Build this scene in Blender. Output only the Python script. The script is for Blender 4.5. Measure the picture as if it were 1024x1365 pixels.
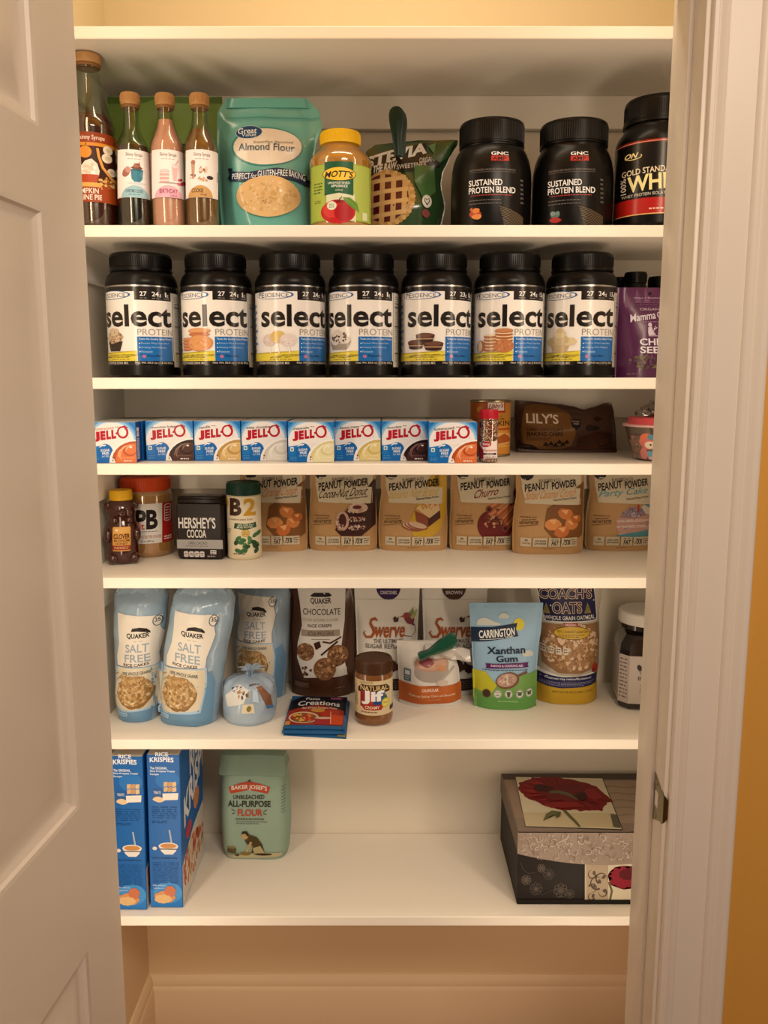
import bpy, bmesh, math, random
from mathutils import Vector, Matrix
from math import sin, cos, pi, radians, asin, atan2, sqrt

for _o in list(bpy.data.objects):
    bpy.data.objects.remove(_o)
SC = bpy.context.scene
COL = SC.collection

# ------------------------------------------------------------------ camera (frame 1024 x 1365)
F = 1130.0
D = 1.5                                   # camera distance in front of the shelf edges (metres)
TH = math.atan((682.5 - 506.0) / F)
CT, ST = cos(TH), sin(TH)
BACK = 0.305                              # back wall of the pantry
FRONT = -0.30                             # inner face of the door wall; its room face is at -0.415
ROOM = -0.415


def rel(v, Y):
    t = (682.5 - v) / F
    d = Y + D
    return d * (t * CT - ST) / (CT + t * ST)


ZC = -rel(1362, BACK)                     # camera height: the back wall meets the floor at row 1362


def Zof(v, Y):
    return ZC + rel(v, Y)


def fwd(Y, z):
    return (Y + D) * CT - (z - ZC) * ST


def Xof(u, v, Y):
    return (u - 512.0) / F * fwd(Y, Zof(v, Y))


def Yof(v, z):                            # distance of a point at height z seen at row v
    t = (682.5 - v) / F
    q = z - ZC
    return q * (CT + t * ST) / (t * CT - ST) - D


cam_d = bpy.data.cameras.new('camera')
cam = bpy.data.objects.new('camera', cam_d)
COL.objects.link(cam)
cam.location = (0, -D, ZC)
cam.rotation_mode = 'XYZ'
cam.rotation_euler = (pi / 2 - TH, 0.0, 0.0)
cam_d.sensor_fit = 'VERTICAL'
cam_d.sensor_height = 36.0
cam_d.lens = F * 36.0 / 1365.0
cam_d.clip_start = 0.02
SC.camera = cam

# ------------------------------------------------------------------ world, lights, exposure
W = bpy.data.worlds.new('world')
SC.world = W
W.use_nodes = True
W.node_tree.nodes['Background'].inputs[0].default_value = (1.0, 0.80, 0.62, 1)
W.node_tree.nodes['Background'].inputs[1].default_value = 0.12


def area(name, loc, rot, sx, sy, power, color):
    l = bpy.data.lights.new(name, 'AREA')
    l.shape = 'RECTANGLE'
    l.size, l.size_y = sx, sy
    l.energy = power
    l.color = color
    o = bpy.data.objects.new(name, l)
    COL.objects.link(o)
    o.location = loc
    o.rotation_euler = rot
    return o


STRIP_POWER, CEIL_POWER, ROOM_POWER = 3.4, 2.9, 21.0
WARM = (1.0, 0.83, 0.61)
for sx in (-1, 1):                        # warm strip lights on the inside of the door wall, either side of the opening
    area('strip_light', (0.475 * sx - 0.01, FRONT + 0.012, 1.22), (pi / 2, 0, 0.5 * sx), 0.05, 2.2, STRIP_POWER, WARM)
area('pantry_ceiling_light', (0, -0.12, 2.47), (0, 0, 0), 0.6, 0.12, CEIL_POWER, WARM)
area('room_ceiling_light', (0.55, -1.85, 2.40), (radians(38), 0, radians(14)), 0.7, 0.4, ROOM_POWER, (1.0, 0.80, 0.62))
SC.view_settings.view_transform = 'Standard'
SC.view_settings.look = 'None'
SC.view_settings.gamma = 1.0
SC.view_settings.use_curve_mapping = False
SC.view_settings.exposure = 0.03
SC.cycles.use_denoising = True
SC.cycles.max_bounces = 8
SC.cycles.caustics_reflective = False
SC.cycles.caustics_refractive = False

# ------------------------------------------------------------------ materials


def lin(c):
    c = c.lstrip('#')
    out = []
    for i in (0, 2, 4):
        x = int(c[i:i + 2], 16) / 255.0
        out.append(x / 12.92 if x <= 0.04045 else ((x + 0.055) / 1.055) ** 2.4)
    return (*out, 1.0)


_mats = {}
PACK = (0.89, 0.95, 1.08)                # packaging colours are given as they look under the warm lamps; this is the lamps' tint taken out


def pk(c):
    x = lin(c)
    return tuple(min(0.92, a * b) for a, b in zip(x[:3], PACK)) + (1.0,)



def M(col, rough=0.42, metal=0.0, trans=0.0, bump=0.0, bscale=60.0, vary=0.0, coat=0.0, alpha=1.0, raw=False):
    key = (col, rough, metal, trans, bump, bscale, vary, coat, alpha, raw)
    if key in _mats:
        return _mats[key]
    m = bpy.data.materials.new('paint_%d' % len(_mats))
    m.use_nodes = True
    nt = m.node_tree
    b = nt.nodes['Principled BSDF']
    b.inputs['Base Color'].default_value = lin(col) if raw else pk(col)
    b.inputs['Roughness'].default_value = rough
    b.inputs['Metallic'].default_value = metal
    b.inputs['Transmission Weight'].default_value = trans
    b.inputs['Specular IOR Level'].default_value = 0.5 if rough < 0.3 or metal else 0.22
    b.inputs['Coat Weight'].default_value = coat
    b.inputs['Coat Roughness'].default_value = 0.15
    if bump or vary:
        tc = nt.nodes.new('ShaderNodeTexCoord')
        n = nt.nodes.new('ShaderNodeTexNoise')
        n.inputs['Scale'].default_value = bscale
        n.inputs['Detail'].default_value = 4
        nt.links.new(tc.outputs['Object'], n.inputs['Vector'])
        if bump:
            bp = nt.nodes.new('ShaderNodeBump')
            bp.inputs['Strength'].default_value = bump
            bp.inputs['Distance'].default_value = 0.002
            nt.links.new(n.outputs['Fac'], bp.inputs['Height'])
            nt.links.new(bp.outputs['Normal'], b.inputs['Normal'])
        if vary:
            mx = nt.nodes.new('ShaderNodeMix')
            mx.data_type = 'RGBA'
            c = lin(col) if raw else pk(col)
            mx.inputs[6].default_value = tuple(max(0, x * (1 - vary)) for x in c[:3]) + (1,)
            mx.inputs[7].default_value = tuple(min(1, x * (1 + vary)) for x in c[:3]) + (1,)
            nt.links.new(n.outputs['Fac'], mx.inputs[0])
            nt.links.new(mx.outputs[2], b.inputs['Base Color'])
    _mats[key] = m
    return m


def clear(col, keep=0.12, gloss=1.0, rough=0.03):
    """thin clear plastic / bottle glass: tinted see-through with a fresnel gloss"""
    key = ('clear', col, keep, gloss, rough)
    if key in _mats:
        return _mats[key]
    m = bpy.data.materials.new('clear_%d' % len(_mats))
    m.use_nodes = True
    nt = m.node_tree
    nt.nodes.clear()
    out = nt.nodes.new('ShaderNodeOutputMaterial')
    tr = nt.nodes.new('ShaderNodeBsdfTransparent')
    tr.inputs[0].default_value = lin(col)
    gl = nt.nodes.new('ShaderNodeBsdfGlossy')
    gl.inputs['Roughness'].default_value = rough
    fr = nt.nodes.new('ShaderNodeFresnel')
    fr.inputs[0].default_value = 1.45
    ad = nt.nodes.new('ShaderNodeMath')
    ad.operation = 'MULTIPLY_ADD'
    ad.inputs[1].default_value = gloss
    ad.inputs[2].default_value = keep * 0.2
    mx = nt.nodes.new('ShaderNodeMixShader')
    nt.links.new(fr.outputs[0], ad.inputs[0])
    ge = nt.nodes.new('ShaderNodeNewGeometry')            # the gloss belongs to the outer side of the wall
    sb = nt.nodes.new('ShaderNodeMath')
    sb.operation = 'SUBTRACT'
    sb.inputs[0].default_value = 1.0
    nt.links.new(ge.outputs['Backfacing'], sb.inputs[1])
    mu = nt.nodes.new('ShaderNodeMath')
    mu.operation = 'MULTIPLY'
    nt.links.new(ad.outputs[0], mu.inputs[0])
    nt.links.new(sb.outputs[0], mu.inputs[1])
    nt.links.new(mu.outputs[0], mx.inputs[0])
    nt.links.new(tr.outputs[0], mx.inputs[1])
    nt.links.new(gl.outputs[0], mx.inputs[2])
    nt.links.new(mx.outputs[0], out.inputs[0])
    _mats[key] = m
    return m


# ------------------------------------------------------------------ mesh builder


class MB:
    def __init__(s):
        s.v, s.f, s.m, s.mats = [], [], [], []

    def slot(s, mat):
        if mat not in s.mats:
            s.mats.append(mat)
        return s.mats.index(mat)

    def add(s, verts, faces, mat):
        k = len(s.v)
        i = s.slot(mat)
        s.v += [tuple(p) for p in verts]
        for f in faces:
            s.f.append([k + a for a in f])
            s.m.append(i)
        return s

    def box(s, x0, y0, z0, x1, y1, z1, mat, bev=0.0, seg=2):
        if bev <= 0:
            v = [(x, y, z) for x in (x0, x1) for y in (y0, y1) for z in (z0, z1)]
            f = [(0, 1, 3, 2), (4, 6, 7, 5), (0, 4, 5, 1), (2, 3, 7, 6), (0, 2, 6, 4), (1, 5, 7, 3)]
            return s.add(v, f, mat)
        bm = bmesh.new()
        bmesh.ops.create_cube(bm, size=1.0)
        for p in bm.verts:
            p.co = ((x0 + x1) / 2 + p.co.x * (x1 - x0), (y0 + y1) / 2 + p.co.y * (y1 - y0), (z0 + z1) / 2 + p.co.z * (z1 - z0))
        bmesh.ops.bevel(bm, geom=list(bm.edges), offset=bev, segments=seg, profile=0.5, affect='EDGES')
        return s.bm(bm, mat)

    def bm(s, bm, mat):
        bm.verts.index_update()
        s.add([p.co[:] for p in bm.verts], [[q.index for q in f.verts] for f in bm.faces], mat)
        bm.free()
        return s

    def lathe(s, prof, mat, seg=64, cx=0, cy=0, sq=None, cap=True):
        """prof: (radius, z) from the bottom up; sq = exponent of a squarish section"""
        v, f = [], []
        for r, z in prof:
            for i in range(seg):
                a = 2 * pi * i / seg
                k = 1.0
                if sq:
                    k = (abs(cos(a)) ** sq + abs(sin(a)) ** sq) ** (-1.0 / sq)
                v.append((cx + r * k * cos(a), cy + r * k * sin(a), z))
        n = len(prof)
        for j in range(n - 1):
            for i in range(seg):
                q = (i + 1) % seg
                f.append((j * seg + i, j * seg + q, (j + 1) * seg + q, (j + 1) * seg + i))
        if cap:
            if prof[0][0] > 1e-5:
                f.append(tuple(reversed(range(seg))))
            if prof[-1][0] > 1e-5:
                f.append(tuple((n - 1) * seg + i for i in range(seg)))
        return s.add(v, f, mat)

    def tube(s, pts, r, mat, seg=8, flat=1.0):
        pts = [Vector(p) for p in pts]
        v, f = [], []
        for j, p in enumerate(pts):
            d = (pts[min(j + 1, len(pts) - 1)] - pts[max(j - 1, 0)]).normalized()
            a = d.cross(Vector((0, 1, 0)))
            if a.length < 1e-3:
                a = d.cross(Vector((1, 0, 0)))
            a.normalize()
            b = d.cross(a)
            rr = r[j] if isinstance(r, (list, tuple)) else r
            for i in range(seg):
                t = 2 * pi * i / seg
                v.append(tuple(p + a * rr * cos(t) + b * rr * flat * sin(t)))
        n = len(pts)
        for j in range(n - 1):
            for i in range(seg):
                q = (i + 1) % seg
                f.append((j * seg + i, j * seg + q, (j + 1) * seg + q, (j + 1) * seg + i))
        f.append(tuple(reversed(range(seg))))
        f.append(tuple((n - 1) * seg + i for i in range(seg)))
        return s.add(v, f, mat)

    def ball(s, c, rx, ry, rz, mat, seg=20, rings=12):
        prof = []
        v, f = [], []
        for j in range(rings + 1):
            t = -pi / 2 + pi * j / rings
            for i in range(seg):
                a = 2 * pi * i / seg
                v.append((c[0] + rx * cos(t) * cos(a), c[1] + ry * cos(t) * sin(a), c[2] + rz * sin(t)))
        for j in range(rings):
            for i in range(seg):
                q = (i + 1) % seg
                f.append((j * seg + i, j * seg + q, (j + 1) * seg + q, (j + 1) * seg + i))
        return s.add(v, f, mat)

    def build(s, name, parent=None, smooth=True, angle=35):
        me = bpy.data.meshes.new(name)
        me.from_pydata(s.v, [], s.f)
        for m in s.mats:
            me.materials.append(m)
        me.polygons.foreach_set('material_index', s.m)
        if smooth:
            me.polygons.foreach_set('use_smooth', [True] * len(s.f))
            me.set_sharp_from_angle(angle=radians(angle))
        me.update()
        o = bpy.data.objects.new(name, me)
        COL.objects.link(o)
        if parent is not None:
            o.parent = parent
        return o


def thing(name, label, cat, loc=(0, 0, 0), rz=0.0, group=None):
    o = bpy.data.objects.new(name, None)
    o.empty_display_size = 0.02
    COL.objects.link(o)
    o.location = loc
    o.rotation_euler = (0, 0, rz)
    o['label'], o['category'] = label, cat
    if group:
        o['group'] = group
    return o


def tag(o, label, cat, group=None):
    o['label'], o['category'] = label, cat
    if group:
        o['group'] = group
    return o


def struct(o):
    o['kind'] = 'structure'
    return o


# ------------------------------------------------------------------ printing (shapes and lettering laid on a surface)
_txt = {}


def text_mesh(txt, bold):
    key = (txt, bold)
    if key in _txt:
        return _txt[key]
    c = bpy.data.curves.new('lettering', 'FONT')
    c.body = txt
    c.size = 1.0
    c.offset = bold * 0.45
    c.resolution_u = 3
    c.fill_mode = 'FRONT'
    o = bpy.data.objects.new('lettering', c)
    COL.objects.link(o)
    dg = bpy.context.evaluated_depsgraph_get()
    me = bpy.data.meshes.new_from_object(o.evaluated_get(dg))
    vs = [(p.co.x, p.co.y) for p in me.vertices]
    fs = [tuple(p.vertices) for p in me.polygons]
    bpy.data.objects.remove(o)
    bpy.data.curves.remove(c)
    bpy.data.meshes.remove(me)
    if not vs:
        vs, fs = [(0, 0), (1, 0), (0, 1)], []
    x0, x1 = min(p[0] for p in vs), max(p[0] for p in vs)
    y0, y1 = min(p[1] for p in vs), max(p[1] for p in vs)
    vs = [((p[0] - x0) / max(1e-6, x1 - x0), (p[1] - y0) / max(1e-6, y1 - y0)) for p in vs]
    _txt[key] = (vs, fs)
    return _txt[key]


class Art:
    """mp: photo-template coordinates (u right, v down) -> surface coordinates (s, t);
    surf: (s, t, off) -> local point.  gs / gt: spacing at which shapes are cut so they follow curves."""

    def __init__(s, mp, surf, gs=None, gt=None, clip=None, rough=0.42, step=0.00003, base=0.0002):
        s.mp, s.surf, s.gs, s.gt, s.clip, s.rough = mp, surf, gs, gt, clip, rough
        s.step, s.base = (step if step != 0.00003 or not gt else 0.00005), base
        s.pr = []
        s.rnd = random.Random(7)

    def raw(s, pts, faces, col):
        s.pr.append((pts, faces, col))

    def P(s, pts, col):
        s.raw(pts, [tuple(range(len(pts)))], col)

    def R(s, u0, v0, u1, v1, col):
        s.P([(u0, v1), (u1, v1), (u1, v0), (u0, v0)], col)

    def RR(s, u0, v0, u1, v1, r, col):
        pts = []
        for cx, cy, a0 in ((u1 - r, v1 - r, 0), (u0 + r, v1 - r, 90), (u0 + r, v0 + r, 180), (u1 - r, v0 + r, 270)):
            for k in range(5):
                a = radians(a0 + 22.5 * k)
                pts.append((cx + r * cos(a), cy + r * sin(a)))
        s.P(pts, col)

    def E(s, cu, cv, ru, rv, col, n=28, a0=0, a1=360, rot=0):
        pts = []
        full = abs(a1 - a0) >= 360
        c, q = cos(radians(rot)), sin(radians(rot))
        for k in range(n if full else n + 1):
            a = radians(a0 + (a1 - a0) * k / n)
            x, y = ru * cos(a), rv * sin(a)
            pts.append((cu + x * c - y * q, cv + x * q + y * c))
        s.P(pts, col)

    def ring(s, cu, cv, ru, rv, w, col, n=28, a0=0, a1=360, w1=None):
        pts, fs = [], []
        for k in range(n + 1):
            a = radians(a0 + (a1 - a0) * k / n)
            ww = w if w1 is None else w + (w1 - w) * k / n
            pts.append((cu + ru * cos(a), cv + rv * sin(a)))
            pts.append((cu + (ru - ww) * cos(a), cv + (rv - ww) * sin(a)))
        for k in range(n):
            fs.append((2 * k, 2 * k + 1, 2 * k + 3, 2 * k + 2))
        s.raw(pts, fs, col)

    def W(s, path, w, col):
        """stroke along a path; w number or list"""
        pts, fs = [], []
        n = len(path)
        for k in range(n):
            p0, p1 = path[max(0, k - 1)], path[min(n - 1, k + 1)]
            dx, dy = p1[0] - p0[0], p1[1] - p0[1]
            L = sqrt(dx * dx + dy * dy) or 1.0
            ww = (w[k] if isinstance(w, (list, tuple)) else w) / 2.0
            pts.append((path[k][0] - dy / L * ww, path[k][1] + dx / L * ww))
            pts.append((path[k][0] + dy / L * ww, path[k][1] - dx / L * ww))
        for k in range(n - 1):
            fs.append((2 * k, 2 * k + 1, 2 * k + 3, 2 * k + 2))
        s.raw(pts, fs, col)

    def T(s, txt, u0, v0, u1, v1, col, bold=0.0, sh=0.0, slant=0.0, arc=0.0, rot=0.0):
        vs, fs = text_mesh(txt, bold)
        cu, cv = (u0 + u1) / 2, (v0 + v1) / 2
        c, q = cos(radians(rot)), sin(radians(rot))
        pts = []
        for x, y in vs:
            u = u0 + x * (u1 - u0) + sh * (y - 0.5) * (v1 - v0)
            v = v1 - y * (v1 - v0) + slant * (x - 0.5) + arc * (2 * x - 1) ** 2
            if rot:
                a, b = u - cu, v - cv
                u, v = cu + a * c - b * q, cv + a * q + b * c
            pts.append((u, v))
        s.raw(pts, fs, col)

    def L(s, u0, v0, u1, v1, n, col, seed=1, fill=0.5, word=4.0):
        """rows of fine print too small to read"""
        r = random.Random(seed)
        h = (v1 - v0) / n
        pts, fs = [], []
        for k in range(n):
            u = u0
            end = u1 - (r.random() * 0.3 * (u1 - u0) if k == n - 1 else r.random() * 0.08 * (u1 - u0))
            while u < end:
                w = min(end - u, word * (0.4 + 0.9 * r.random()))
                y = v0 + k * h + h * (1 - fill) / 2
                b = len(pts)
                pts += [(u, y + h * fill), (u + w, y + h * fill), (u + w, y), (u, y)]
                fs.append((b, b + 1, b + 2, b + 3))
                u += w + word * 0.28
        s.raw(pts, fs, col)

    def B(s, cu, cv, ru, rv, col, seed=1, n=18, jag=0.22, rot=0):
        r = random.Random(seed)
        c, q = cos(radians(rot)), sin(radians(rot))
        pts = []
        for k in range(n):
            a = 2 * pi * k / n
            j = 1 - jag * r.random()
            x, y = ru * j * cos(a), rv * j * sin(a)
            pts.append((cu + x * c - y * q, cv + x * q + y * c))
        s.P(pts, col)

    def S(s, cu, cv, ru, rv, n, cols, size, seed=1, aspect=1.0):
        """scattered crumbs inside an ellipse"""
        r = random.Random(seed)
        by = {c: ([], []) for c in cols}
        for k in range(n):
            a, d = r.random() * 2 * pi, sqrt(r.random())
            x, y = cu + ru * d * cos(a), cv + rv * d * sin(a)
            z = size * (0.6 + 0.8 * r.random())
            pts, fs = by[r.choice(cols)]
            b = len(pts)
            a0 = r.random() * 6.3
            m = 6
            for i in range(m):
                g = 2 * pi * i / m + a0
                j = 0.75 + 0.35 * r.random()
                pts.append((x + z * j * cos(g) * aspect, y + z * j * sin(g)))
            fs.append(tuple(range(b, b + m)))
        for c in cols:
            if by[c][0]:
                s.raw(by[c][0], by[c][1], c)

    def emit(s, mb):
        off = s.base
        for pts, faces, col in s.pr:
            off += s.step
            if not faces:
                continue
            bm = bmesh.new()
            if s.clip:
                src = [Vector((p[0], p[1], 0)) for p in pts]
            else:
                src = [Vector((*s.mp(*p), 0)) for p in pts]
            vs = [bm.verts.new(p) for p in src]
            for f in faces:
                try:
                    bm.faces.new([vs[i] for i in f])
                except ValueError:
                    pass
            big = [f for f in bm.faces if len(f.verts) > 4]
            if big:
                bmesh.ops.triangulate(bm, faces=big, ngon_method='EAR_CLIP')

            def cut(co, no, clear_outer=False):
                bmesh.ops.bisect_plane(bm, geom=list(bm.verts) + list(bm.edges) + list(bm.faces), dist=1e-7,
                                       plane_co=co, plane_no=no, clear_outer=clear_outer)
            if s.clip:
                u0, v0, u1, v1 = s.clip
                us = [p.x for p in src]
                ws = [p.y for p in src]
                if min(us) < u0:
                    cut((u0, 0, 0), (-1, 0, 0), True)
                if max(us) > u1:
                    cut((u1, 0, 0), (1, 0, 0), True)
                if min(ws) < v0:
                    cut((0, v0, 0), (0, -1, 0), True)
                if max(ws) > v1:
                    cut((0, v1, 0), (0, 1, 0), True)
                for p in bm.verts:
                    p.co = Vector((*s.mp(p.co.x, p.co.y), 0))
            if not bm.verts:
                bm.free()
                continue
            for g, ax in ((s.gs, 0), (s.gt, 1)):
                if not g:
                    continue
                lo = min(p.co[ax] for p in bm.verts)
                hi = max(p.co[ax] for p in bm.verts)
                k = math.floor(lo / g) + 1
                while k * g < hi - 1e-6:
                    co = [0, 0, 0]
                    no = [0, 0, 0]
                    co[ax], no[ax] = k * g, 1
                    cut(co, no)
                    k += 1
            bm.verts.index_update()
            out = [s.surf(p.co.x, p.co.y, off) for p in bm.verts]
            fs = []
            for f in bm.faces:
                idx = [q.index for q in f.verts]
                a2 = 0.0
                for i in range(len(idx)):
                    p, q = f.verts[i].co, f.verts[(i + 1) % len(idx)].co
                    a2 += p.x * q.y - q.x * p.y
                fs.append(idx if a2 > 0 else idx[::-1])
            mb.add(out, fs, col if not isinstance(col, str) else M(col, s.rough))
            bm.free()
        return mb


def flat_surf(s, t, off):
    return (s, -off, t)


def cyl_surf(R, zs=0.0):
    def fn(a, t, off):
        r = (R(t) if callable(R) else R) + off
        return (r * sin(a), -r * cos(a), t)
    return fn


def interp(tab, t):
    if t <= tab[0][0]:
        return tab[0][1]
    for (a, x), (b, y) in zip(tab, tab[1:]):
        if t <= b:
            k = (t - a) / (b - a) if b > a else 0
            k = k * k * (3 - 2 * k) * 0.5 + k * 0.5
            return x + (y - x) * k
    return tab[-1][1]


class Pouch:
    """soft bag: z up from 0, front towards -y, outline hw(t) round cx(t)"""

    def __init__(s, H, Dp, hw, cx=((0, 0), (1, 0)), prof=((0, .75), (.25, 1), (.6, .7), (.9, .12), (1, .04)), p=2.6, q=0.8,
                 seal=0.05, wr=0.0012, cre=0.0, seed=1, lean=0.0, back=0.4, grid=0.005, sag=0.0, pleat=0.0, proud=0.0009):
        s.proud = proud
        s.pleat = pleat
        s.H, s.D, s.hw, s.cx, s.prof = H, Dp, hw, cx, prof
        s.p, s.q, s.seal, s.wr, s.cre, s.lean, s.back, s.grid, s.sag = p, q, seal, wr, cre, lean, back, grid, sag
        r = random.Random(seed)
        s.waves = [(r.uniform(30, 95), r.uniform(0, 6.3), r.uniform(0, 6.3)) for _ in range(5)]
        s.cr = [(r.uniform(20, 60), r.uniform(-1.2, 1.2), r.uniform(0, 6.3)) for _ in range(4)]

    def wrinkle(s, x, z):
        w = 0.0
        for k, a, ph in s.waves:
            w += sin(k * (x * cos(a) + z * sin(a)) + ph)
        c = 0.0
        if s.cre:
            for k, a, ph in s.cr:
                c += 1 - abs(sin(k * (x * cos(a) + z * sin(a)) + ph)) * 2
        k = max(0.0, z / s.H - 0.72) / 0.28
        if s.pleat and k:
            c2 = (x - interp(s.cx, 1.0)) / (1.15 - k)
            w2 = abs(sin(c2 * 95 + 1.0)) + .5 * abs(sin(c2 * 170))
            return s.wr * w / 2.5 + s.cre * c / 3.0 + s.pleat * k * (w2 - .8)
        return s.wr * w / 2.5 + s.cre * c / 3.0

    def shape(s, x, z):
        t = min(1, max(0, z / s.H))
        h = interp(s.hw, t)
        xi = (x - interp(s.cx, t)) / h
        e = min(1.0, abs(xi) / (1 - s.seal))
        return max(0.0, 1 - e ** s.p) ** s.q, t

    def fy(s, x, z):
        sh, t = s.shape(x, z)
        return -(s.D * interp(s.prof, t) * sh + s.wrinkle(x, z) * min(1, sh * 2 + .15)) + s.lean * z

    def by(s, x, z):
        sh, t = s.shape(x, z)
        return s.D * s.back * interp(s.prof, t) * sh + 0.0008 + s.lean * z

    def zz(s, xi, t):
        return t * s.H - s.sag * (xi * xi) * (1 - t) * 0 + 0.0

    def surf(s, a, t, off):
        t = max(t, 0.0006)
        return (a, s.fy(a, t) - off - s.proud, t)

    def mesh(s, mb, mat, mat_back=None, colfn=None):
        nu = max(16, int(2 * interp(s.hw, 0.5) / s.grid))
        nv = max(16, int(s.H / s.grid))
        v, f = [], []
        xs = []
        for i in range(nu + 1):
            q = -1 + 2 * i / nu
            xs.append(sin(q * pi / 2) * 0.45 + q * 0.55)
        for side in (0, 1):
            for j in range(nv + 1):
                t = j / nv
                h, c = interp(s.hw, t), interp(s.cx, t)
                for i in range(nu + 1):
                    x = c + h * xs[i]
                    z = t * s.H
                    v.append((x, s.fy(x, z) if side == 0 else s.by(x, z), z))
        n = (nu + 1) * (nv + 1)
        I = lambda sd, j, i: sd * n + j * (nu + 1) + i
        for j in range(nv):
            for i in range(nu):
                f.append((I(0, j, i), I(0, j, i + 1), I(0, j + 1, i + 1), I(0, j + 1, i)))
                f.append((I(1, j, i), I(1, j + 1, i), I(1, j + 1, i + 1), I(1, j, i + 1)))
            f.append((I(0, j, 0), I(0, j + 1, 0), I(1, j + 1, 0), I(1, j, 0)))
            f.append((I(0, j, nu), I(1, j, nu), I(1, j + 1, nu), I(0, j + 1, nu)))
        for i in range(nu):
            f.append((I(0, 0, i), I(1, 0, i), I(1, 0, i + 1), I(0, 0, i + 1)))
            f.append((I(0, nv, i), I(0, nv, i + 1), I(1, nv, i + 1), I(1, nv, i)))
        mb.add(v, f, mat)
        return mb


def px_pouch(u_l, u_r, vtop, zs, Yf, outline=None, vb=None):
    """centre x, base half width and height of something whose front plane is at Yf, standing on height zs"""
    H = Zof(vtop, Yf) - zs
    vb = vb if vb else 682.5 - F * ((zs - ZC) * CT + (Yf + D) * ST) / fwd(Yf, zs)
    xl, xr = Xof(u_l, vb, Yf), Xof(u_r, vb, Yf)
    return (xl + xr) / 2, (xr - xl) / 2, H


def row_v(z, Y):                          # image row of height z at distance Y
    return 682.5 - F * ((z - ZC) * CT + (Y + D) * ST) / fwd(Y, z)


def outline(rows, zs, Yf, xc, H):
    """rows: (v, u_left, u_right) from the photograph -> hw and cx tables"""
    hw, cx = [], []
    for v, a, b in sorted(rows, key=lambda r: -r[0]):
        t = (Zof(v, Yf) - zs) / H
        xl, xr = Xof(a, v, Yf) - xc, Xof(b, v, Yf) - xc
        hw.append((t, (xr - xl) / 2))
        cx.append((t, (xr + xl) / 2))
    return hw, cx


def face_map(xc, zs, Yf):
    return lambda u, v: (Xof(u, v, Yf) - xc, Zof(v, Yf) - zs)


def cyl_fit(u0, u1, vref, Yc):
    """centre x and radius of an upright round thing from its two silhouette columns at row vref"""
    xl, xr = Xof(u0, vref, Yc), Xof(u1, vref, Yc)
    return (xl + xr) / 2, (xr - xl) / 2 * 0.998


def cyl_map(xc, R, Yc, zs):
    def mp(u, v):
        q = (Xof(u, v, Yc) - xc) / R
        a = asin(max(-1, min(1, q))) if abs(q) < 1 else (1.57 + (abs(q) - 1) * 2) * (1 if q > 0 else -1)
        return (a, Zof(v, Yc - R) - zs)
    return mp


def az(xc, Yc):                           # yaw that turns a round thing's front to the viewer
    return atan2(-xc, Yc + D)

# ------------------------------------------------------------------ the room
LW, RW = -0.553, 0.640                    # side walls of the pantry
JL, JR = -0.414, 0.381                    # faces of the door jambs
DOOR_H = 2.045
WHITE = M('#efe9df', 0.38, bump=0.03, bscale=220, raw=True)
TRIM = M('#ebe0d3', 0.33, bump=0.02, bscale=150, raw=True)
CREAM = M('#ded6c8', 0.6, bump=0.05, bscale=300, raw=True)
TAN_BOUNCE = M('#d8bd98', 0.6, bump=0.05, bscale=300, raw=True)  # warm light bounced off the floor, painted into the lower pantry walls
GOLD = M('#dfa64e', 0.6, bump=0.08, bscale=260, vary=0.03, raw=True)


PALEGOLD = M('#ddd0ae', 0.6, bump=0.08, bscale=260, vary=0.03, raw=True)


def slab(name, x0, y0, z0, x1, y1, z1, mat, parent=None, bev=0.0):
    o = MB().box(x0, y0, z0, x1, y1, z1, mat, bev).build(name, parent)
    return o


SH = [Zof(v, 0.0) for v in (34.5, 300, 503.5, 618.5, 770.5, 986, 1222)]
TK = 0.0195

# floor of warm brown boards
fm = bpy.data.materials.new('floor_boards')
fm.use_nodes = True
nt = fm.node_tree
bs = nt.nodes['Principled BSDF']
tc = nt.nodes.new('ShaderNodeTexCoord')
mp_ = nt.nodes.new('ShaderNodeMapping')
br = nt.nodes.new('ShaderNodeTexBrick')
br.inputs['Color1'].default_value = lin('#8a5226')
br.inputs['Color2'].default_value = lin('#9c6030')
br.inputs['Mortar'].default_value = lin('#4a2a12')
br.inputs['Scale'].default_value = 1.0
br.inputs['Mortar Size'].default_value = 0.002
br.inputs['Brick Width'].default_value = 0.9
br.inputs['Row Height'].default_value = 0.08
nt.links.new(tc.outputs['Object'], mp_.inputs[0])
nt.links.new(mp_.outputs[0], br.inputs['Vector'])
nt.links.new(br.outputs['Color'], bs.inputs['Base Color'])
bs.inputs['Roughness'].default_value = 0.35
struct(slab('floor', -2.2, -3.2, -0.05, 2.2, BACK + 0.1, 0.0, fm))
TOPZ = SH[0]
struct(slab('wall_back_lower', LW - 0.1, BACK, 0, RW + 0.1, BACK + 0.1, SH[6] - TK, TAN_BOUNCE))
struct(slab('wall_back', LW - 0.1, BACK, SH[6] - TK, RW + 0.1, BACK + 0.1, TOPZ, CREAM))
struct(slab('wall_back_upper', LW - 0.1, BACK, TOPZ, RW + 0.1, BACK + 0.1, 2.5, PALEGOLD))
struct(slab('wall_left_lower', LW - 0.1, FRONT, 0, LW, BACK, SH[6] - TK, TAN_BOUNCE))
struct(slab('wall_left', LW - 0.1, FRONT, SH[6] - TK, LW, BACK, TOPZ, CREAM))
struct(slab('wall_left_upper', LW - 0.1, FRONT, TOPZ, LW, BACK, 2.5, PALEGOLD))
struct(slab('wall_right_lower', RW, FRONT, 0, RW + 0.1, BACK, SH[6] - TK, TAN_BOUNCE))
struct(slab('wall_right', RW, FRONT, SH[6] - TK, RW + 0.1, BACK, TOPZ, CREAM))
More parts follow.
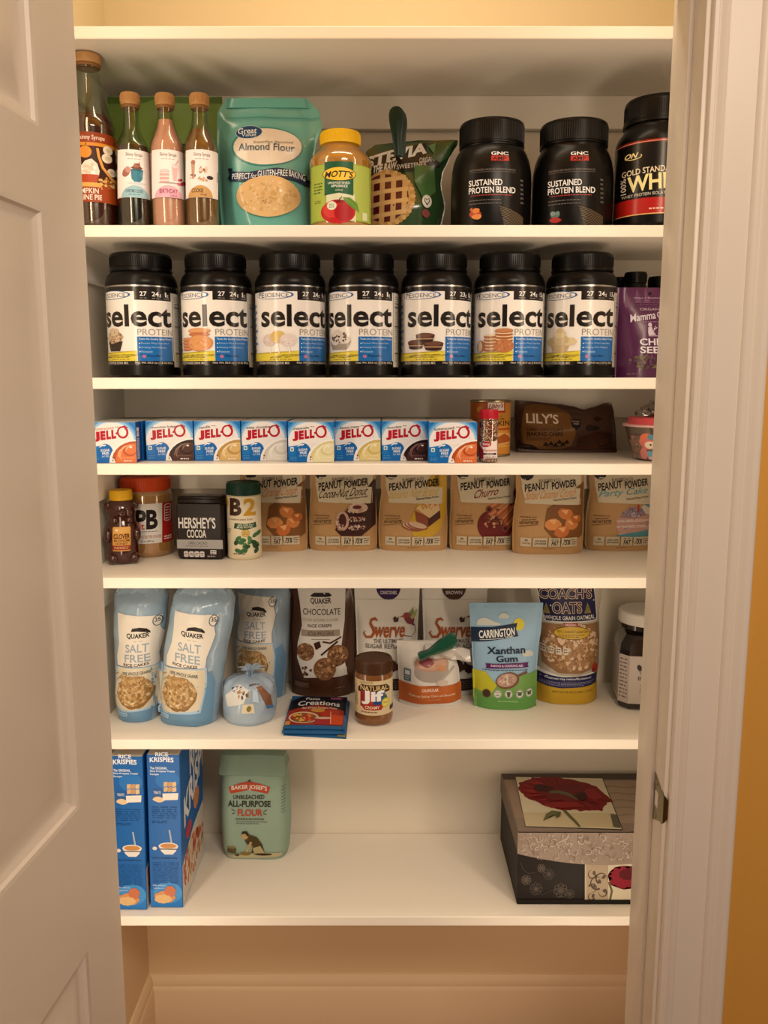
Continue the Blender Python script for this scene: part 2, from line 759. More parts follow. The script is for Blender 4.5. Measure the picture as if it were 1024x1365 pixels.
struct(slab('wall_right_upper', RW, FRONT, TOPZ, RW + 0.1, BACK, 2.5, PALEGOLD))
struct(slab('ceiling', -2.2, -1.0, 2.5, 2.2, BACK + 0.1, 2.56, WHITE))
# the wall with the doorway (golden paint on the room side)
struct(slab('wall_front_right', JR + 0.019, ROOM, 0, 2.2, FRONT, 2.5, GOLD))
struct(slab('wall_front_left', -2.2, ROOM, 0, JL - 0.019, FRONT, 2.5, GOLD))
struct(slab('wall_front_header', JL - 0.019, ROOM, DOOR_H + 0.019, JR + 0.019, FRONT, 2.5, GOLD))


def extrude_z(mb, prof, z0, z1, mat):
    """closed (x, y) section extruded up"""
    n = len(prof)
    v = [(x, y, z0) for x, y in prof] + [(x, y, z1) for x, y in prof]
    f = [(i, (i + 1) % n, n + (i + 1) % n, n + i) for i in range(n)]
    mb.add(v, f, mat)
    bm = bmesh.new()
    for z in (z0, z1):
        vs = [bm.verts.new((x, y, z)) for x, y in prof]
        bm.faces.new(vs)
    bmesh.ops.triangulate(bm, faces=bm.faces[:], ngon_method='EAR_CLIP')
    mb.bm(bm, mat)
    return mb


# jambs with their stops, and the moulded casings
def jamb(side, xj):
    d = side
    mb = MB()
    mb.box(min(xj, xj + d * 0.018), ROOM - 0.004, 0, max(xj, xj + d * 0.018), FRONT + 0.003, DOOR_H, TRIM, 0.0015)
    return mb


jr = MB()
jr.box(JR, ROOM - 0.004, 0, JR + 0.018, FRONT + 0.003, DOOR_H, TRIM, 0.0015)
jr.box(JR - 0.006, ROOM + 0.036, 0, JR + 0.001, FRONT - 0.028, DOOR_H, TRIM, 0.002)
struct(jr.build('trim_1'))
jl = MB()
jl.box(JL - 0.018, ROOM - 0.004, 0, JL, FRONT + 0.003, DOOR_H, TRIM, 0.0015)
struct(jl.build('trim_2'))
jh = MB()
jh.box(JL, ROOM - 0.004, DOOR_H, JR, FRONT + 0.003, DOOR_H + 0.018, TRIM, 0.0015)
struct(jh.build('trim_3'))
# casing section: distance from the jamb edge outwards, thickness towards the room
CAS = [(0.0, 0.010), (0.002, 0.0125), (0.0065, 0.0125), (0.0085, 0.010), (0.010, 0.0095), (0.013, 0.0125), (0.017, 0.014), (0.0195, 0.0125),
       (0.021, 0.0105), (0.024, 0.0105), (0.052, 0.0135), (0.056, 0.0135), (0.058, 0.0165), (0.063, 0.0185), (0.067, 0.0175), (0.069, 0.0155),
       (0.072, 0.0165), (0.0765, 0.0205), (0.082, 0.0215), (0.0865, 0.0205), (0.089, 0.017)]


def casing(name, x0, d, z1):
    prof = [(x0 + d * a, ROOM - t) for a, t in CAS] + [(x0 + d * 0.089, ROOM + 0.001), (x0, ROOM + 0.001)]
    if d < 0:
        prof = prof[::-1]
    return struct(extrude_z(MB(), prof, 0.0, z1, TRIM).build(name, angle=50))


casing('trim_4', JR + 0.006, 1, DOOR_H + 0.1)
casing('trim_5', JL - 0.006, -1, DOOR_H + 0.1)
hd = [(t, DOOR_H + 0.006 + a) for a, t in CAS]
mb = MB()
sec = [(ROOM - t, z) for t, z in hd] + [(ROOM + 0.001, hd[-1][1]), (ROOM + 0.001, hd[0][1])]
n = len(sec)
mb.add([(JL - 0.006, y, z) for y, z in sec] + [(JR + 0.006, y, z) for y, z in sec],
       [(i, (i + 1) % n, n + (i + 1) % n, n + i) for i in range(n)], TRIM)
struct(mb.build('trim_6'))

BASE = M('#dcc3a2', 0.4, raw=True)  # white baseboard with the floor's orange bounce light mixed into its colour
# baseboards inside the pantry: board with a moulded top
BB = [(0, 0), (0.014, 0), (0.014, 0.072), (0.012, 0.078), (0.010, 0.081), (0.011, 0.086), (0.0085, 0.096), (0.004, 0.102), (0, 0.103)]


def baseboard(name, p0, p1, nrm, k=1.0):
    mb = MB()
    v = []
    for (px, py) in (p0, p1):
        for a, z in BB:
            v.append((px + nrm[0] * a, py + nrm[1] * a, z * k))
    n = len(BB)
    f = [(i, (i + 1) % n, n + (i + 1) % n, n + i) for i in range(n)]
    return struct(mb.add(v, f, BASE).build(name))


baseboard('baseboard_back', (LW, BACK), (RW, BACK), (0, -1), 1.25)
baseboard('baseboard_left', (LW, FRONT), (LW, BACK), (1, 0), 1.25)
baseboard('baseboard_right', (RW, FRONT), (RW, BACK), (-1, 0), 1.25)

# ------------------------------------------------------------------ the open door
door = bpy.data.objects.new('door_1', None)
COL.objects.link(door)
door['kind'] = 'structure'
door.location = (-0.3725, -0.404, 0.008)
DA = radians(5.0)
door.rotation_euler = (0, 0, radians(-90) - DA)   # local +x runs from the hinge edge towards the viewer; +y faces into the view


def door_leaf():
    mb = MB()
    Wd, Hd, T = 0.765, 2.03, 0.035
    xs = [(0.104, 0.334), (0.431, 0.661)]
    zs = [(0.24, 0.774), (0.970, 1.691), (1.777, 1.915)]
    loops = [(0.0, 0.0), (0.0045, -0.0015), (0.007, -0.0055), (0.012, -0.0075), (0.017, -0.0095), (0.020, -0.0100), (0.026, -0.0092), (0.044, -0.0035), (0.047, -0.0025)]
    X = sorted({0, Wd} | {a for p in xs for a in p})
    Z = sorted({0, Hd} | {a for p in zs for a in p})
    pan = {(p, q) for p in xs for q in zs}
    for i in range(len(X) - 1):
        for j in range(len(Z) - 1):
            if ((X[i], X[i + 1]), (Z[j], Z[j + 1])) in pan:
                x0, x1, z0, z1 = X[i], X[i + 1], Z[j], Z[j + 1]
                v = []
                for o, y in loops:
                    v += [(x0 + o, y, z0 + o), (x1 - o, y, z0 + o), (x1 - o, y, z1 - o), (x0 + o, y, z1 - o)]
                f = []
                for k in range(len(loops) - 1):
                    for c in range(4):
                        d = (c + 1) % 4
                        f.append((4 * k + d, 4 * k + c, 4 * k + 4 + c, 4 * k + 4 + d))
                k = 4 * (len(loops) - 1)
                f.append((k + 3, k + 2, k + 1, k))
                mb.add(v, f, TRIM)
            else:
                mb.add([(X[i], 0, Z[j]), (X[i + 1], 0, Z[j]), (X[i + 1], 0, Z[j + 1]), (X[i], 0, Z[j + 1])], [(3, 2, 1, 0)], TRIM)
    v = [(0, 0, 0), (Wd, 0, 0), (Wd, 0, Hd), (0, 0, Hd), (0, -T, 0), (Wd, -T, 0), (Wd, -T, Hd), (0, -T, Hd)]
    mb.add(v, [(0, 4, 5, 1), (1, 5, 6, 2), (2, 6, 7, 3), (3, 7, 4, 0), (4, 7, 6, 5)], TRIM)
    return mb


door_leaf().build('leaf', door, angle=28)
BRASS = M('#94875f', 0.26, metal=1.0, bump=0.05, bscale=90)
hg = MB()
for z in (0.22, 1.0, 1.80):
    pass
for z in (0.22, 1.0, 1.80):
    h = MB().tube([(-0.006, -0.040, z - 0.045), (-0.006, -0.040, z + 0.045)], 0.006, BRASS)
    h.build('hinge', door)

# strike plate let into the right jamb, its lip curled round the edge
sp = thing('strike_plate', 'small brass strike plate on the right door jamb beside the flowered box', 'strike plate',
           (JR, ROOM + 0.022, 0.0))
zc_ = Zof(1064, -0.39)
mb = MB()
hh = 0.036
# plate face on the jamb, with the latch opening and a rounded outline
out = [(-0.010, -hh * .86), (-0.001, -hh), (0.016, -hh * .62), (0.016, hh * .62), (-0.001, hh), (-0.010, hh * .86)]
hole = [(-0.006, -0.012), (0.009, -0.012), (0.009, 0.012), (-0.006, 0.012)]
bm = bmesh.new()
yo = [(-0.012, -hh), (0.014, -hh * .80), (0.014, hh * .80), (-0.012, hh)]
# y runs towards the pantry: lip side is the low-y side
yo = [(-0.016, -hh * .66), (0.012, -hh), (0.012, hh), (-0.016, hh * .66)]
ring = []
for ring_pts, x in ((yo, -0.0008), (hole, -0.0008)):
    ring.append([bm.verts.new((x, a, zc_ + b)) for a, b in ring_pts])
for i in range(4):
    bm.faces.new((ring[0][i], ring[0][(i + 1) % 4], ring[1][(i + 1) % 4], ring[1][i]))
mb.bm(bm, BRASS)
# lip: a curved tongue over the jamb edge
lv, lf = [], []
LIP = [(-0.0008, -0.0155), (-0.0012, -0.022), (-0.0014, -0.0262), (-0.0004, -0.0284), (0.0022, -0.0296), (0.0052, -0.0300)]
for k, (x, y) in enumerate(LIP):
    hz = (.0235, .0235, .0225, .021, .018, .0135)[k]
    lv += [(x, y, zc_ - hz), (x, y, zc_ + hz)]
for k in range(len(LIP) - 1):
    lf.append((2 * k, 2 * k + 1, 2 * k + 3, 2 * k + 2))
mb.add(lv, lf, BRASS)
mb.build('plate', sp)
MB().box(0.0002, -0.006, zc_ - 0.012, 0.0006, 0.009, zc_ + 0.012, M('#1a140e', 0.8)).build('latch_hole', sp)
for dz in (-0.025, 0.025):
    mb = MB().ball((-0.0008, 0.001, zc_ + dz), 0.0014, 0.004, 0.004, BRASS, 12, 8)
    mb.build('screw', sp)

# ------------------------------------------------------------------ shelves, each on its cleats
desc = ['topmost white shelf, empty above, syrup bottles beneath it', 'white shelf carrying syrup bottles and the teal flour bag',
        'white shelf carrying the row of seven white-labelled black tubs', 'white shelf carrying the row of small blue pudding boxes',
        'white shelf carrying honey bear and tan peanut powder pouches', 'white shelf carrying rice cake bags and the peanut butter jar',
        'lowest white shelf with two blue cereal boxes and flowered box']
for z, d in zip(SH, desc):
    s = thing('shelf', d, 'shelf', (0, 0, z), 0, 'white pantry shelves')
    MB().box(LW + 0.001, 0, -TK, RW - 0.001, BACK - 0.001, 0, WHITE, 0.0012, 1).build('board', s)
    CH = 0.062
    MB().box(LW + 0.001, BACK - 0.020, -TK - CH, RW - 0.001, BACK - 0.001, -TK, WHITE, 0.001, 1).build('back_cleat', s)
    for x0, x1 in ((LW + 0.001, LW + 0.011), (RW - 0.011, RW - 0.001)):
        MB().box(x0, 0.012, -TK - CH, x1, BACK - 0.020, -TK, WHITE, 0.001, 1).build('side_cleat', s)

# ================================================================== shelf of bottles, bags and black tubs
S1 = SH[1] + 0.0004
CAPTAN = M('#b98a55', 0.5)
GLASS = clear('#e6ede2', 0.35)


def syrup(name, label, uc, vref, Yc, du, v_top, v_cap, v_neck, v_sh, v_fill, liquid, lab, art_fn, lw=1.05, big=False):
    xc, R = cyl_fit(uc - du / 2, uc + du / 2, vref, Yc)
    t = thing(name, label, 'syrup bottle', (xc, Yc, S1), az(xc, Yc), None if big else 'small flavoured syrup bottles')
    z = lambda v: Zof(v, Yc - R * 0.6) - S1
    H, zc, zn, zs_, zf = z(v_top), z(v_cap), z(v_neck), z(v_sh), z(v_fill)
    rn = R * (0.46 if not big else 0.47)
    if big:
        prof = [(R * .9, 0.0), (R, .006), (R, zs_ - .02), (R * 1.03, zs_ - .012), (R * 1.03, zs_ - .002), (R * .97, zs_ + .004), (R * .80, zs_ + .022),
                (R * .6, zs_ + .045), (rn * 1.05, zs_ + .075), (rn * .95, zn), (rn * .9, zc - .008), (rn * 1.0, zc - .005), (rn * 1.0, zc)]
    else:
        d = zn - zs_
        prof = [(R * .9, 0.0), (R, .005), (R, zs_ - .004), (R * .985, zs_ + .08 * d), (R * .9, zs_ + .25 * d), (R * .74, zs_ + .48 * d), (R * .58, zs_ + .72 * d), (rn * 1.06, zs_ + .92 * d),
                (rn, zn + .004), (rn * .96, zc - .007), (rn * 1.06, zc - .005), (rn * 1.06, zc - .001), (rn * .9, zc)]
    MB().lathe(prof, GLASS, 48).build('glass_bottle', t)

    def rad(h):
        for (a, za), (b, zb) in zip(prof, prof[1:]):
            if za <= h <= zb and zb > za:
                return a + (b - a) * (h - za) / (zb - za)
        return prof[-1][0]
    lp = [(R * .86, .004)] + [(rad(h) - .0016, h) for h in [.008 + (zf - .008) * k / 24 for k in range(25)]]
    MB().lathe(lp, liquid, 40).build('syrup', t)
    k = MB()
    k.lathe([(rn * 1.18, zc - .001), (rn * 1.22, zc + .002), (rn * 1.22, H - .002), (rn * 1.14, H)], CAPTAN, 40)
    for i in range(36):
        a = 2 * pi * i / 36
        x, y = rn * 1.22 * cos(a), rn * 1.22 * sin(a)
        k.tube([(x, y, zc + .004), (x, y, H - .004)], .0007, CAPTAN, 5)
    k.build('cap', t)
    MB().lathe([(rn * 1.10, zc - .006), (rn * 1.14, zc - .0035), (rn * 1.10, zc - .001)], M('#8a5f34', .5), 32).build('neck_ring', t)
    mp = cyl_map(xc, R, Yc, S1)
    A = Art(mp, cyl_surf(R), gs=0.10, rough=0.4)
    art_fn(A, uc)
    A.emit(MB()).build('label', t)
    return t


def lab_small(kind):
    def fn(A, c):
        A.R(c - 22, 199, c + 19.5, 263, '#f3e9df')
        A.T('Skinny Syrups', c - 12, 203, c + 9, 209, '#3a3026', .02)
        A.L(c - 10, 210.5, c + 8, 212.5, 1, '#b9a998', 3)
        if kind == 'teacup':
            A.E(c - 11, 229, 4.5, 7, '#a4685a', rot=25)
            A.E(c - 9, 226, 3.5, 4.5, '#c58d80', rot=-20)
            A.B(c + 2, 223, 8, 3, '#7d4a37', 3)
            A.B(c + 2, 220, 5, 3.4, '#a26a50', 5)
            A.P([(c, 218), (c + 4, 217), (c + 6, 214), (c + 5, 220)], '#8a543d')
            A.E(c + 2, 244, 12, 2, '#cfd6d3')
            A.ring(c + 11, 231.5, 4, 5, 1.2, '#dfe6e4')
            A.P([(c - 5.5, 226), (c + 10, 226), (c + 9, 238), (c + 6, 242), (c - 1, 242), (c - 4.5, 238)], '#3d7f92')
            A.E(c + 2.2, 226, 7.8, 1.4, '#2f6678')
            A.E(c, 262.8, 17, 16, '#9fc2c6', a0=180, a1=360)
            A.T('CHRISTMAS COOKIE', c - 12, 252, c + 10, 256.5, '#25566a', .03)
            A.L(c - 8, 258, c + 9, 260, 1, '#5a8b98', 5)
        elif kind == 'cake':
            A.R(c - 12, 228, c + 0, 243, '#e9a9a2')
            for k in range(3):
                A.R(c - 12, 229 + 5 * k, c + 0, 231 + 5 * k, '#f7d9d2')
            A.E(c - 6, 227, 6.2, 1.8, '#f4c7c1')
            A.P([(c + 3, 221), (c + 11, 221), (c + 9, 240), (c + 5, 240)], '#efb9b2')
            A.E(c + 7, 220, 4.2, 3.2, '#f6d6cf')
            A.W([(c + 8, 219), (c + 11, 212)], 1.0, '#d58a80')
            A.E(c, 243.5, 14, 1.0, '#b3a59c')
            A.S(c + 15, 241, 5, 4.5, 14, ['#c6455a', '#d8707c', '#a83246'], 1.6, 4)
            A.E(c - 1, 262.8, 17, 16, '#eeb0bb', a0=180, a1=360)
            A.T('BIRTHDAY', c - 12, 251.5, c + 10.5, 257.5, '#8d2146', .04)
            A.T('cake', c + 1, 258.5, c + 10, 261.5, '#a23a5c', .02)
        else:
            A.P([(c - 15, 217), (c - 10, 217), (c - 11, 238), (c - 14, 238)], '#c59a83')
            A.E(c - 12.5, 216, 2.8, 3, '#b27560')
            A.S(c + 1, 226, 7, 4, 18, ['#a4623f', '#c78d62', '#e5cdb6'], 1.7, 8)
            A.E(c + 9, 236, 4.2, 2.6, '#3b3232')
            A.S(c + 1, 238, 7, 2.6, 14, ['#e2c9ae', '#c99d74'], 1.4, 9)
            A.S(c - 13, 234, 4, 4, 6, ['#7d4f3a'], 1.0, 10)
            A.E(c - 3, 262.8, 15.5, 16, '#c99b5f', a0=180, a1=360)
            A.T('COOKIE', c - 14, 251, c + .5, 256.5, '#4a2c12', .04)
            A.T('dough', c - 3, 257.5, c + 5, 261, '#5a3516', .02)
            A.W([(c + 18.3, 226), (c + 18.3, 240)], 1.0, '#9a9088')
    return fn


syrup('syrup_bottle', 'clear bottle of nearly black syrup, teal cup on its label', 180, 285, .062, 44.5, 121, 136, 166, 197, 193, M('#120a07', 0.12, coat=.5), None, lab_small('teacup'))
syrup('syrup_bottle', 'bottle of pink syrup with birthday label, between the dark and brown ones', 225.5, 285, .062, 44.5, 122, 137, 157, 197, 157, M('#e79a86', 0.2, coat=.4), None, lab_small('cake'))
syrup('syrup_bottle', 'bottle of amber brown cookie syrup, rightmost of the syrup bottles', 270.5, 285, .062, 44.5, 122, 137, 158, 197, 171, M('#7a4a1f', 0.15, coat=.4), None, lab_small('cookie'))


def lab_big(A, c):
    A.R(c - 33, 175, c + 29.5, 269, '#8f3a15')
    A.R(c - 33, 189, c + 24, 193.5, '#d58a2e')
    A.T('Skinny Syrups', c - 22, 179, c + 12, 187, '#f1d9c2', .02)
    A.R(c - 30, 194, c + 29.5, 246, '#3b1a10')
    A.E(c - 12, 202, 8, 8, '#e08a2c')
    A.W([(c - 12, 194), (c - 11, 190)], 1.5, '#5b6a25')
    for x, y, r in ((16, 197, 6), (15, 208, 6.5), (21, 226, 5.5)):
        A.E(c + x, y, r, r, '#ead9bd')
        A.E(c + x, y, r * .45, r * .45, '#d9c09a')
    A.P([(c - 20, 242), (c - 20, 226), (c - 12, 214), (c - 4, 211), (c + 3, 217), (c + 6, 227), (c + 5, 234)], '#e8d6c0')
    A.S(c - 7, 224, 10, 8, 16, ['#f3e7d8', '#d9bfa3'], 2.6, 3)
    A.P([(c - 18, 232), (c + 5, 232), (c + 3, 246), (c - 16, 246)], '#b2441f')
    A.W([(c + 3, 196), (c + 5, 208), (c + 10, 222), (c + 20, 234), (c + 28, 240)], 3.4, '#d89a4a')
    A.S(c + 14, 244, 13, 9, 60, ['#c98f45', '#8f4a1f', '#dcb169'], 1.7, 6)
    A.R(c - 33, 247, c + 29.5, 269, '#9a4017')
    A.R(c - 24, 243, c + 8, 248.5, '#e0a64e')
    A.T('PUMPKIN', c - 26, 250.5, c + 5, 257.5, '#f4e2cc', .03)
    A.T('PRALINE PIE', c - 30, 259, c + 9, 266, '#f4e2cc', .03)


syrup('syrup_bottle', 'tall bottle of reddish syrup with orange label, half behind the door', 126, 285, .068, 63, 66.5, 79, 88, 161, 152, M('#47180b', 0.12, coat=.5), None, lab_big, big=True)

# --- green bag behind the bottles
Yf = .185
xc, hw0, H = px_pouch(141, 300, 122, S1, Yf, vb=290)
p = Pouch(H, .03, [(0, hw0), (.8, hw0 * .985), (1, hw0 * .96)], wr=.0012, cre=.0012, seed=5)
t = thing('flour_bag', 'large olive green bag standing behind the small syrup bottles', 'bag', (xc, Yf + .03, S1))
mb = p.mesh(MB(), M('#86a04a', 0.28, bump=.1, bscale=40))
A = Art(face_map(xc, S1, Yf), p.surf, .006, .006, rough=.3)
A.R(143, 139.5, 299, 141, '#8aa150')
A.E(244, 206, 19, 17, '#2c4a26')
A.ring(244, 206, 19, 17, 1.2, '#1d331b')
A.E(238, 238, 60, 26, '#748f3f')
A.emit(mb)
mb.build('bag', t)
MB().box(-hw0 * .95, -.0022, H - .012, hw0 * .95, .002, H - .001, M('#5f7a30', .3)).build('top_seal', t)

# --- teal almond flour bag
Yf = .075
rows = [(300, 290, 416), (262, 287, 412), (215, 285, 413), (185, 283, 419), (160, 283, 427), (140, 284, 424), (121, 295, 408)]
xc, hw0, H = px_pouch(289, 415, 121, S1, Yf, vb=295)
hw, cx = outline(rows, S1, Yf, xc, H)
p = Pouch(H, .042, hw, cx, prof=((0, .8), (.3, 1), (.62, .75), (.80, .25), (.9, .1), (1, .05)), wr=.0014, cre=.0044, seed=11, grid=.004, proud=.0012)
t = thing('flour_bag', 'glossy teal stand-up bag of almond flour left of the yellow-lidded jar', 'bag', (xc, Yf + .042, S1))
TEAL = M('#6db3a4', 0.2, bump=.12, bscale=35, coat=.3)
mb = p.mesh(MB(), TEAL)
A = Art(face_map(xc, S1, Yf), p.surf, .004, .004, rough=.22, step=.00018)
A.R(296, 147.5, 424, 149, '#4fa394')
A.R(296, 150, 424, 150.6, '#85cbbd')
A.E(353, 191, 47.5, 28.5, '#3f9283')
A.E(354.5, 191.5, 46, 26.5, '#efe0c8')
A.E(329, 171, 18.8, 10.2, '#c3dbe2')
A.E(329, 171, 18, 9.6, '#20446b')
A.T('Great', 313.5, 164.5, 340, 173, '#f2f5f5', .02)
A.T('Value', 319, 172, 339.5, 177.8, '#e3eced', .01)
A.T('Superfine Blanched', 337, 184.5, 389, 189, '#9a8a6c', .01, slant=-1)
A.T('Almond Flour', 316, 188.5, 391.5, 198.5, '#2d5262', .012, slant=1)
A.P([(301, 221), (308, 222), (308, 238.5), (301, 235), (304, 229)], '#15293f')
A.P([(403, 233), (412, 235), (410, 240), (412, 244), (403, 243)], '#15293f')
A.P([(304.5, 226), (330, 228), (350, 225), (370, 222.5), (390, 224), (407, 229), (407, 243), (390, 238), (370, 236), (350, 238.5), (330, 241), (304.5, 239.5)], '#1d3350')
A.T('PERFECT', 308, 229.5, 333, 237.5, '#eef3f2', .02)
A.T('for', 334, 229.5, 342, 236.5, '#eef3f2', .0, sh=.2)
A.T('GLUTEN-FREE', 343, 225.5, 383, 234.5, '#eef3f2', .02, slant=-2)
A.T('BAKING', 384.5, 226, 405, 235, '#eef3f2', .02, slant=4)
A.E(357, 261, 42.5, 27.5, '#dcb57b')
A.S(357, 262, 36, 22, 90, ['#e6c592', '#d0a566', '#e0bd86'], 2.4, 3)
A.S(360, 267, 26, 4, 16, ['#a97f48'], .8, 5)
A.emit(mb)
mb.build('bag', t)
q = Pouch(.016, .0052, [(0, hw0 * .92), (1, hw0 * .88)], prof=((0, .9), (1, .9)), p=8, q=.3, wr=.0004, seed=3, grid=.006)
sb = q.mesh(MB(), M('#5fae9f', .22)).build('top_seal', t)
sb.location = (interp(cx, .97), 0.0, H - .0165)

# --- applesauce jar with a yellow lid
Yc = .085
xc, R = cyl_fit(413, 496, 285, Yc)
z = lambda v: Zof(v, Yc - R * .7) - S1
t = thing('sauce_jar', 'clear applesauce jar with a yellow lid and apple label', 'jar', (xc, Yc, S1), az(xc, Yc))
SAUCE = M('#b98b45', 0.25, coat=.5)
rl = R * .625
prof = [(R * .88, 0), (R * .97, .006), (R * .985, .014), (R * .985, z(222)), (R * 1.0, z(216)), (R, z(211)), (R * .95, z(205)), (R * .82, z(199)), (R * .68, z(193)), (rl * .97, z(189)), (rl * .95, z(185))]
MB().lathe([(r - .001, zz) for r, zz in prof], SAUCE, 56).build('applesauce', t)
MB().lathe(prof, clear('#f4ead0', .5), 56).build('plastic_jar', t)
k = MB().lathe([(rl * 1.0, z(187.5)), (rl * 1.03, z(187)), (rl * 1.03, z(172)), (rl * .98, z(169.5)), (rl * .0, z(169))], M('#f2c21d', .4), 56)
for i in range(64):
    a = 2 * pi * i / 64
    k.tube([(rl * 1.03 * cos(a), rl * 1.03 * sin(a), z(184)), (rl * 1.03 * cos(a), rl * 1.03 * sin(a), z(174))], .0006, M('#f2c21d', .4), 5)
k.build('lid', t)
A = Art(cyl_map(xc, R * .985, Yc, S1), cyl_surf(R * .985 + .0003), gs=.08, rough=.4)
A.R(415, 217.5, 493.5, 294, '#9cae3d')
A.R(417, 219, 434, 292, '#aabb4c')
A.R(470, 219, 491, 292, '#aebb55')
A.P([(436, 294), (436, 258), (452, 253), (472, 258), (474, 294)], '#dcd9b4')
A.R(433.5, 215, 470.5, 256, '#1f5a38')
A.P([(433.5, 256), (470.5, 256), (470.5, 260), (452, 257), (433.5, 260)], '#1f5a38')
A.E(452.3, 231.5, 21.5, 9.6, '#1d3f24')
A.E(452.3, 231.5, 20.7, 8.8, '#f0c43a')
A.T("MOTT'S", 434.5, 227, 470, 236, '#20170f', .05, sh=.25, arc=1)
A.T('UNSWEETENED', 438, 242, 466, 245, '#e8eed8', .02)
A.T('APPLESAUCE', 442, 246, 463, 249.5, '#f2f4e6', .03)
A.T('APPLE', 447, 252, 457, 254.5, '#c8d2a8', .02)
A.L(420, 241, 431, 257, 4, '#3f5a2a', 3, .35)
A.L(421, 265, 429, 270, 2, '#3f5a2a', 4, .35)
A.E(451, 282, 22, 16, '#c01f22')
A.E(443, 279, 11, 11, '#d23a30')
A.E(458, 283, 12, 12, '#a9161c')
A.E(452, 268.5, 7, 2.4, '#8e1418')
A.W([(452, 269), (453, 265), (456, 262)], 1.1, '#3a2a16')
A.P([(457, 263), (466, 263), (475, 270), (478, 281), (469, 277), (460, 269)], '#5f8a2c')
A.W([(458, 264), (468, 270), (477, 280)], .6, '#83a84a')
A.E(443, 274, 6, 5.8, '#e6e6c9')
A.L(439.5, 271, 446.5, 277, 3, '#4d7a3a', 6, .45, 2)
A.R(482, 281, 488, 292, '#d8dcae')
A.emit(MB()).build('label', t)

# --- dark green bag of sweetener with a pie on it
Yf = .13
rows = [(300, 490, 590), (270, 489, 596), (240, 489, 590), (225, 488, 592), (208, 487, 600), (196, 487, 606), (186, 500, 612), (180, 560, 613)]
xc, hw0, H = px_pouch(490, 592, 180, S1, Yf, vb=295)
hw, cx = outline(rows, S1, Yf, xc, H)
p = Pouch(H, .034, hw, cx, prof=((0, .9), (.3, 1), (.6, .6), (.8, .3), (1, .06)), wr=.0016, cre=.0028, seed=21, grid=.004)
t = thing('sweetener_bag', 'dark green crinkled bag with a lattice pie, right of the applesauce', 'bag', (xc, Yf + .034, S1))
mb = p.mesh(MB(), M('#2c4a28', 0.2, bump=.2, bscale=30, coat=.4))
A = Art(face_map(xc, S1, Yf), p.surf, .005, .005, rough=.28)
A.P([(488, 208), (510, 199), (540, 191), (570, 183), (569, 204), (590, 206), (588, 218), (540, 226), (489, 232)], '#17150f')
A.T('STEVIA', 486, 193, 571, 210, '#e9e4d6', .09, slant=-22, sh=.12)
A.T('IN THE RAW', 488, 214, 529, 225, '#ded8c6', .09, slant=-7, sh=.12)
A.T('ORGANIC', 560, 204, 585, 211, '#cfcab6', .03, slant=-3)
A.T('SWEETENER', 529, 213, 570, 220, '#cfcab6', .03, slant=-6)
A.E(515, 262, 37, 38, '#c49a5a')
for k in range(26):
    a = radians(-95 + k * 8.5)
    A.E(515 + 36 * cos(a), 262 + 36.5 * sin(a), 3.4, 3.4, '#cfa868' if k % 2 else '#b58a4c', n=10)
A.E(513, 262, 32, 33, '#4f1218')
for k in range(4):
    x = 492 + k * 15
    A.P([(x, 228 if 0 < k < 3 else 236), (x + 6.5, 228 if 0 < k < 3 else 236), (x + 5, 296 if k < 3 else 284), (x - 2, 296 if k < 3 else 284)], '#c9a163')
for k in range(4):
    y = 235 + k * 16
    A.P([(490, y + 2), (546 - abs(1.5 - k) * 3, y - 4), (546 - abs(1.5 - k) * 3, y + 2), (490, y + 8)], '#d3ad70')
A.P([(553, 217), (580, 216), (582, 252), (566, 268), (553, 240)], '#46703a')
A.P([(585, 186), (608, 182), (600, 204), (588, 212), (576, 206)], '#3a6233')
A.P([(572, 188), (583, 184), (580, 200)], '#6f9a62')
A.E(569.5, 267.5, 6.6, 9.2, '#d9d6c4')
A.E(569.5, 267.5, 5.4, 7.8, '#efece0')
A.W([(569.5, 273), (566, 267), (567, 263.5), (569.5, 265.5), (572, 263.5), (573, 267), (569.5, 273)], 1.2, '#20301c')
A.B(568, 284, 6, 6, '#8c4a48', 4)
A.emit(mb)
mb.build('bag', t)

# --- dark green clip standing up on that bag


def bag_clip(name, label, pts, ws, loc, col, th=.010, spread=.007, side=0.0):
    """two hinged jaws: a long springy bar and its wider grip, in the local x-z plane"""
    t = thing(name, label, 'bag clip', loc)
    for k, nm in ((0, 'front_jaw'), (1, 'back_jaw')):
        y0 = -th / 2 - spread * (1 - k) + (0 if k == 0 else spread * .4)
        mb = MB()
        n = len(pts)
        v, f = [], []
        for j in range(n):
            a, b = Vector(pts[max(0, j - 1)]), Vector(pts[min(n - 1, j + 1)])
            d = (b - a).normalized()
            nn = Vector((-d.y, d.x))
            c = Vector(pts[j]) + nn * side * k + (Vector(pts[j - 1]) - Vector(pts[j])) * .8 * k * (side != 0 and j > 0)
            w = ws[j] * (1 if k == 0 else .93)
            for s_ in (-1, -.6, 0, .6, 1):
                q = c + nn * w * s_ / 2
                bul = th * .5 * (1 - .55 * s_ * s_)
                v.append((q.x, y0 - bul, q.y))
            for s_ in (1, .6, 0, -.6, -1):
                q = c + nn * w * s_ / 2
                v.append((q.x, y0 + th * .2, q.y))
        for j in range(n - 1):
            for i in range(10):
                q = (i + 1) % 10
                f.append((10 * j + i, 10 * j + q, 10 * j + 10 + q, 10 * j + 10 + i))
        f.append(tuple(range(9, -1, -1)))
        f.append(tuple(range(10 * n - 10, 10 * n)))
        mb.add(v, f, col)
        mb.build(nm, t, angle=40)
    j = len(pts) * 2 // 5
    h = MB().tube([(pts[j][0], -th - spread, pts[j][1]), (pts[j][0], th * .6, pts[j][1])], .0035, col, 12)
    h.build('hinge_pin', t)
    return t


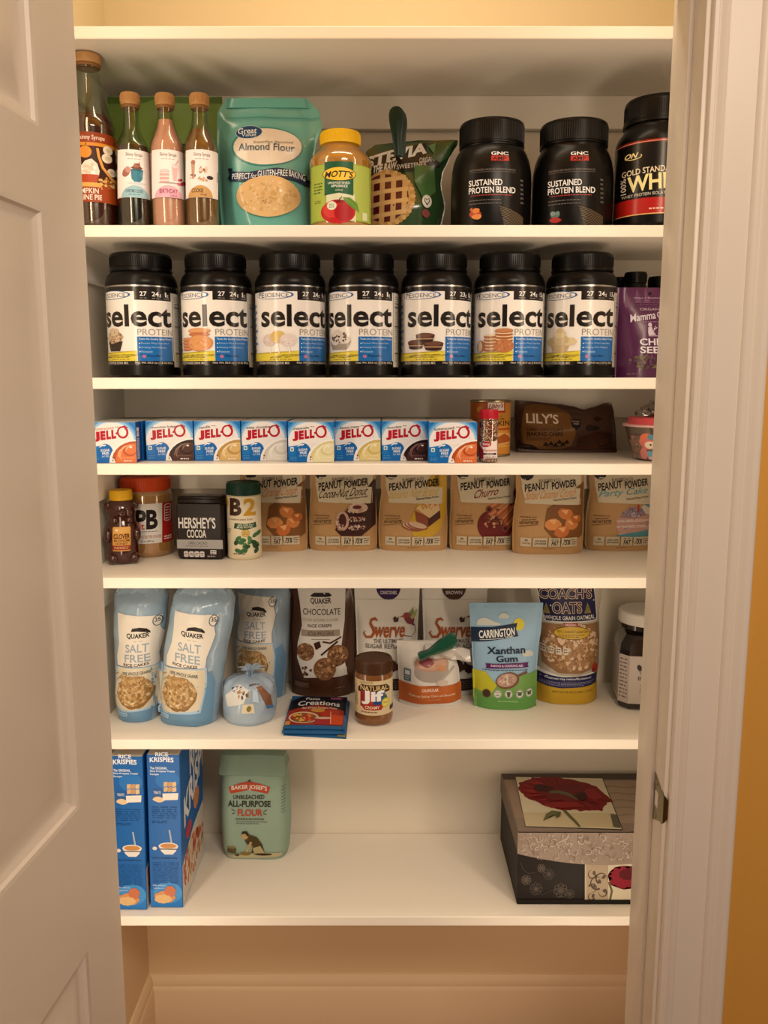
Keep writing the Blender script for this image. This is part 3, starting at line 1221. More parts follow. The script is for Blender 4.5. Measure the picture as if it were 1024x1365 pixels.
DKGREEN = M('#122c22', 0.32)
Yq = .135
cx0, cz0 = Xof(528, 208, Yq), Zof(208, Yq)
cp = [(Xof(u, v, Yq) - cx0, Zof(v, Yq) - cz0) for u, v in ((530, 214), (530, 205), (529.5, 196), (529, 188), (528.5, 182), (528.5, 176), (528.2, 168), (528, 160), (527.8, 154), (527.5, 150.5))]
k_ = fwd(Yq, cz0 + S1) / F
bag_clip('bag_clip', 'dark green clip upright on the crinkled green sweetener bag', cp, [w * fwd(Yq, S1 + .15) / F for w in (9, 11, 12, 13, 15, 17, 19, 19.5, 16, 8)], (cx0, Yq - .022, cz0), DKGREEN, side=-.007)

# --- two black tubs
BLK = M('#0b0908', 0.31)
BLK2 = M('#080706', 0.34)


def black_tub(label, ul, ur, ll, lr, vt, fruit, dx):
    Yc = .10
    xc, R = cyl_fit(ul, ur, 285, Yc)
    xl, rl = cyl_fit(ll, lr, 172, Yc)
    z = lambda v: Zof(v, Yc - R * .8) - S1
    t = thing('protein_tub', label, 'tub', (xc, Yc, S1), az(xc, Yc), 'pair of black protein tubs')
    H = z(vt)
    prof = [(R * .9, 0), (R * .985, .005), (R, .012), (R, z(236)), (R * .985, z(222)), (R * .94, z(208)), (R * .88, z(199)), (R * .83, z(194)), (rl * .97, z(190)), (rl * .97, z(186))]
    MB().lathe(prof, BLK, 72).build('tub', t)
    k = MB().lathe([(rl * .99, z(188)), (rl * 1.01, z(187.5)), (rl * 1.01, z(185.5)), (rl * .985, z(185)), (rl, z(184.5)), (rl, H - .006), (rl * .985, H - .002), (rl * .95, H), (rl * .85, H), (rl * .84, H - .001), (0, H - .001)], BLK2, 72)
    for i in range(96):
        a = 2 * pi * i / 96
        k.tube([(rl * cos(a), rl * sin(a), z(183)), (rl * cos(a), rl * sin(a), H - .007)], .0006, BLK2, 5)
    k.build('lid', t)

    def rad(h):
        for (a, za), (b, zb) in zip(prof, prof[1:]):
            if za <= h <= zb and zb > za:
                return a + (b - a) * (h - za) / (zb - za)
        return prof[-1][0]
    A = Art(cyl_map(xc, R, Yc, S1), cyl_surf(rad), gs=.08, gt=.006, rough=.35, clip=(ul - 9, 140, ur + 9, row_v(S1 + .003, Yc - R)))
    c = (ul + ur) / 2
    d = dx
    A.T('GNC', c + d + 2, 200.5, c + d + 25.5, 205.5, '#e8e2da', .05)
    A.R(c + d + 2, 206.5, c + d + 25.5, 213.5, '#b02f24')
    A.T('AMP', c + d + 4, 207.5, c + d + 22, 212.7, '#2a0d0a', .04)
    A.T('ADVANCED MUSCLE PERFORMANCE', c + d - 26, 224, c + d + 33, 226.5, '#7d7268', .0)
    A.R(c + d - 26, 228, c + d + 33, 228.6, '#5d544c')
    A.T('SUSTAINED', c + d - 26.5, 238.5, c + d + 16, 246.8, '#e9e3da', .035)
    A.T('PROTEIN BLEND', c + d - 26.5, 248.5, c + d + 32.5, 256.8, '#e9e3da', .035)
    A.L(c + d - 24, 258.5, c + d + 32, 260.5, 1, '#a13a33', 4, .6, 3)
    A.L(c + d - 26, 265, c + d + 24, 267.2, 1, '#6a6058', 5, .5, 3)
    A.L(c + d - 26, 269.5, c + d + 28, 271.7, 1, '#6a6058', 6, .5, 3)
    for i in range(6):
        A.L(c + d + 39, 236 + i * 6, c + d + 43, 240 + i * 6, 1, '#6b6058', 8 + i, .6, 2)
    for i in range(11):
        A.W([(c + d + 12 + i * .6, 275 + i * 2.4), (c + d + 26, 279 + i * 2.2), (c + d + 42, 288 + i * 2.2)], .55, '#8a7658')
    if fruit:
        A.B(c + d - 18, 284, 8, 6.5, '#b5492f', 3)
        A.B(c + d - 17, 280, 5, 4, '#d8823e', 5)
        A.P([(c + d - 25, 278), (c + d - 22, 275), (c + d - 20, 283)], '#c9703a')
        A.B(c + d - 16, 288, 7, 4, '#d9884a', 6)
    else:
        A.B(c + d - 17, 286, 6, 3.6, '#5d6f6b', 3)
        A.B(c + d - 20, 283, 3.6, 3.4, '#7f8f88', 5)
        A.B(c + d - 14, 283, 3, 3, '#6b8a7c', 7)
        A.B(c + d - 17, 292, 8, 4, '#a8302c', 4)
    A.emit(MB()).build('printing', t)
    return t


black_tub('black tub left of its pair, orange fruit printed low on it', 601, 707, 612, 698, 154, True, -1)
black_tub('black tub right of its pair, beside the red-banded black tub', 709, 815, 719, 808, 155, False, -3)

# --- black tub with the red band, cut off by the jamb
Yc = .095
xc, R = cyl_fit(818.5, 927, 285, Yc)
xl, rl = cyl_fit(828, 918, 150, Yc)
z = lambda v: Zof(v, Yc - R * .8) - S1
t = thing('protein_tub', 'black tub with a red band and gold lettering by the right jamb', 'tub', (xc, Yc, S1), az(xc, Yc))
H = z(122)
prof = [(R * .9, 0), (R * .98, .006), (R, .012), (R, z(186)), (R * .99, z(182)), (R * .93, z(173)), (rl * 1.03, z(166)), (rl * .98, z(161)), (rl * .97, z(157))]
MB().lathe(prof, BLK, 72).build('tub', t)
k = MB().lathe([(rl * 1.0, z(159)), (rl * 1.03, z(158)), (rl * 1.03, z(154)), (rl * .995, z(153)), (rl * 1.0, z(151)), (rl, H - .008), (rl * .985, H - .003), (rl * .94, H), (0, H)], BLK2, 72)
for i in range(100):
    a = 2 * pi * i / 100
    k.tube([(rl * cos(a), rl * sin(a), z(150)), (rl * cos(a), rl * sin(a), H - .010)], .0006, BLK2, 5)
k.build('lid', t)
A = Art(cyl_map(xc, R, Yc, S1), cyl_surf(R + .0002), gs=.08, rough=.22)
A.R(812, 186, 926, 284, '#15110e')
A.R(812, 183.5, 926, 187.2, '#8f2219')
A.R(812, 185.6, 926, 186.4, '#e0a58c')
A.R(812, 262, 926, 284.5, '#b3201a')
A.R(812, 283, 926, 284.2, '#e3c27a')
A.T('ON', 836.5, 199, 852, 206, '#f0dc9a', .06, sh=.45)
A.ring(847, 204, 11, 4.5, 1.1, '#e8d48c', a0=-30, a1=170)
A.T('GOLD STANDARD', 832.5, 220.5, 903, 228.5, '#e8d6b0', .03, slant=-3)
A.T('WHEY', 839.5, 229.5, 910, 251.5, '#f0e19c', .06, slant=-3)
A.T('100%', 823.5, 239, 845.5, 246, '#efe6cf', .02, rot=-90)
A.T('WHEY PROTEIN ISOLATE + PEPTIDES', 832, 254.5, 915, 258.5, '#cfc6b2', .015, slant=-2)
A.L(866, 275, 890, 279, 1, '#e8c8a8', 3, .5, 4)
A.R(815.5, 262, 823, 283, '#9a9288')
A.L(816, 263, 822.5, 282, 9, '#2a2622', 4, .4, 3)
A.L(816, 205, 823, 212, 2, '#b8b0a8', 5, .35, 3)
A.L(816, 221, 823, 223, 1, '#b8b0a8', 6, .5, 3)
A.emit(MB()).build('label', t)

# ================================================================== the seven white-labelled tubs
S2 = SH[2] + 0.0004
TUBBLK = M('#0a0807', 0.32)
SILVER = M('#c9c4bb', 0.25, metal=1.0)
Yc2 = .086
flav = [
    (191.5, -.24, 'CHOCOLATE CUPCAKE', '27', '24', '1', 'cupcake', 'black tub with chocolate cupcake label, leftmost of the seven'),
    (290.0, -.13, 'SNICKERDOODLE', '27', '24', '1', 'cookies', 'black tub whose label shows stacked golden cookies'),
    (388.0, .17, 'CAKE POP', '27', '24', '1', 'pops', 'black tub whose label shows pale cake pops'),
    (485.0, -.20, "COOKIES 'N CREAM", '27', '24', '1', 'bowl', 'black tub whose label shows a bowl of cookies and cream'),
    (581.5, .21, 'PEANUT BUTTER CUP', '27', '23', '1', 'cups', 'black tub whose label shows three dark peanut butter cups'),
    (678.0, .10, 'PEANUT BUTTER COOKIE', '27', '24', '1.5', 'sandwich', 'black tub whose label shows peanut butter sandwich cookies'),
    (773.5, -.02, 'GOURMET VANILLA', '27', '24', '1.5', 'vanilla', 'black tub whose label shows cream vanilla swirls, next to purple bag'),
]


def flavour(A, k):
    # picture sits between angles -1.05 .. -.1 ; rows 437 .. 468
    if k == 'cupcake':
        A.P([(-.98, 455), (-.36, 455), (-.46, 468), (-.88, 468)], '#2a2019')
        for i in range(7):
            A.W([(-.93 + i * .085, 456), (-.87 + i * .065, 468)], .018, '#3d2f25')
        A.B(-.67, 449, .36, 9, '#b99c7a', 3)
        A.B(-.68, 442.5, .22, 6, '#cdb493', 5)
        A.S(-.67, 449, .30, 9, 34, ['#5d3f2a', '#8f6b4a', '#dcc7a8'], 1.1, 4, aspect=.022)
    elif k == 'cookies':
        for i in range(4):
            A.E(-.86, 465 - i * 4.2, .26, 2.6, '#b5653c')
            A.E(-.86, 464 - i * 4.2, .25, 2.0, '#cf8a58')
        A.E(-.42, 441, .36, 3.4, '#c47a4c')
        A.E(-.42, 440, .36, 3, '#d99a66')
        A.E(-.42, 445.5, .34, 3.0, '#bb7044')
        A.E(-.40, 457, .40, 11, '#c67a48')
        A.E(-.40, 457, .37, 10.2, '#da965c')
        A.S(-.40, 457, .30, 8, 26, ['#c47c48', '#e5ad76'], 1.0, 3, aspect=.025)
    elif k == 'pops':
        for x, y, c in ((-.82, 453, '#d9c3b8'), (-.55, 449, '#d7b562'), (-.25, 453, '#e0cfc6')):
            A.W([(x, y + 6), (x + .04, 471)], .03, '#f6efe4')
            A.E(x, y, .23, 8.2, c)
            A.S(x, y, .19, 6.5, 14, ['#f2e6dc', '#c9aea2', '#e8d9b0'], .9, int(y), aspect=.025)
    elif k == 'bowl':
        A.P([(-1.0, 455), (-.15, 455), (-.30, 466), (-.85, 466)], '#9b8c7d')
        A.E(-.575, 455, .42, 3, '#b9aa9a')
        for i, (x, y) in enumerate(((-.8, 449), (-.45, 449), (-.62, 444), (-.35, 453), (-.72, 454))):
            A.B(x, y, .2, 6, '#d6c8ba', i + 2)
        A.S(-.58, 449, .32, 7, 26, ['#3b2c24', '#5d4a3d'], 1.3, 8, aspect=.025)
    elif k == 'cups':
        for x, y in ((-.82, 458), (-.28, 460), (-.52, 449)):
            A.P([(x - .28, y - 2), (x + .28, y - 2), (x + .22, y + 6), (x - .22, y + 6)], '#39231b')
            A.E(x, y + 5.6, .22, 2, '#39231b')
            A.R(x - .25, y + 1.6, x + .25, y + 3.2, '#b48b62')
            A.E(x, y - 2, .28, 3.4, '#5b382b')
            A.E(x, y - 2.3, .22, 2.4, '#6d4738')
    elif k == 'sandwich':
        for i in range(5):
            A.E(-.62, 466 - i * 4.4, .22, 2.6, '#a86a42')
            A.E(-.62, 464.2 - i * 4.4, .20, 1.2, '#e5c79a')
        for i in range(5):
            A.E(-.22, 458 - i * 4.2, .25, 2.7, '#a5623a')
            A.E(-.22, 456.4 - i * 4.2, .23, 1.2, '#e5c79a')
        A.E(-.22, 440, .25, 2.6, '#bf7f52')
        A.E(-.22, 461, .28, 9, '#b87447')
        A.S(-.22, 461, .22, 7, 16, ['#9d5d35', '#cf9263'], .9, 4, aspect=.025)
        A.E(-.95, 461, .16, 8, '#a86a42', rot=0)
        A.E(-.98, 461, .10, 7, '#dcb98a')
    else:
        A.P([(-.92, 456), (-.2, 456), (-.36, 470), (-.76, 470)], '#c2a878')
        for i, (x, y, r) in enumerate(((-.86, 455, .22), (-.26, 455, .22), (-.56, 452, .30), (-.56, 445, .22), (-.55, 440, .14))):
            A.B(x, y, r, r * 26, '#d8c396' if i % 2 else '#ccb482', i + 2, jag=.12)
        A.ring(-.56, 452, .28, 6, .05, '#bfa470', a0=20, a1=160)


for uc, tw, nm, n1, n2, n3, pic, lab in flav:
    xc, R = cyl_fit(uc - 47.3, uc + 47.3, 440, Yc2)
    z = lambda v: Zof(v, Yc2 - R * .9) - S2
    rl = R * .835
    H = z(334)
    rz = az(xc, Yc2)
    t = thing('protein_tub', lab, 'tub', (xc, Yc2, S2), rz, 'row of white-labelled black tubs')
    prof = [(R * .9, 0), (R * .975, .004), (R * .985, .012), (R * .975, .018), (R * .975, z(379)), (R * .985, z(377)), (R * .975, z(372)), (R * .93, z(366)), (R * .87, z(362)), (rl * .96, z(359.5)), (rl * .96, z(356))]
    MB().lathe(prof, TUBBLK, 72).build('tub', t)
    k = MB()
    k.lathe([(rl * 1.005, z(359)), (rl * 1.02, z(358)), (rl * 1.02, z(355.5)), (rl * .985, z(354.8)), (rl * .985, z(353.6)), (rl, z(353)), (rl, H - .006), (rl * .985, H - .002), (rl * .95, H), (rl * .85, H), (rl * .84, H - .0012), (0, H - .0012)], TUBBLK, 72)
    for i in range(90):
        a = 2 * pi * i / 90
        k.tube([(rl * cos(a), rl * sin(a), z(352)), (rl * cos(a), rl * sin(a), H - .007)], .0006, TUBBLK, 4)
    k.build('lid', t)
    Rl = R * .977
    A = Art(lambda a, v: (a, Zof(v, Yc2 - R) - S2), cyl_surf(Rl), gs=.07, rough=.2)
    WH = '#efe6d8'
    A.R(-2.6, 379.2, 2.6, 487, '#17120e')
    A.R(-2.6, 388, 1.16, 481, WH)
    A.R(1.18, 388, 2.6, 489, '#cfc6b4')
    A.R(-2.6, 379.2, 2.6, 381.2, SILVER)
    A.R(.02, 383, 1.12, 399.5, '#1d1511')
    A.T(n1, .17, 388, .36, 394.2, '#f2ebe0', .03)
    A.T(n2, .50, 388, .70, 394.2, '#f2ebe0', .03)
    A.T('g', .72, 391, .77, 395, '#f2ebe0', .0)
    A.T(n3, .90, 388, .945 if n3 == '1' else 1.03, 394.2, '#f2ebe0', .03)
    A.T('g', 0.965 if n3 == '1' else 1.05, 391, 1.015 if n3 == '1' else 1.10, 395, '#f2ebe0', .0)
    for a in (.17, .50, .86):
        A.L(a, 396, a + .2, 397.6, 1, '#9a9084', 3, .5, .1)
    A.E(-.70, 392.5, .62, 6.0, '#2e5f96')
    A.E(-.72, 392.5, .58, 5.2, WH)
    A.T('PE', -1.22, 389.3, -.97, 395.6, '#2b3f55', .03, sh=.0)
    A.T('SCIENCE', -.95, 390.2, -.22, 395.6, '#34506e', .01)
    A.T('select', -1.12, 405.5, 1.10, 435.5, '#1b1410', .055)
    A.T('PROTEIN', .07, 438.2, 1.12, 446.6, '#8f877c', -.012)
    A.R(.05, 448.5, 1.12, 481, '#1c66a8')
    A.T('Taste the Quality Select Protein', .10, 450.3, 1.08, 453.6, '#d8e4ec', .01)
    A.T('Premium Whey Casein Blend', .16, 456, .96, 459, '#a9c6de', .0)
    A.T('Amazing With Prebiotics', .16, 461.6, .88, 464.6, '#a9c6de', .0)
    A.T('Fantastic', .16, 467, .46, 470, '#a9c6de', .0)
    for i in range(3):
        A.E(.12, 457.6 + 5.5 * i, .018, .8, '#d8e4ec', n=8)
    A.B(.23, 475, .06, 2.4, '#b86a86', 2)
    A.T('PhytoMax', .32, 472.6, .74, 476.6, '#12304f', .03)
    A.P([(-2.0, 481), (.03, 481), (.03, 467.5), (-.3, 469.5), (-1.0, 471.5), (-2.0, 472)], '#dcc63c')
    A.T(nm, -1.06 if len(nm) > 9 else -.62, 472.2, -.02, 476.8, '#241a10', .03, sh=.1)
    A.L(-.8, 478, -.12, 479.8, 1, '#5f5320', 4, .5, .12)
    A.T('PROTEIN POWDER DRINK MIX', -1.25, 482.2, -.22, 485.4, '#cfc6b8', .015)
    A.T('Net Wt 30.0 oz (1.8 lb) 850 g', -.02, 482.2, 1.1, 485.4, '#cfc6b8', .015)
    flavour(A, pic)
    A.L(1.25, 392, 2.0, 482, 30, '#8a8374', 11, .3, .12)
    for v in (402, 407, 433, 470):
        A.R(1.24, v, 2.0, v + 1.0, '#3c362e')
    A.L(-2.3, 402, -1.35, 470, 8, '#2f6ea8', 12, .42, .2)
    lb = A.emit(MB()).build('label', t)
    lb.rotation_euler = (0, 0, tw)

# --- purple seed bag and the small dark bottles behind it
Yf = .05
xc, hw0, H = px_pouch(825, 903, 381, S2, Yf, vb=495)
p = Pouch(H, .03, [(0, hw0 * .98), (.5, hw0), (.85, hw0 * .985), (1, hw0)], prof=((0, .8), (.25, 1), (.65, .7), (.85, .2), (1, .05)), wr=.001, cre=.0018, seed=31, grid=.004)
t = thing('seed_bag', 'purple foil bag of seeds at the right end of the tub row', 'bag', (xc, Yf + .03, S2))
mb = p.mesh(MB(), M('#5a2350', 0.28, bump=.15, bscale=35, coat=.3))
A = Art(face_map(xc, S2, Yf), p.surf, .005, .005, rough=.35)
for x, y, w, h in ((842, 399, 4, 12), (856, 393, 4, 11), (868, 392, 4, 12)):
    A.P([(x - w, y + h * .8), (x - w * .7, y - h * .3), (x - w * .1, y - h), (x + w * .6, y), (x + w, y + h * .8)], '#7a4a6c')
A.E(873, 389, 2.2, 2.2, '#2a1026')
A.T('Nature + Goodness', 851, 394.2, 888, 396.2, '#d8c3cf', .01)
A.L(852, 398, 888, 406, 3, '#8b5a7f', 3, .35, 4)
A.T('ORGANIC', 857, 409.5, 890, 412.8, '#d3b9cb', .01)
A.T('Mamma', 843.5, 416, 877, 426.5, '#eaddE6'.lower(), .03, slant=-5)
A.T('CHIA', 879, 414, 899, 422, '#eadde6', .03, slant=-2)
A.L(855, 427.5, 890, 429.5, 1, '#a3799a', 4, .5, 4)
A.E(868.5, 432.5, 2.6, 2.9, '#dcc9d6')
A.P([(866, 436), (871, 435), (872, 441), (876, 446), (866, 447), (865.5, 442)], '#dcc9d6')
A.W([(872, 444), (874, 438), (876, 434)], .9, '#dcc9d6')
A.W([(874, 439), (878, 436)], .9, '#dcc9d6')
A.R(866, 447.2, 880, 448, '#dcc9d6')
A.T('CHIA', 854, 451, 890, 460.2, '#f0e6ec', .05)
A.T('SEED', 854, 461.8, 892, 471, '#f0e6ec', .05)
A.S(862, 482, 22, 9, 60, ['#6f6248', '#7f7355', '#594a3c', '#67456a'], 2.0, 5)
A.T('NET WT 12 OZ', 838, 497, 856, 499.4, '#a986a0', .0, slant=-1)
A.emit(mb)
mb.build('bag', t)
for i, (ul, ur, vt, Yc, lab) in enumerate(((833, 862, 362, .125, 'small black bottle, middle one of three behind the purple seed bag'), (815, 838, 369, .175, 'small black bottle, leftmost of three behind the purple seed bag'),
                                            (865, 894, 368, .175, 'small black bottle, rightmost of three behind the purple seed bag'))):
    xc, R = cyl_fit(ul, ur, 370, Yc)
    H = Zof(vt, Yc - R * .8) - S2
    t = thing('supplement_bottle', lab, 'bottle', (xc, Yc, S2), 0, 'small black bottles behind the purple bag')
    MB().lathe([(R * 1.0, 0), (R * 1.12, .004), (R * 1.12, H - .032), (R * .98, H - .024), (R * .9, H - .02)], TUBBLK, 40).build('body', t)
    k = MB().lathe([(R * .98, H - .0195), (R, H - .018), (R, H - .003), (R * .95, H), (0, H)], BLK2, 40)
    for j in range(44):
        a = 2 * pi * j / 44
        k.tube([(R * cos(a), R * sin(a), H - .017), (R * cos(a), R * sin(a), H - .004)], .0005, BLK2, 4)
    k.build('cap', t)

# ================================================================== pudding boxes, can, chips, cup
S3 = SH[3] + 0.0004
PUD = [
    # left, right, bottom row, yaw, name on the box, pudding colours (dark, mid, light), where
    (121.5, 182.5, 617, 3.0, 'butterscotch', ('#b9532a', '#d9743f', '#eeb083'), 'blue pudding box, leftmost of the row, showing orange pudding'),
    (195.5, 258.8, 614, 0.5, 'chocolate fudge', ('#2b1512', '#4b2a22', '#8a6a5c'), 'blue pudding box, second from the left, showing dark brown pudding'),
    (259.8, 321.6, 614, 0.5, 'vanilla', ('#b98f4c', '#d6b271', '#ead6a8'), 'blue pudding box, third from the left, showing tan pudding'),
    (322.4, 383.6, 614, 0.3, 'white chocolate', ('#d3c9b4', '#e3dbc9', '#f2ecdf'), 'blue pudding box, fourth from the left, showing whitish pudding'),
    (384.3, 445.8, 616, 0.0, 'cheesecake', ('#d8cb92', '#e6dcab', '#f3ecc9'), 'blue pudding box, fifth from the left, showing pale cream pudding'),
    (446.6, 507.8, 614, -0.3, 'banana cream', ('#cdb468', '#e0cb86', '#f1e4b4'), 'blue pudding box, sixth from the left, showing yellow pudding'),
    (508.6, 570.4, 614, -0.3, 'chocolate', ('#2a1412', '#472521', '#84605a'), 'blue pudding box, seventh from the left, showing chocolate brown pudding'),
    (571.4, 635.8, 617, 0.0, 'butterscotch', ('#b04d26', '#d56f3b', '#efb389'), 'blue pudding box at the right end, orange pudding, beside red-capped sprinkles'),
]
JB = '#1c74b8'
CARD_IN = M('#d9cdb8', 0.6)
CARD_TOP = M('#c9c1b3', 0.55)
BLUEBOX = M(JB, 0.35)
NAVY = M('#1f3f86', 0.35)


def pudding_front(A, name, pc, n):
    A.R(0, 0, 64, 55, JB)
    A.E(31, 26, 36, 33, '#4f97cc')
    A.E(31, 26, 33.5, 30, '#8cbbdd')
    A.E(31, 26, 31, 27, '#c3d9e6')
    A.E(31, 26, 30, 25.5, '#efe7de')
    A.P([(0, 34), (24, 30), (24, 55), (0, 55)], JB)
    A.P([(14, 36), (40, 30), (64, 24), (64, 55), (26, 55)], '#efe7de')
    # red lettering, rising to the right
    R_ = '#b5162c'
    A.T('J', 6.2, 12.6, 14.2, 26.2, R_, .17)
    A.T('E', 15.0, 11.6, 22.2, 24, R_, .17, slant=-.7)
    A.T('L', 23.2, 10.8, 29.8, 23, R_, .17, slant=-.7)
    A.T('L', 30.4, 10, 36.9, 22.2, R_, .17, slant=-.7)
    A.E(37.6, 15, 1.3, 1.6, R_, n=10)
    A.ring(46.2, 13.6, 8, 8.4, 3.2, R_, a0=-60, a1=300, w1=2.0)
    A.W([(44, 7), (49, 5.2), (53.5, 8)], [1.5, 2.2, .8], R_)
    A.E(53.8, 20.5, .5, .5, R_, n=8)
    A.T(name, 7, 6.5, 7 + len(name) * 2.25, 10.2, '#5a3a24' if n else '#c5703a', .02, slant=-2.0)
    A.L(9 + len(name) * 2.25, 5.6, 16 + len(name) * 2.25, 7.2, 1, '#8a7a68', 5, .6, 2)
    # blue badge with a curl
    A.E(21, 40.5, 10.5, 11.5, '#1566ab')
    A.P([(10.5, 40), (10.5, 55), (31, 55), (31.5, 42)], '#1566ab')
    A.R(0, 46, 27, 55, '#1566ab')
    A.W([(13, 34), (17, 31), (22, 31), (19, 33.2)], [.5, 2, 2.4, .4], '#e9f0f2')
    A.T('SUGAR', 14.5, 36, 27, 39.4, '#f1f4f4', .03, slant=-.8)
    A.T('FREE', 16.5, 40.2, 26, 43.6, '#f1f4f4', .03, slant=-.8)
    A.T('FAT FREE', 16, 45, 26, 47.2, '#cfe0ec', .01, slant=-.8)
    A.RR(3, 34.5, 8, 40, .8, '#dde6e8')
    A.R(4, 36, 7, 39, '#6f8f77')
    A.L(2.5, 47, 12, 53, 3, '#5b9ccc', 3 + n, .35, 2.5)
    # the spoonful of pudding
    dk, md, lt = pc
    A.E(62, 54, 36, 30.5, '#f6f0e6')
    A.E(63, 54.5, 34, 29, dk)
    A.E(62, 51, 27, 22, md)
    A.W([(38, 47), (41, 39), (48, 33), (56, 30.5)], [.6, 2.4, 2.2, .5], lt)
    A.W([(43, 51), (40.5, 46), (44, 38)], [.4, 1.6, .4], lt)
    A.E(55, 39, 9.5, 7, dk)
    A.E(56, 37.5, 8, 6, md)
    A.W([(49, 40), (51, 35), (57, 31), (61, 32)], [.4, 1.6, 1.4, .3], lt)
    A.E(56.5, 33.8, 1.8, 1.2, '#f3e6d6')
    A.P([(26.5, 55), (29, 44), (32, 48), (35, 55)], '#efe6da')
    A.L(40, 47.5, 62, 49, 1, lt, 4, .5, 3)
    A.L(46, 51, 62, 53.6, 1, '#efe0cc', 6, .6, 3)
    A.E(31.5, 48, 1.2, 1.4, '#6b5138', n=8)
    A.E(31, 51.5, 1.2, 1.0, '#6b5138', n=8)


BD = 0.044                                # box depth
for n, (u0, u1, vb, yaw, nm, pc, lab) in enumerate(PUD):
    Yf = Yof(vb, S3)
    x0, x1 = Xof(u0, vb, Yf), Xof(u1, vb, Yf)
    Wd, Hd = x1 - x0 - 0.0006, 0.0725
    xc = (x0 + x1) / 2
    for k in range(3):
        ordn = ('first', 'second', 'third', 'fourth', 'fifth', 'sixth', 'seventh', 'eighth')[n]
        lb = lab if k == 0 else 'pudding box %s the %s blue box from the left, only its top showing' % (('directly behind' if k == 1 else 'two deep behind'), ordn)
        t = thing('pudding_box', lb, 'box', (xc, Yf + k * (BD + .0012), S3), radians(yaw) if k == 0 else 0, 'row of small blue pudding boxes')
        mb = MB().box(-Wd / 2, 0, 0, Wd / 2, BD, Hd, BLUEBOX, .0006, 1)
        if k == 0:
            A = Art(lambda u, v: ((u / 64 - .5) * Wd, Hd * (1 - v / 55)), flat_surf, clip=(0.2, 0.2, 63.8, 54.8), rough=.35)
            pudding_front(A, nm, pc, n)
            A.emit(mb)
            B_ = Art(lambda u, v: (u, v), lambda s, t_, o: (Wd / 2 + o, s, t_), rough=.4)
            B_.R(.001, .001, BD - .001, Hd - .001, '#1f3f86')
            B_.R(.005, .006, BD * .52, Hd * .60, '#c9d0d8')
            B_.R(.005, Hd * .64, BD * .52, Hd * .86, '#e9e2da')
            B_.T('JELL-O', .004, Hd * .70, BD * .6, Hd * .80, '#b5162c', .03)
            for i in range(10):
                B_.R(.007, .009 + i * .0035, BD * .5 - .002, .0102 + i * .0035, '#55606e')
            B_.pr = [(p, f, c) for p, f, c in B_.pr]
            B_.emit(mb)
        mb.build('carton', t)
        # top closure: two flaps meeting, paler card
        MB().box(-Wd / 2 + .001, .0008, Hd, Wd / 2 - .001, BD - .001, Hd + .0006, CARD_TOP).build('top_flap', t)

# --- can of pumpkin
Yc = Yof(609, S3) + .040
xc, R = cyl_fit(626, 681, 570, Yc)
H = Zof(533, Yc) - S3
t = thing('pumpkin_can', 'orange pumpkin can standing behind the sprinkle bottle', 'can', (xc, Yc, S3), az(xc, Yc))
TIN = M('#b7a27c', 0.3, metal=1.0)
MB().lathe([(R * .96, .004), (R * .96, H - .004)], M('#c9812f', .35), 64, cap=False).build('can_body', t)
for nm, zz, d in (('bottom_rim', 0, 1), ('top_rim', H, -1)):
    MB().lathe([(R * .97, zz), (R, zz + d * .001), (R, zz + d * .003), (R * .965, zz + d * .0045), (R * .93, zz + d * .004), (R * .92, zz + d * .002), (0, zz + d * .002)][::d], TIN, 64, cap=False).build(nm, t)
A = Art(cyl_map(xc, R * .965, Yc, S3), cyl_surf(R * .961), gs=.09, rough=.35)
A.R(627, 534, 680.5, 608, '#d08a33')
A.R(627, 534, 649, 608, '#b5591f')
A.E(640, 546, 4, 4, '#c78a35')
A.R(649, 535, 673, 550, '#b3241f')
A.R(650.5, 535, 671.5, 547.5, '#ead8c2')
A.T("Libby's", 652, 537.5, 670.5, 546.5, '#8e1a18', .05, sh=.35, slant=-2)
A.L(660, 554, 670, 556, 1, '#7d5220', 3, .5, 3)
A.T('100% PURE', 652, 557, 672, 560, '#3a2a10', .02)
A.T('PUMPKIN', 641, 561, 678.5, 568, '#2d2a14', .03)
A.R(650, 571, 679, 573.5, '#a8481d')
A.E(668, 585, 15, 8, '#dca863')
A.P([(655, 586), (672, 578), (680, 588), (660, 592)], '#a85420')
A.R(655, 594, 680, 596, '#e2a850')
A.emit(MB()).build('label', t)

# --- bottle of sprinkles with a red cap
Yc = Yof(617, S3) + .018
xc, R = cyl_fit(638.5, 663.5, 600, Yc)
z = lambda v: Zof(v, Yc - R * .7) - S3
H = z(546)
t = thing('sprinkle_bottle', 'small clear bottle of mixed sprinkles with a red cap', 'bottle', (xc, Yc, S3), az(xc, Yc))
MB().lathe([(R * .92, 0), (R, .002), (R, z(560)), (R * .93, z(557)), (R * .9, z(556))], clear('#f3ead8', .5), 40).build('plastic_bottle', t)
core = MB().lathe([(R * .9, .002), (R * .94, .004), (R * .94, z(561)), (0, z(560.5))], M('#6b4238', .6), 40)
rr = random.Random(5)
SPC = [M(c, .45) for c in ('#e9dccb', '#efe4d4', '#7e1a1f', '#a3242a', '#4b2a22', '#d9b9a0', '#2d1a16')]
for i in range(950):
    a = rr.uniform(-pi * .78, pi * .05) if rr.random() < .85 else rr.uniform(-pi, pi)
    zz = rr.uniform(.003, z(561.5))
    x, y = R * .955 * cos(a), R * .955 * sin(a)
    d = .0011
    b = rr.uniform(0, pi)
    tx, ty = -sin(a), cos(a)
    h = [(x + tx * d * cos(b) * 1.3, y + ty * d * cos(b) * 1.3, zz + d * 1.3 * sin(b)), (x - tx * d * cos(b) * 1.3, y - ty * d * cos(b) * 1.3, zz - d * 1.3 * sin(b))]
    core.tube(h, .0007, rr.choice(SPC), 5)
sp_ = core.build('sprinkles', t)
sp_['kind'] = 'stuff'
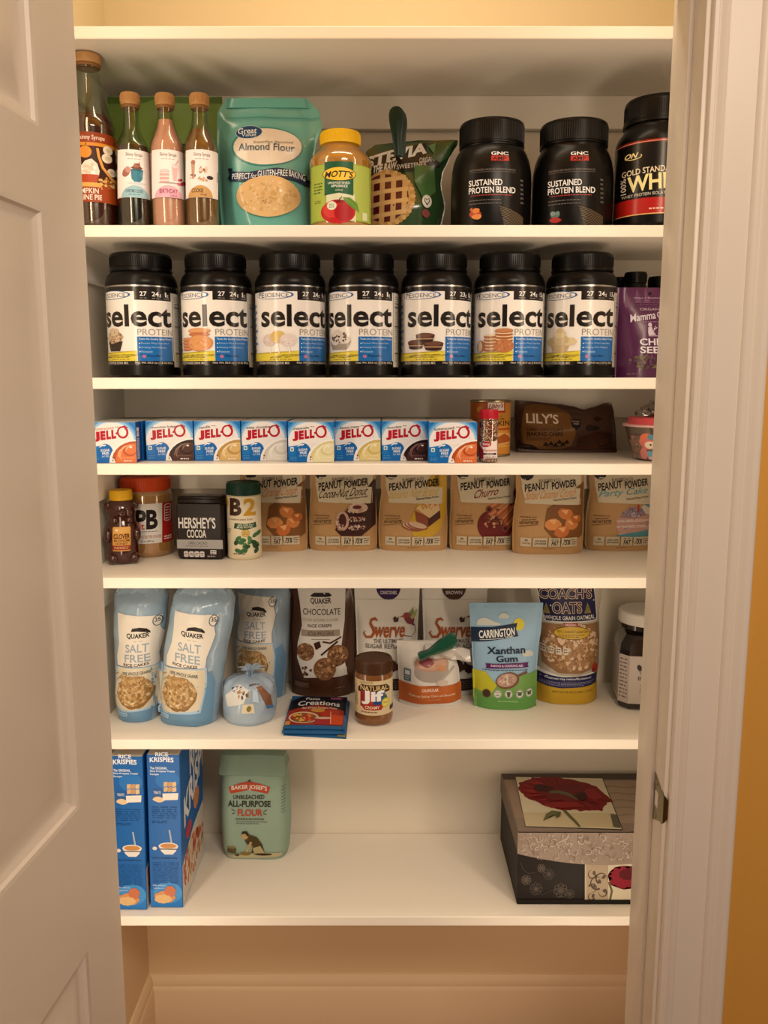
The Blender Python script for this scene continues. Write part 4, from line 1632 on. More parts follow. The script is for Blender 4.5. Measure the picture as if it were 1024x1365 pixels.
k = MB().lathe([(R * .96, z(558.5)), (R * .99, z(558)), (R * .99, H - .002), (R * .93, H), (0, H)], M('#b5182a', .4), 40)
for i in range(48):
    a = 2 * pi * i / 48
    k.tube([(R * .99 * cos(a), R * .99 * sin(a), z(557)), (R * .99 * cos(a), R * .99 * sin(a), H - .003)], .0004, M('#b5182a', .4), 4)
k.build('cap', t)
A = Art(cyl_map(xc, R, Yc, S3), cyl_surf(R + .0002), gs=.12, rough=.35)
A.P([(640, 589), (645, 592), (662.5, 587), (662.5, 611), (645, 611), (640, 606)], '#e6d2c4')
A.P([(639, 590), (645, 600), (645, 611.5), (639, 611.5)], '#8e1626')
A.E(648.5, 592.5, 6.5, 3.6, '#a81c2c', rot=-8)
A.T('Betty', 644, 590.5, 653, 594.5, '#f2e4dc', .02)
A.T('Sprinkles', 646, 599, 661.5, 602.5, '#a02032', .02)
A.R(645, 604, 661, 606.5, '#241a18')
A.T('HOLIDAY', 648, 604.4, 658, 606.1, '#e5d9cc', .02)
A.L(646, 608, 661, 610.5, 1, '#5c4a42', 4, .5, 3)
A.emit(MB()).build('label', t)

# --- bag of dark chocolate chips
Yf = .215
rows = [(604, 691, 829), (597, 690, 828), (575, 689, 827), (550, 689.5, 824.5), (534, 690, 821)]
xc, hw0, H = px_pouch(691, 828, 534, S3, Yf, vb=602)
hw, cx = outline(rows, S3, Yf, xc, H)


class ChipBag(Pouch):
    def top(s, x):                        # the dip in the upper edge
        q = (x + hw0) / (2 * hw0)
        return interp([(0, 1.0), (.1, .985), (.40, .93), (.55, .885), (.66, .82), (.74, .86), (.88, .95), (1, 1.0)], q)

    def surf(s, a, t, off):
        k = s.top(a)
        k = 1 + (k - 1) * min(1, max(0, t / s.H)) ** 2
        return (a, s.fy(a, t) - off, t * k)

    def mesh(s, mb, mat):
        b = MB()
        Pouch.mesh(s, b, mat)
        b.v = [(x, y, zz * (1 + (s.top(x) - 1) * (zz / s.H) ** 2)) for x, y, zz in b.v]
        mb.add(b.v, b.f, mat)
        return mb


p = ChipBag(H, .034, hw, cx, prof=((0, .25), (.12, .65), (.45, 1), (.8, .65), (.93, .15), (1, .05)), p=3.2, q=.7, seal=.02, wr=.0014, cre=.0022, seed=41, grid=.004)
t = thing('chocolate_chip_bag', 'dark brown bag of baking chips lying back between can and cup', 'bag', (xc, Yf + .034, S3))
mb = p.mesh(MB(), M('#45271a', 0.28, bump=.12, bscale=40, coat=.25))
A = Art(face_map(xc, S3, Yf), p.surf, .005, .005, rough=.35)
A.P([(703, 541), (720, 537), (745, 539), (760, 547), (766, 560), (768, 580), (764, 594), (750, 600), (722, 600), (712, 594), (700, 592), (697, 575), (699, 556)], '#7d5228')
A.P([(691, 585), (700, 592), (712, 594), (722, 600), (700, 603), (691, 601)], '#24130d')
A.T("LILY'S", 703.5, 550.5, 746, 564.5, '#efdcbc', .05)
A.L(706, 565.5, 742, 567, 1, '#a2865c', 3, .5, 3)
A.T('DARK CHOCOLATE', 704, 570.5, 751, 574.5, '#2a170d', .03)
A.T('BAKING CHIPS', 704, 576, 751, 581.5, '#1d0f09', .05)
A.L(704, 583, 736, 588, 2, '#2d1a0f', 4, .45, 3)
for x, y in ((729, 593), (736, 592), (747, 590), (752, 593), (757, 590), (742, 594)):
    A.P([(x - 4, y + 2), (x - 2, y - 1), (x, y - 4), (x + 2, y - 1), (x + 4, y + 2)], '#1f100b')
A.P([(762, 557), (775, 556), (774, 568), (768, 573), (763, 567)], '#1b1010')
A.T('NO SUGAR', 763.5, 558.5, 773.5, 561, '#cdbfae', .02)
A.T('ADDED', 765, 562, 772.5, 564.5, '#cdbfae', .02)
A.P([(772, 583), (800, 574), (818, 578), (822, 594), (790, 598), (770, 597)], '#3f2013')
A.B(793, 570, 9, 4, '#20110c', 3)
A.B(799, 556, 6, 4, '#2c170f', 4)
A.E(787, 569, 6, 5, '#28140d')
A.T('55% CACAO', 776, 596, 800, 599, '#8d3f23', .02, slant=-2)
A.L(802, 586, 815, 594, 3, '#6a4a36', 5, .4, 3)
A.L(693, 599, 702, 601, 1, '#a08a70', 5, .5, 3)
A.emit(mb)
mb.build('bag', t)
q = Pouch(.006, .002, [(0, hw0 * .97), (1, hw0 * .97)], wr=.0006, seed=3, grid=.006)
q.mesh(MB(), M('#4a2b1b', .3)).build('bottom_seal', t).location = (0, -.012, 0)

# --- clear cup of candy with a pink lid
Yc = .088
xc = Xof(886, 600, Yc)
t = thing('candy_cup', 'clear tapered plastic cup of candy with pink lid by right jamb', 'cup', (xc, Yc, S3), az(xc, Yc))
rb = (Xof(886, 610, Yc - .02) - Xof(845, 610, Yc - .02))
rt = (Xof(886, 570, Yc - .02) - Xof(831, 570, Yc - .02))
Hc = Zof(569, Yc - rt * .5) - S3
MB().lathe([(rb * .93, 0), (rb, .003), (rt * .97, Hc)], clear('#efe6de', .6), 56).build('plastic_cup', t)
can = MB().lathe([(rb * .9, .002), (rb * .95, .004), (rb + (rt * .97 - rb) * .6 - .002, Hc * .6), (rt * .8, Hc * .72), (rt * .3, Hc * .76), (0, Hc * .76)], M('#94776a', .6), 48)
rr = random.Random(9)
CC = [M(c, .5) for c in ('#8d5b50', '#b98f7c', '#6f7a63', '#a96a58', '#c9ac95', '#5d5048')]
for i in range(150):
    a = rr.uniform(-pi, 0.2)
    zz = rr.uniform(.006, Hc * .7)
    r = (rb + (rt * .97 - rb) * zz / Hc) - .007
    can.ball((r * cos(a), r * sin(a), zz), rr.uniform(.004, .007), rr.uniform(.004, .0055), rr.uniform(.004, .006), rr.choice(CC), 8, 6)
cn = can.build('candies', t)
cn['kind'] = 'stuff'
PINK = M('#cf4f52', .4)
rim = MB().lathe([(rt * .97, Hc - .001), (rt * 1.03, Hc), (rt * 1.03, Hc + .003), (rt * .97, Hc + .0042), (rt * .95, Hc + .0042)], M('#d9a59a', .4), 56).build('rim', t)
Hl = Zof(557, Yc - rt * .5) - S3
MB().lathe([(rt * .955, Hc + .004), (rt * .93, Hc + .0055), (rt * .88, Hl - .001), (rt * .86, Hl), (0, Hl)], PINK, 56).build('lid', t)
rad = lambda h: rb + (rt * .97 - rb) * (h / Hc)
A = Art(lambda u, v: ((u - 886) / 50.0, Zof(v, Yc - rb) - S3), cyl_surf(rad), gs=.09, gt=.006, rough=.4)
A.B(862, 589, 13, 12, '#d9776a', 3, jag=.1)
A.ring(860, 588, 9, 9, 5, '#e8794e', a0=170, a1=300)
A.E(866, 594, 8, 5, '#e9d3b4')
A.E(867, 593.5, 1.5, 1.5, '#3a2a24', n=8)
A.E(868, 583, 5, 4, '#5f8f98')
A.E(864, 606, 6, 4.4, '#6fa6b3')
A.E(868, 611.5, 6, 2.2, '#e3a9b2')
A.B(855, 606, 7, 8, '#d98278', 6, jag=.1)
A.emit(MB()).build('printing', t)
# --- crumpled clear bag resting on the lid
bx, by_ = Xof(868, 553, Yc) + .012, Yc
mb = MB()
rr = random.Random(3)
nu, nv = 36, 18
v, f = [], []
for j in range(nv + 1):
    for i in range(nu):
        a = 2 * pi * i / nu
        ph = (j / nv) * pi / 2
        k = 1 + .16 * sin(3 * a + 2 * ph) + .10 * sin(7 * a + 5 * ph) + .07 * sin(13 * a - 6 * ph) + .06 * sin(19 * a + 11 * ph)
        v.append((.034 * cos(ph) * cos(a) * k, .026 * cos(ph) * sin(a) * k, .0006 + .019 * sin(ph) * max(.35, k * k)))
for j in range(nv):
    for i in range(nu):
        q = (i + 1) % nu
        f.append((j * nu + i, j * nu + q, (j + 1) * nu + q, (j + 1) * nu + i))
mb.add(v, f, clear('#b5a798', 1.2, rough=.12))
o = tag(mb.build('crumpled_wrapper', angle=20), 'crumpled clear plastic wrapper lying on the pink candy cup lid', 'wrapper')
o.location = (bx, by_, S3 + Hl + .0002)

# ================================================================== honey, spreads, cocoa and peanut powder pouches
S4 = SH[4] + 0.0004
# --- honey bear
Yc = Yof(752, S4) + .022
xc, R = cyl_fit(143, 186, 735, Yc)
z = lambda v: Zof(v, Yc - R * .7) - S4
t = thing('honey_bottle', 'bear-shaped bottle of dark honey with a yellow cap', 'bottle', (xc, Yc, S4), az(xc, Yc))
HON = M('#3d1206', 0.14, coat=.6)
m = bpy.data.metaballs.new('bear')
mb = MB()
H0 = z(668)
prof = [(R * .80, 0), (R * .93, .004), (R * .98, .012), (R * 1.0, z(738)), (R * .97, z(728)), (R * .93, z(718)), (R * .97, z(708)), (R * .95, z(700)), (R * .82, z(695)), (R * .80, z(691)),
        (R * .88, z(685)), (R * .84, z(676)), (R * .70, z(671)), (R * .62, z(668.5)), (R * .6, z(667))]
mb.lathe(prof, HON, 48)
zb = lambda v: z(v)
for sx in (-1, 1):
    mb.ball((sx * R * .74, -.002, zb(676)), R * .28, R * .2, R * .28, HON)                      # ear
    mb.ball((sx * R * .84, -R * .42, zb(714)), R * .26, R * .34, R * .46, HON)                  # arm
    mb.ball((sx * R * .42, -R * .86, zb(692) - .001), R * .22, R * .2, R * .2, HON)             # paw under the chin
    mb.ball((sx * R * .62, -R * .66, zb(744)), R * .36, R * .40, R * .36, HON)                  # foot
    mb.ball((sx * R * .30, -R * .80, zb(678)), R * .09, R * .08, R * .10, HON)                  # eye
mb.ball((0, -R * .74, zb(684)), R * .34, R * .3, R * .26, HON)                                  # muzzle
mb.ball((0, -R * 1.0, zb(682.5)), R * .1, R * .08, R * .08, HON)
bear = mb.build('bear_body', t, angle=60)
MB().lathe([(R * .66, z(668)), (R * .69, z(667.5)), (R * .69, z(656.5)), (R * .64, z(654.5)), (0, z(654.2))], M('#e0a91f', .4), 40).build('cap', t)
A = Art(cyl_map(xc, R * 1.02, Yc, S4), cyl_surf(R * 1.02), gs=.1, rough=.4)
A.RR(151, 702.5, 173.5, 735, 2, '#d99a4a')
A.R(152.5, 703.5, 172, 711, '#dfa85c')
A.E(156, 707, 2, 1.5, '#f0dba8')
A.T('CLOVER', 152.2, 712, 172.5, 718.5, '#2a150a', .06)
A.T('BLOSSOM', 153, 719.5, 172, 722.5, '#2a150a', .04)
A.T('HONEY', 155, 723.5, 170, 726.5, '#3a1c0c', .03)
A.R(151, 727.5, 173.5, 733.5, '#8f2a1a')
A.L(153, 728.5, 172, 732.5, 2, '#dba978', 3, .5, 3)
A.emit(MB()).build('label', t)

# --- peanut powder jar with orange lid
Yc = Yof(740, S4) + .022
xc, R = cyl_fit(163, 231, 715, Yc)
z = lambda v: Zof(v, Yc - R * .7) - S4
t = thing('powder_jar', 'clear jar of tan powder with an orange lid behind honey bear', 'jar', (xc, Yc, S4), az(xc, Yc))
H = z(637)
prof = [(R * .9, 0), (R * .99, .006), (R, .012), (R, z(662)), (R * .97, z(657)), (R * .9, z(654))]
MB().lathe([(r - .0012, h) for r, h in prof], M('#b58f5e', .6, vary=.12, bscale=90), 56).build('powder', t)
MB().lathe(prof, clear('#f0e4d0', .5), 56).build('plastic_jar', t)
k = MB().lathe([(R * .92, z(655)), (R * .94, z(654)), (R * .94, H - .004), (R * .9, H), (0, H)], M('#c2441c', .42), 56)
for i in range(80):
    a = 2 * pi * i / 80
    k.tube([(R * .94 * cos(a), R * .94 * sin(a), z(653)), (R * .94 * cos(a), R * .94 * sin(a), H - .006)], .0007, M('#c2441c', .42), 4)
k.build('lid', t)
A = Art(cyl_map(xc, R, Yc, S4), cyl_surf(R + .0002), gs=.08, rough=.38)
A.R(160, 672, 231, 725, '#d9d0c2')
A.R(215, 672, 232, 725, '#a5231c')
A.T('PB', 181.5, 680, 209.5, 706, '#1b130e', .09)
A.T('fit', 183, 697, 193, 706, '#b5301f', .04)
A.L(184, 708, 212, 710, 1, '#6c6258', 4, .5, 3)
A.T('PEANUT BUTTER POWDER', 184, 714, 214, 718, '#a3584a', .02)
A.T('30 oz (850 g)', 188, 720.5, 205, 723.5, '#3a3028', .03)
A.RR(217.5, 674, 226, 697, 3, '#ddd2c4')
A.RR(218.2, 675, 225.3, 696, 2.5, '#a5231c')
A.L(219, 677, 225, 695, 5, '#e6d8cc', 7, .4, 2.5)
A.L(217.5, 716, 227, 722, 2, '#e8d4c6', 8, .55, 3)
A.emit(MB()).build('label', t)

# --- cocoa tub (squarish)
Yf = Yof(746, S4)
xl, xr = Xof(235.5, 740, Yf), Xof(298.5, 740, Yf)
hwc = (xr - xl) / 2
xc, dp = (xl + xr) / 2, .056
t = thing('cocoa_tub', 'squarish dark brown tub of cocoa with a silver band', 'tub', (xc, Yf, S4), radians(-4))
H = Zof(661, Yf + .012) - S4
CO = M('#1a0d0b', .35)
mb = MB().box(-hwc, 0, 0, hwc, dp, H * .90, CO, .009, 4)
mb.build('tub_body', t)
l = MB()
hm = hwc * .94
l.box(-hm, dp * .04, H * .885, hm, dp * .96, H * .965, M('#1d110f', .3), .0025, 2)
l.box(-hm * .97, dp * .06, H * .955, hm * .97, dp * .94, H, M('#1d110f', .3), .004, 3)
l.build('lid', t)
A = Art(lambda u, v: ((u - 267) / 31.5 * hwc, Zof(v, Yf) - S4), flat_surf, rough=.36)
A.R(238.5, 672, 295.5, 744, '#1a0d0b')
A.T("HERSHEY'S", 239, 689.5, 289, 704.5, '#dcd2c8', .045)
A.T('COCOA', 250, 706, 276, 717, '#dcd2c8', .045)
A.R(236, 719.5, 298, 731.5, '#a39d95')
A.T('100% CACAO', 252, 722, 277, 725.8, '#4c4540', .02)
A.L(248, 727, 280, 729, 1, '#6b645e', 3, .5, 3)
A.RR(244.5, 735, 273.5, 743, 2, '#1a0f0d')
for i in range(4):
    A.RR(245 + i * 7.2, 735, 251.2 + i * 7.2, 742.5, 1.6, '#d6ccc0')
    A.L(246 + i * 7.2, 736.5, 250.5 + i * 7.2, 741, 2, '#3a2c26', 3 + i, .5, 2)
A.R(281, 733, 289, 738.5, '#cfc5b9')
A.L(281.8, 734, 288.5, 738, 2, '#2a1c17', 5, .5, 3)
A.L(277, 740, 291, 742.5, 1, '#b5aa9e', 6, .5, 3)
A.emit(MB()).build('label', t)

# --- powdered peanut butter jar with dark green lid
Yc = Yof(746, S4) + .028
xc, R = cyl_fit(303.5, 349.5, 730, Yc)
z = lambda v: Zof(v, Yc - R * .7) - S4
t = thing('powder_jar', 'cream labelled jar with dark green lid next to cocoa tub', 'jar', (xc, Yc, S4), az(xc, Yc))
H = z(644)
MB().lathe([(R * .9, 0), (R * .98, .003), (R, .008), (R * .97, .012), (R * .97, z(664)), (R * .93, z(661)), (R * .88, z(659.5))], M('#dcc9a4', .35), 56).build('jar_body', t)
k = MB().lathe([(R * .94, z(660.5)), (R * .97, z(660)), (R * .97, H - .003), (R * .93, H), (R * .9, H - .001), (0, H - .001)], M('#17382a', .4), 56)
for i in range(70):
    a = 2 * pi * i / 70
    k.tube([(R * .97 * cos(a), R * .97 * sin(a), z(659.5)), (R * .97 * cos(a), R * .97 * sin(a), H - .004)], .0005, M('#17382a', .4), 4)
k.build('lid', t)
A = Art(cyl_map(xc, R, Yc, S4), cyl_surf(R * .972), gs=.09, rough=.4)
A.R(302.5, 663, 350.5, 742, '#dfcfae')
A.T('P', 297.5, 664.5, 305, 688, '#c79a35', .07)
A.T('B', 306.5, 664.5, 322, 688, '#3d2114', .11)
A.T('2', 324.5, 664.5, 341, 688, '#c08f25', .08)
A.T('powdered peanut butter', 306, 691, 337, 695, '#5a4028', .02)
A.P([(313, 697.5), (328, 698.5), (341, 697), (342, 704), (338, 704.5), (327, 707), (316, 705), (312, 705)], '#2e4b2c')
A.T('60% LESS FAT', 317, 699, 338, 701.5, '#dfe0c4', .02)
A.T('MORE PROTEIN', 316, 702, 337, 704.5, '#dfe0c4', .02)
A.E(327.5, 711, 5.5, 5, '#c59a3a')
A.E(327.5, 711, 4.2, 3.6, '#d9bb6a')
A.L(324.5, 708.5, 330.5, 713.5, 3, '#7a5a1f', 5, .4, 3)
rr = random.Random(12)
for i in range(15):
    x, y = rr.uniform(315, 342), rr.uniform(716, 736)
    A.E(x, y, 4.2, 2.8, rr.choice(['#2f5230', '#3d6b3a', '#274527', '#4b7a44']), rot=rr.uniform(0, 180), n=12)
for x, y in ((318, 718), (340, 714), (344, 712), (323, 735)):
    A.E(x, y, 4.5, 2.6, '#3d6b3a', rot=-40, n=12)
A.L(304, 705, 309, 712, 3, '#6b4a2a', 4, .4, 3)
A.L(312, 737, 330, 740, 1, '#4f3f2a', 9, .5, 3)
A.emit(MB()).build('label', t)

# --- tan peanut powder pouches
PN = [
    (318, 409, 732, .235, 'Salted Caramel Crunch', '#c98a4e', 'caramel', 'tan peanut powder pouch half hidden by the green-lidded jar'),
    (411, 503, 732.5, .24, 'Cocoa-Nut Donut', '#3d2417', 'donut', 'tan peanut powder pouch printed with coconut chocolate donuts'),
    (504.5, 597.5, 733, .24, 'Banana Nut Bread', '#d3ab55', 'loaf', 'tan peanut powder pouch with yellow edge and glazed loaf'),
    (600, 692, 732.5, .245, 'Churro', '#7d2a20', 'churro', 'tan peanut powder pouch printed with churro sticks'),
    (685, 781, 734.5, .205, 'Salted Caramel Crunch', '#cf8f55', 'caramel2', 'tan caramel pouch overlapping the churro one, fully in view'),
    (783, 876, 733, .24, 'Party Cake', '#5f9a9b', 'cake', 'tan peanut powder pouch with pink cake slice by right jamb'),
]
TANP = M('#b98e5c', .5, bump=.12, bscale=45)


def scene_of(A, o, k):
    if k.startswith('caramel'):
        A.P([(o + 42, 676), (o + 86, 664), (o + 92, 640), (o + 92, 712), (o + 70, 724), (o + 50, 716), (o + 38, 702)], '#7d4f26')
        for i, (x, y, r) in enumerate(((66, 683, 11), (50, 696, 12), (74, 697, 12), (62, 706, 12), (80, 690, 8))):
            A.B(o + x, y, r, r * .8, ['#c9763a', '#d98a48', '#d07f40', '#c46d34', '#b9652e'][i], i + 3, 9, .3)
            A.P([(o + x - r * .5, y - r * .4), (o + x + r * .4, y - r * .5), (o + x + r * .1, y + r * .1)], '#e8a86a')
    elif k == 'donut':
        A.P([(o + 39, 700), (o + 48, 690), (o + 84, 672), (o + 88, 640), (o + 92, 640), (o + 92, 699), (o + 72, 714), (o + 44, 714), (o + 36, 706)], '#3b1d15')
        for y in (704, 693, 682):
            A.E(o + 65, y, 14, 6, '#3a1b14')
            A.E(o + 65, y - 2.5, 13.5, 4, '#4d281d')
            A.S(o + 65, y - 1, 12, 3.2, 34, ['#c9a493', '#dabfae', '#b58c7c'], .95, int(y))
        A.E(o + 67, 677, 13.5, 6.6, '#c7a28c')
        A.S(o + 67, 677, 12.5, 6, 60, ['#dcc1ab', '#b48a74', '#cfae97'], 1.2, 7)
        A.E(o + 66, 676, 6, 2.6, '#5b2a20')
        A.E(o + 46, 694, 8, 13, '#4a231a', rot=25)
        A.ring(o + 46, 694, 9, 13, 3.5, '#c39d88')
        A.S(o + 43, 697, 6, 10, 40, ['#dcc1ab', '#a87a66'], 1.1, 9)
        A.E(o + 45, 691, 3, 7, '#4a1f18', rot=20)
    elif k == 'loaf':
        A.P([(o + 86, 600), (o + 93, 600), (o + 93, 676), (o + 84, 704), (o + 70, 716), (o + 46, 714), (o + 42, 692), (o + 60, 676), (o + 80, 670)], '#c79c2c')
        A.P([(o + 48, 680), (o + 62, 671), (o + 82, 672), (o + 83, 688), (o + 66, 702), (o + 50, 694)], '#b9814a')
        A.P([(o + 48, 680), (o + 50, 694), (o + 66, 702), (o + 66, 688)], '#8a4a30')
        A.P([(o + 66, 702), (o + 83, 690), (o + 82, 680), (o + 66, 688)], '#4a2418')
        A.P([(o + 50, 677), (o + 62, 668), (o + 80, 670), (o + 82, 680), (o + 76, 684), (o + 72, 680), (o + 68, 690), (o + 60, 684)], '#d9b884')
        A.S(o + 66, 674, 12, 4, 30, ['#c98d3f', '#b57a35'], 1.1, 4)
        for i in range(3):
            A.E(o + 44 + i * 4, 702 - i, 14, 4.6, '#8d5236', rot=14)
            A.E(o + 44 + i * 4, 701 - i, 12.5, 3.6, '#caa78a', rot=14)
    elif k == 'churro':
        A.E(o + 61, 700, 25, 22, '#6a1c1c')
        A.P([(o + 78, 668), (o + 90, 650), (o + 92, 700), (o + 80, 712)], '#6a1c1c')
        for i, (x0, y0, x1, y1) in enumerate(((52, 679, 70, 668), (60, 690, 80, 673), (68, 696, 88, 676), (74, 704, 90, 688), (50, 690, 62, 682))):
            A.W([(o + x0, y0), (o + x1, y1)], 9, '#b5653a')
            A.W([(o + x0, y0 - 2), (o + x1, y1 - 2)], 2, '#cf8453')
            A.W([(o + x0, y0 + 2), (o + x1, y1 + 2)], 1.2, '#8a4526')
            A.E(o + x0, y0, 4.4, 4.8, '#7a3a28')
            A.E(o + x0, y0, 2.2, 2.4, '#35130f')
        A.S(o + 58, 696, 14, 8, 30, ['#a9623f', '#5d2418', '#c98d66'], 2.0, 3)
    elif k == 'cake':
        A.P([(o + 76, 670), (o + 93, 672), (o + 93, 712), (o + 40, 714), (o + 52, 706), (o + 70, 690)], '#d2c2ae')
        A.P([(o + 74, 672), (o + 93, 672), (o + 93, 684), (o + 82, 676)], '#4f8a8c')
        A.P([(o + 36, 713), (o + 76, 705), (o + 93, 708), (o + 93, 716), (o + 60, 718)], '#568c90')
        A.P([(o + 38, 690), (o + 60, 680), (o + 93, 688), (o + 93, 704), (o + 42, 711), (o + 38, 704)], '#bd8f80')
        for y in (692, 699.5):
            A.P([(o + 38, y + 1), (o + 60, y - 1), (o + 93, y), (o + 93, y + 2.2), (o + 60, y + 1.4), (o + 38, y + 3.4)], '#d3b3a4')
        A.S(o + 62, 698, 22, 8, 16, ['#7a4a52', '#5b7f86', '#c96a52'], .9, 4)
        A.P([(o + 42, 689), (o + 54, 675), (o + 72, 677), (o + 78, 686), (o + 60, 690)], '#8f757d')
        A.S(o + 60, 683, 14, 5, 60, ['#6b5560', '#a58b92', '#c9aeb0', '#5f7f88'], 1.1, 6)
        A.R(o + 65.5, 672, o + 68, 682, '#a83a26')
        A.E(o + 67, 668.5, 1.2, 3, '#d99a3a', n=10)


for i, (u0, u1, vb, Yf, nm, tc_, pic, lab) in enumerate(PN):
    xl, xr = Xof(u0, vb - 6, Yf), Xof(u1, vb - 6, Yf)
    xc, hw0 = (xl + xr) / 2, (xr - xl) / 2
    H = .181
    dent = {3: -.06, 2: .05, 4: .05, 5: .06}.get(i, 0)
    hw = [(0, hw0 * .955), (.05, hw0 * .99), (.3, hw0), (.55, hw0 * (.965)), (.65, hw0 * (.945)), (.8, hw0 * .955), (1, hw0 * .96)]
    cx = [(0, 0), (.5, 0), (.68, hw0 * dent * .6), (.85, hw0 * dent * .3), (1, 0)]
    Dp = .024
    p = Pouch(H, Dp, hw, cx, prof=((0, .8), (.2, 1), (.6, .75), (.85, .2), (1, .05)), p=3.4, q=.7, seal=.03, wr=.0009, cre=.0012, seed=60 + i, grid=.004)
    t = thing('peanut_powder_pouch', lab, 'pouch', (xc, Yf + Dp, S4), 0, 'tan peanut powder pouches')
    mb = p.mesh(MB(), TANP)
    o = 0
    sc = (xr - xl) / 92.5
    A = Art(lambda u, v: ((u - 46.25) * sc * .985, Zof(v + (vb - 732), Yf) - S4), p.surf, .005, .005, rough=.5, clip=(1.5, row_v(S4 + H - .003, Yf) - (vb - 732), 91, 731))
    A.P([(5, 612), (88, 612), (86.5, 671), (84, 672), (13.5, 669.5)], '#cdbd9f')
    A.E(16.5, 629, 9.5, 10.5, '#1d1a1c')
    scene_of(A, 0, pic)
    A.P([(14, 669.5), (84.5, 671.5), (86, 650), (9, 645)], '#cdbd9f')
    A.T('FLAVORED & CO', 32, 637.2, 60, 641.2, '#5a4a38', .02, slant=-1.5)
    A.T('PEANUT', 13.5, 642.5, 45, 652.5, '#1f1512', .055, slant=-4.5)
    A.T('POWDER', 48.5, 639.6, 81, 649.4, '#1f1512', .055, slant=-4.5)
    n_ = len(nm)
    A.T(nm, 15 if n_ > 8 else 32, 651, 80 if n_ > 8 else 65, 662.5, tc_, .02 if n_ > 12 else .03, sh=.45, slant=-5)
    A.T('Seasoned Peanut Powder', 50, 661.5, 81, 664.5, '#3a2c22', .03, slant=-3)
    A.L(8, 686, 30, 688.5, 1, '#7a5a3a', 3, .5, 3)
    A.T('peanut powder', 10, 689.5, 28, 692.2, '#4a3020', .02, slant=-1)
    A.T('NOT NUT BUTTER', 7, 693, 31, 696.4, '#3a2416', .04, slant=-1.5)
    A.W([(6, 700), (31, 696.8)], .6, '#5a3a22')
    for (a, b) in ((8.5, 22), (24, 42.5), (44.5, 59.5), (61, 83)):
        A.R(a, 714.5, b, 726.5, '#c9b797')
    A.T('90', 13.5, 716.5, 17.5, 719.5, '#3a2c20', .04)
    A.T('Calories', 10.5, 720.5, 20.5, 723, '#4a3a2a', .01)
    A.T('LOW SUGAR', 26.5, 717.5, 41, 720, '#3a2a1c', .04)
    A.T('LOW SODIUM', 26, 721, 41, 723.5, '#3a2a1c', .04)
    A.T('85% LESS', 48, 716, 57, 718, '#4a382a', .02)
    A.T('FAT', 48.5, 718.8, 57.5, 725, '#1f1510', .06, sh=.1)
    A.T('&', 60, 718, 61.5, 722, '#1f1510', .03)
    A.T('75%', 63.5, 717, 73.5, 724.2, '#1f1510', .05, sh=.3)
    A.L(75, 716, 82, 724.5, 3, '#5c4836', 8, .4, 2.5)
    A.T('net wt 6.5 oz', 38, 728, 53, 730, '#7a5c3c', .01)
    A.emit(mb)
    mb.build('pouch', t)
    q = Pouch(.016, .0016, [(0, hw0 * .93), (1, hw0 * .93)], wr=.0003, seed=3, grid=.008)
    q.mesh(MB(), M('#a87f50', .5)).build('top_seal', t).location = (0, -.0005, H - .0162)

# ================================================================== rice cakes, sweetener pouches, oats and jars
S5 = SH[5] + 0.0004
QBLUE = M('#98adb9', 0.22, bump=.35, bscale=22, coat=.4)


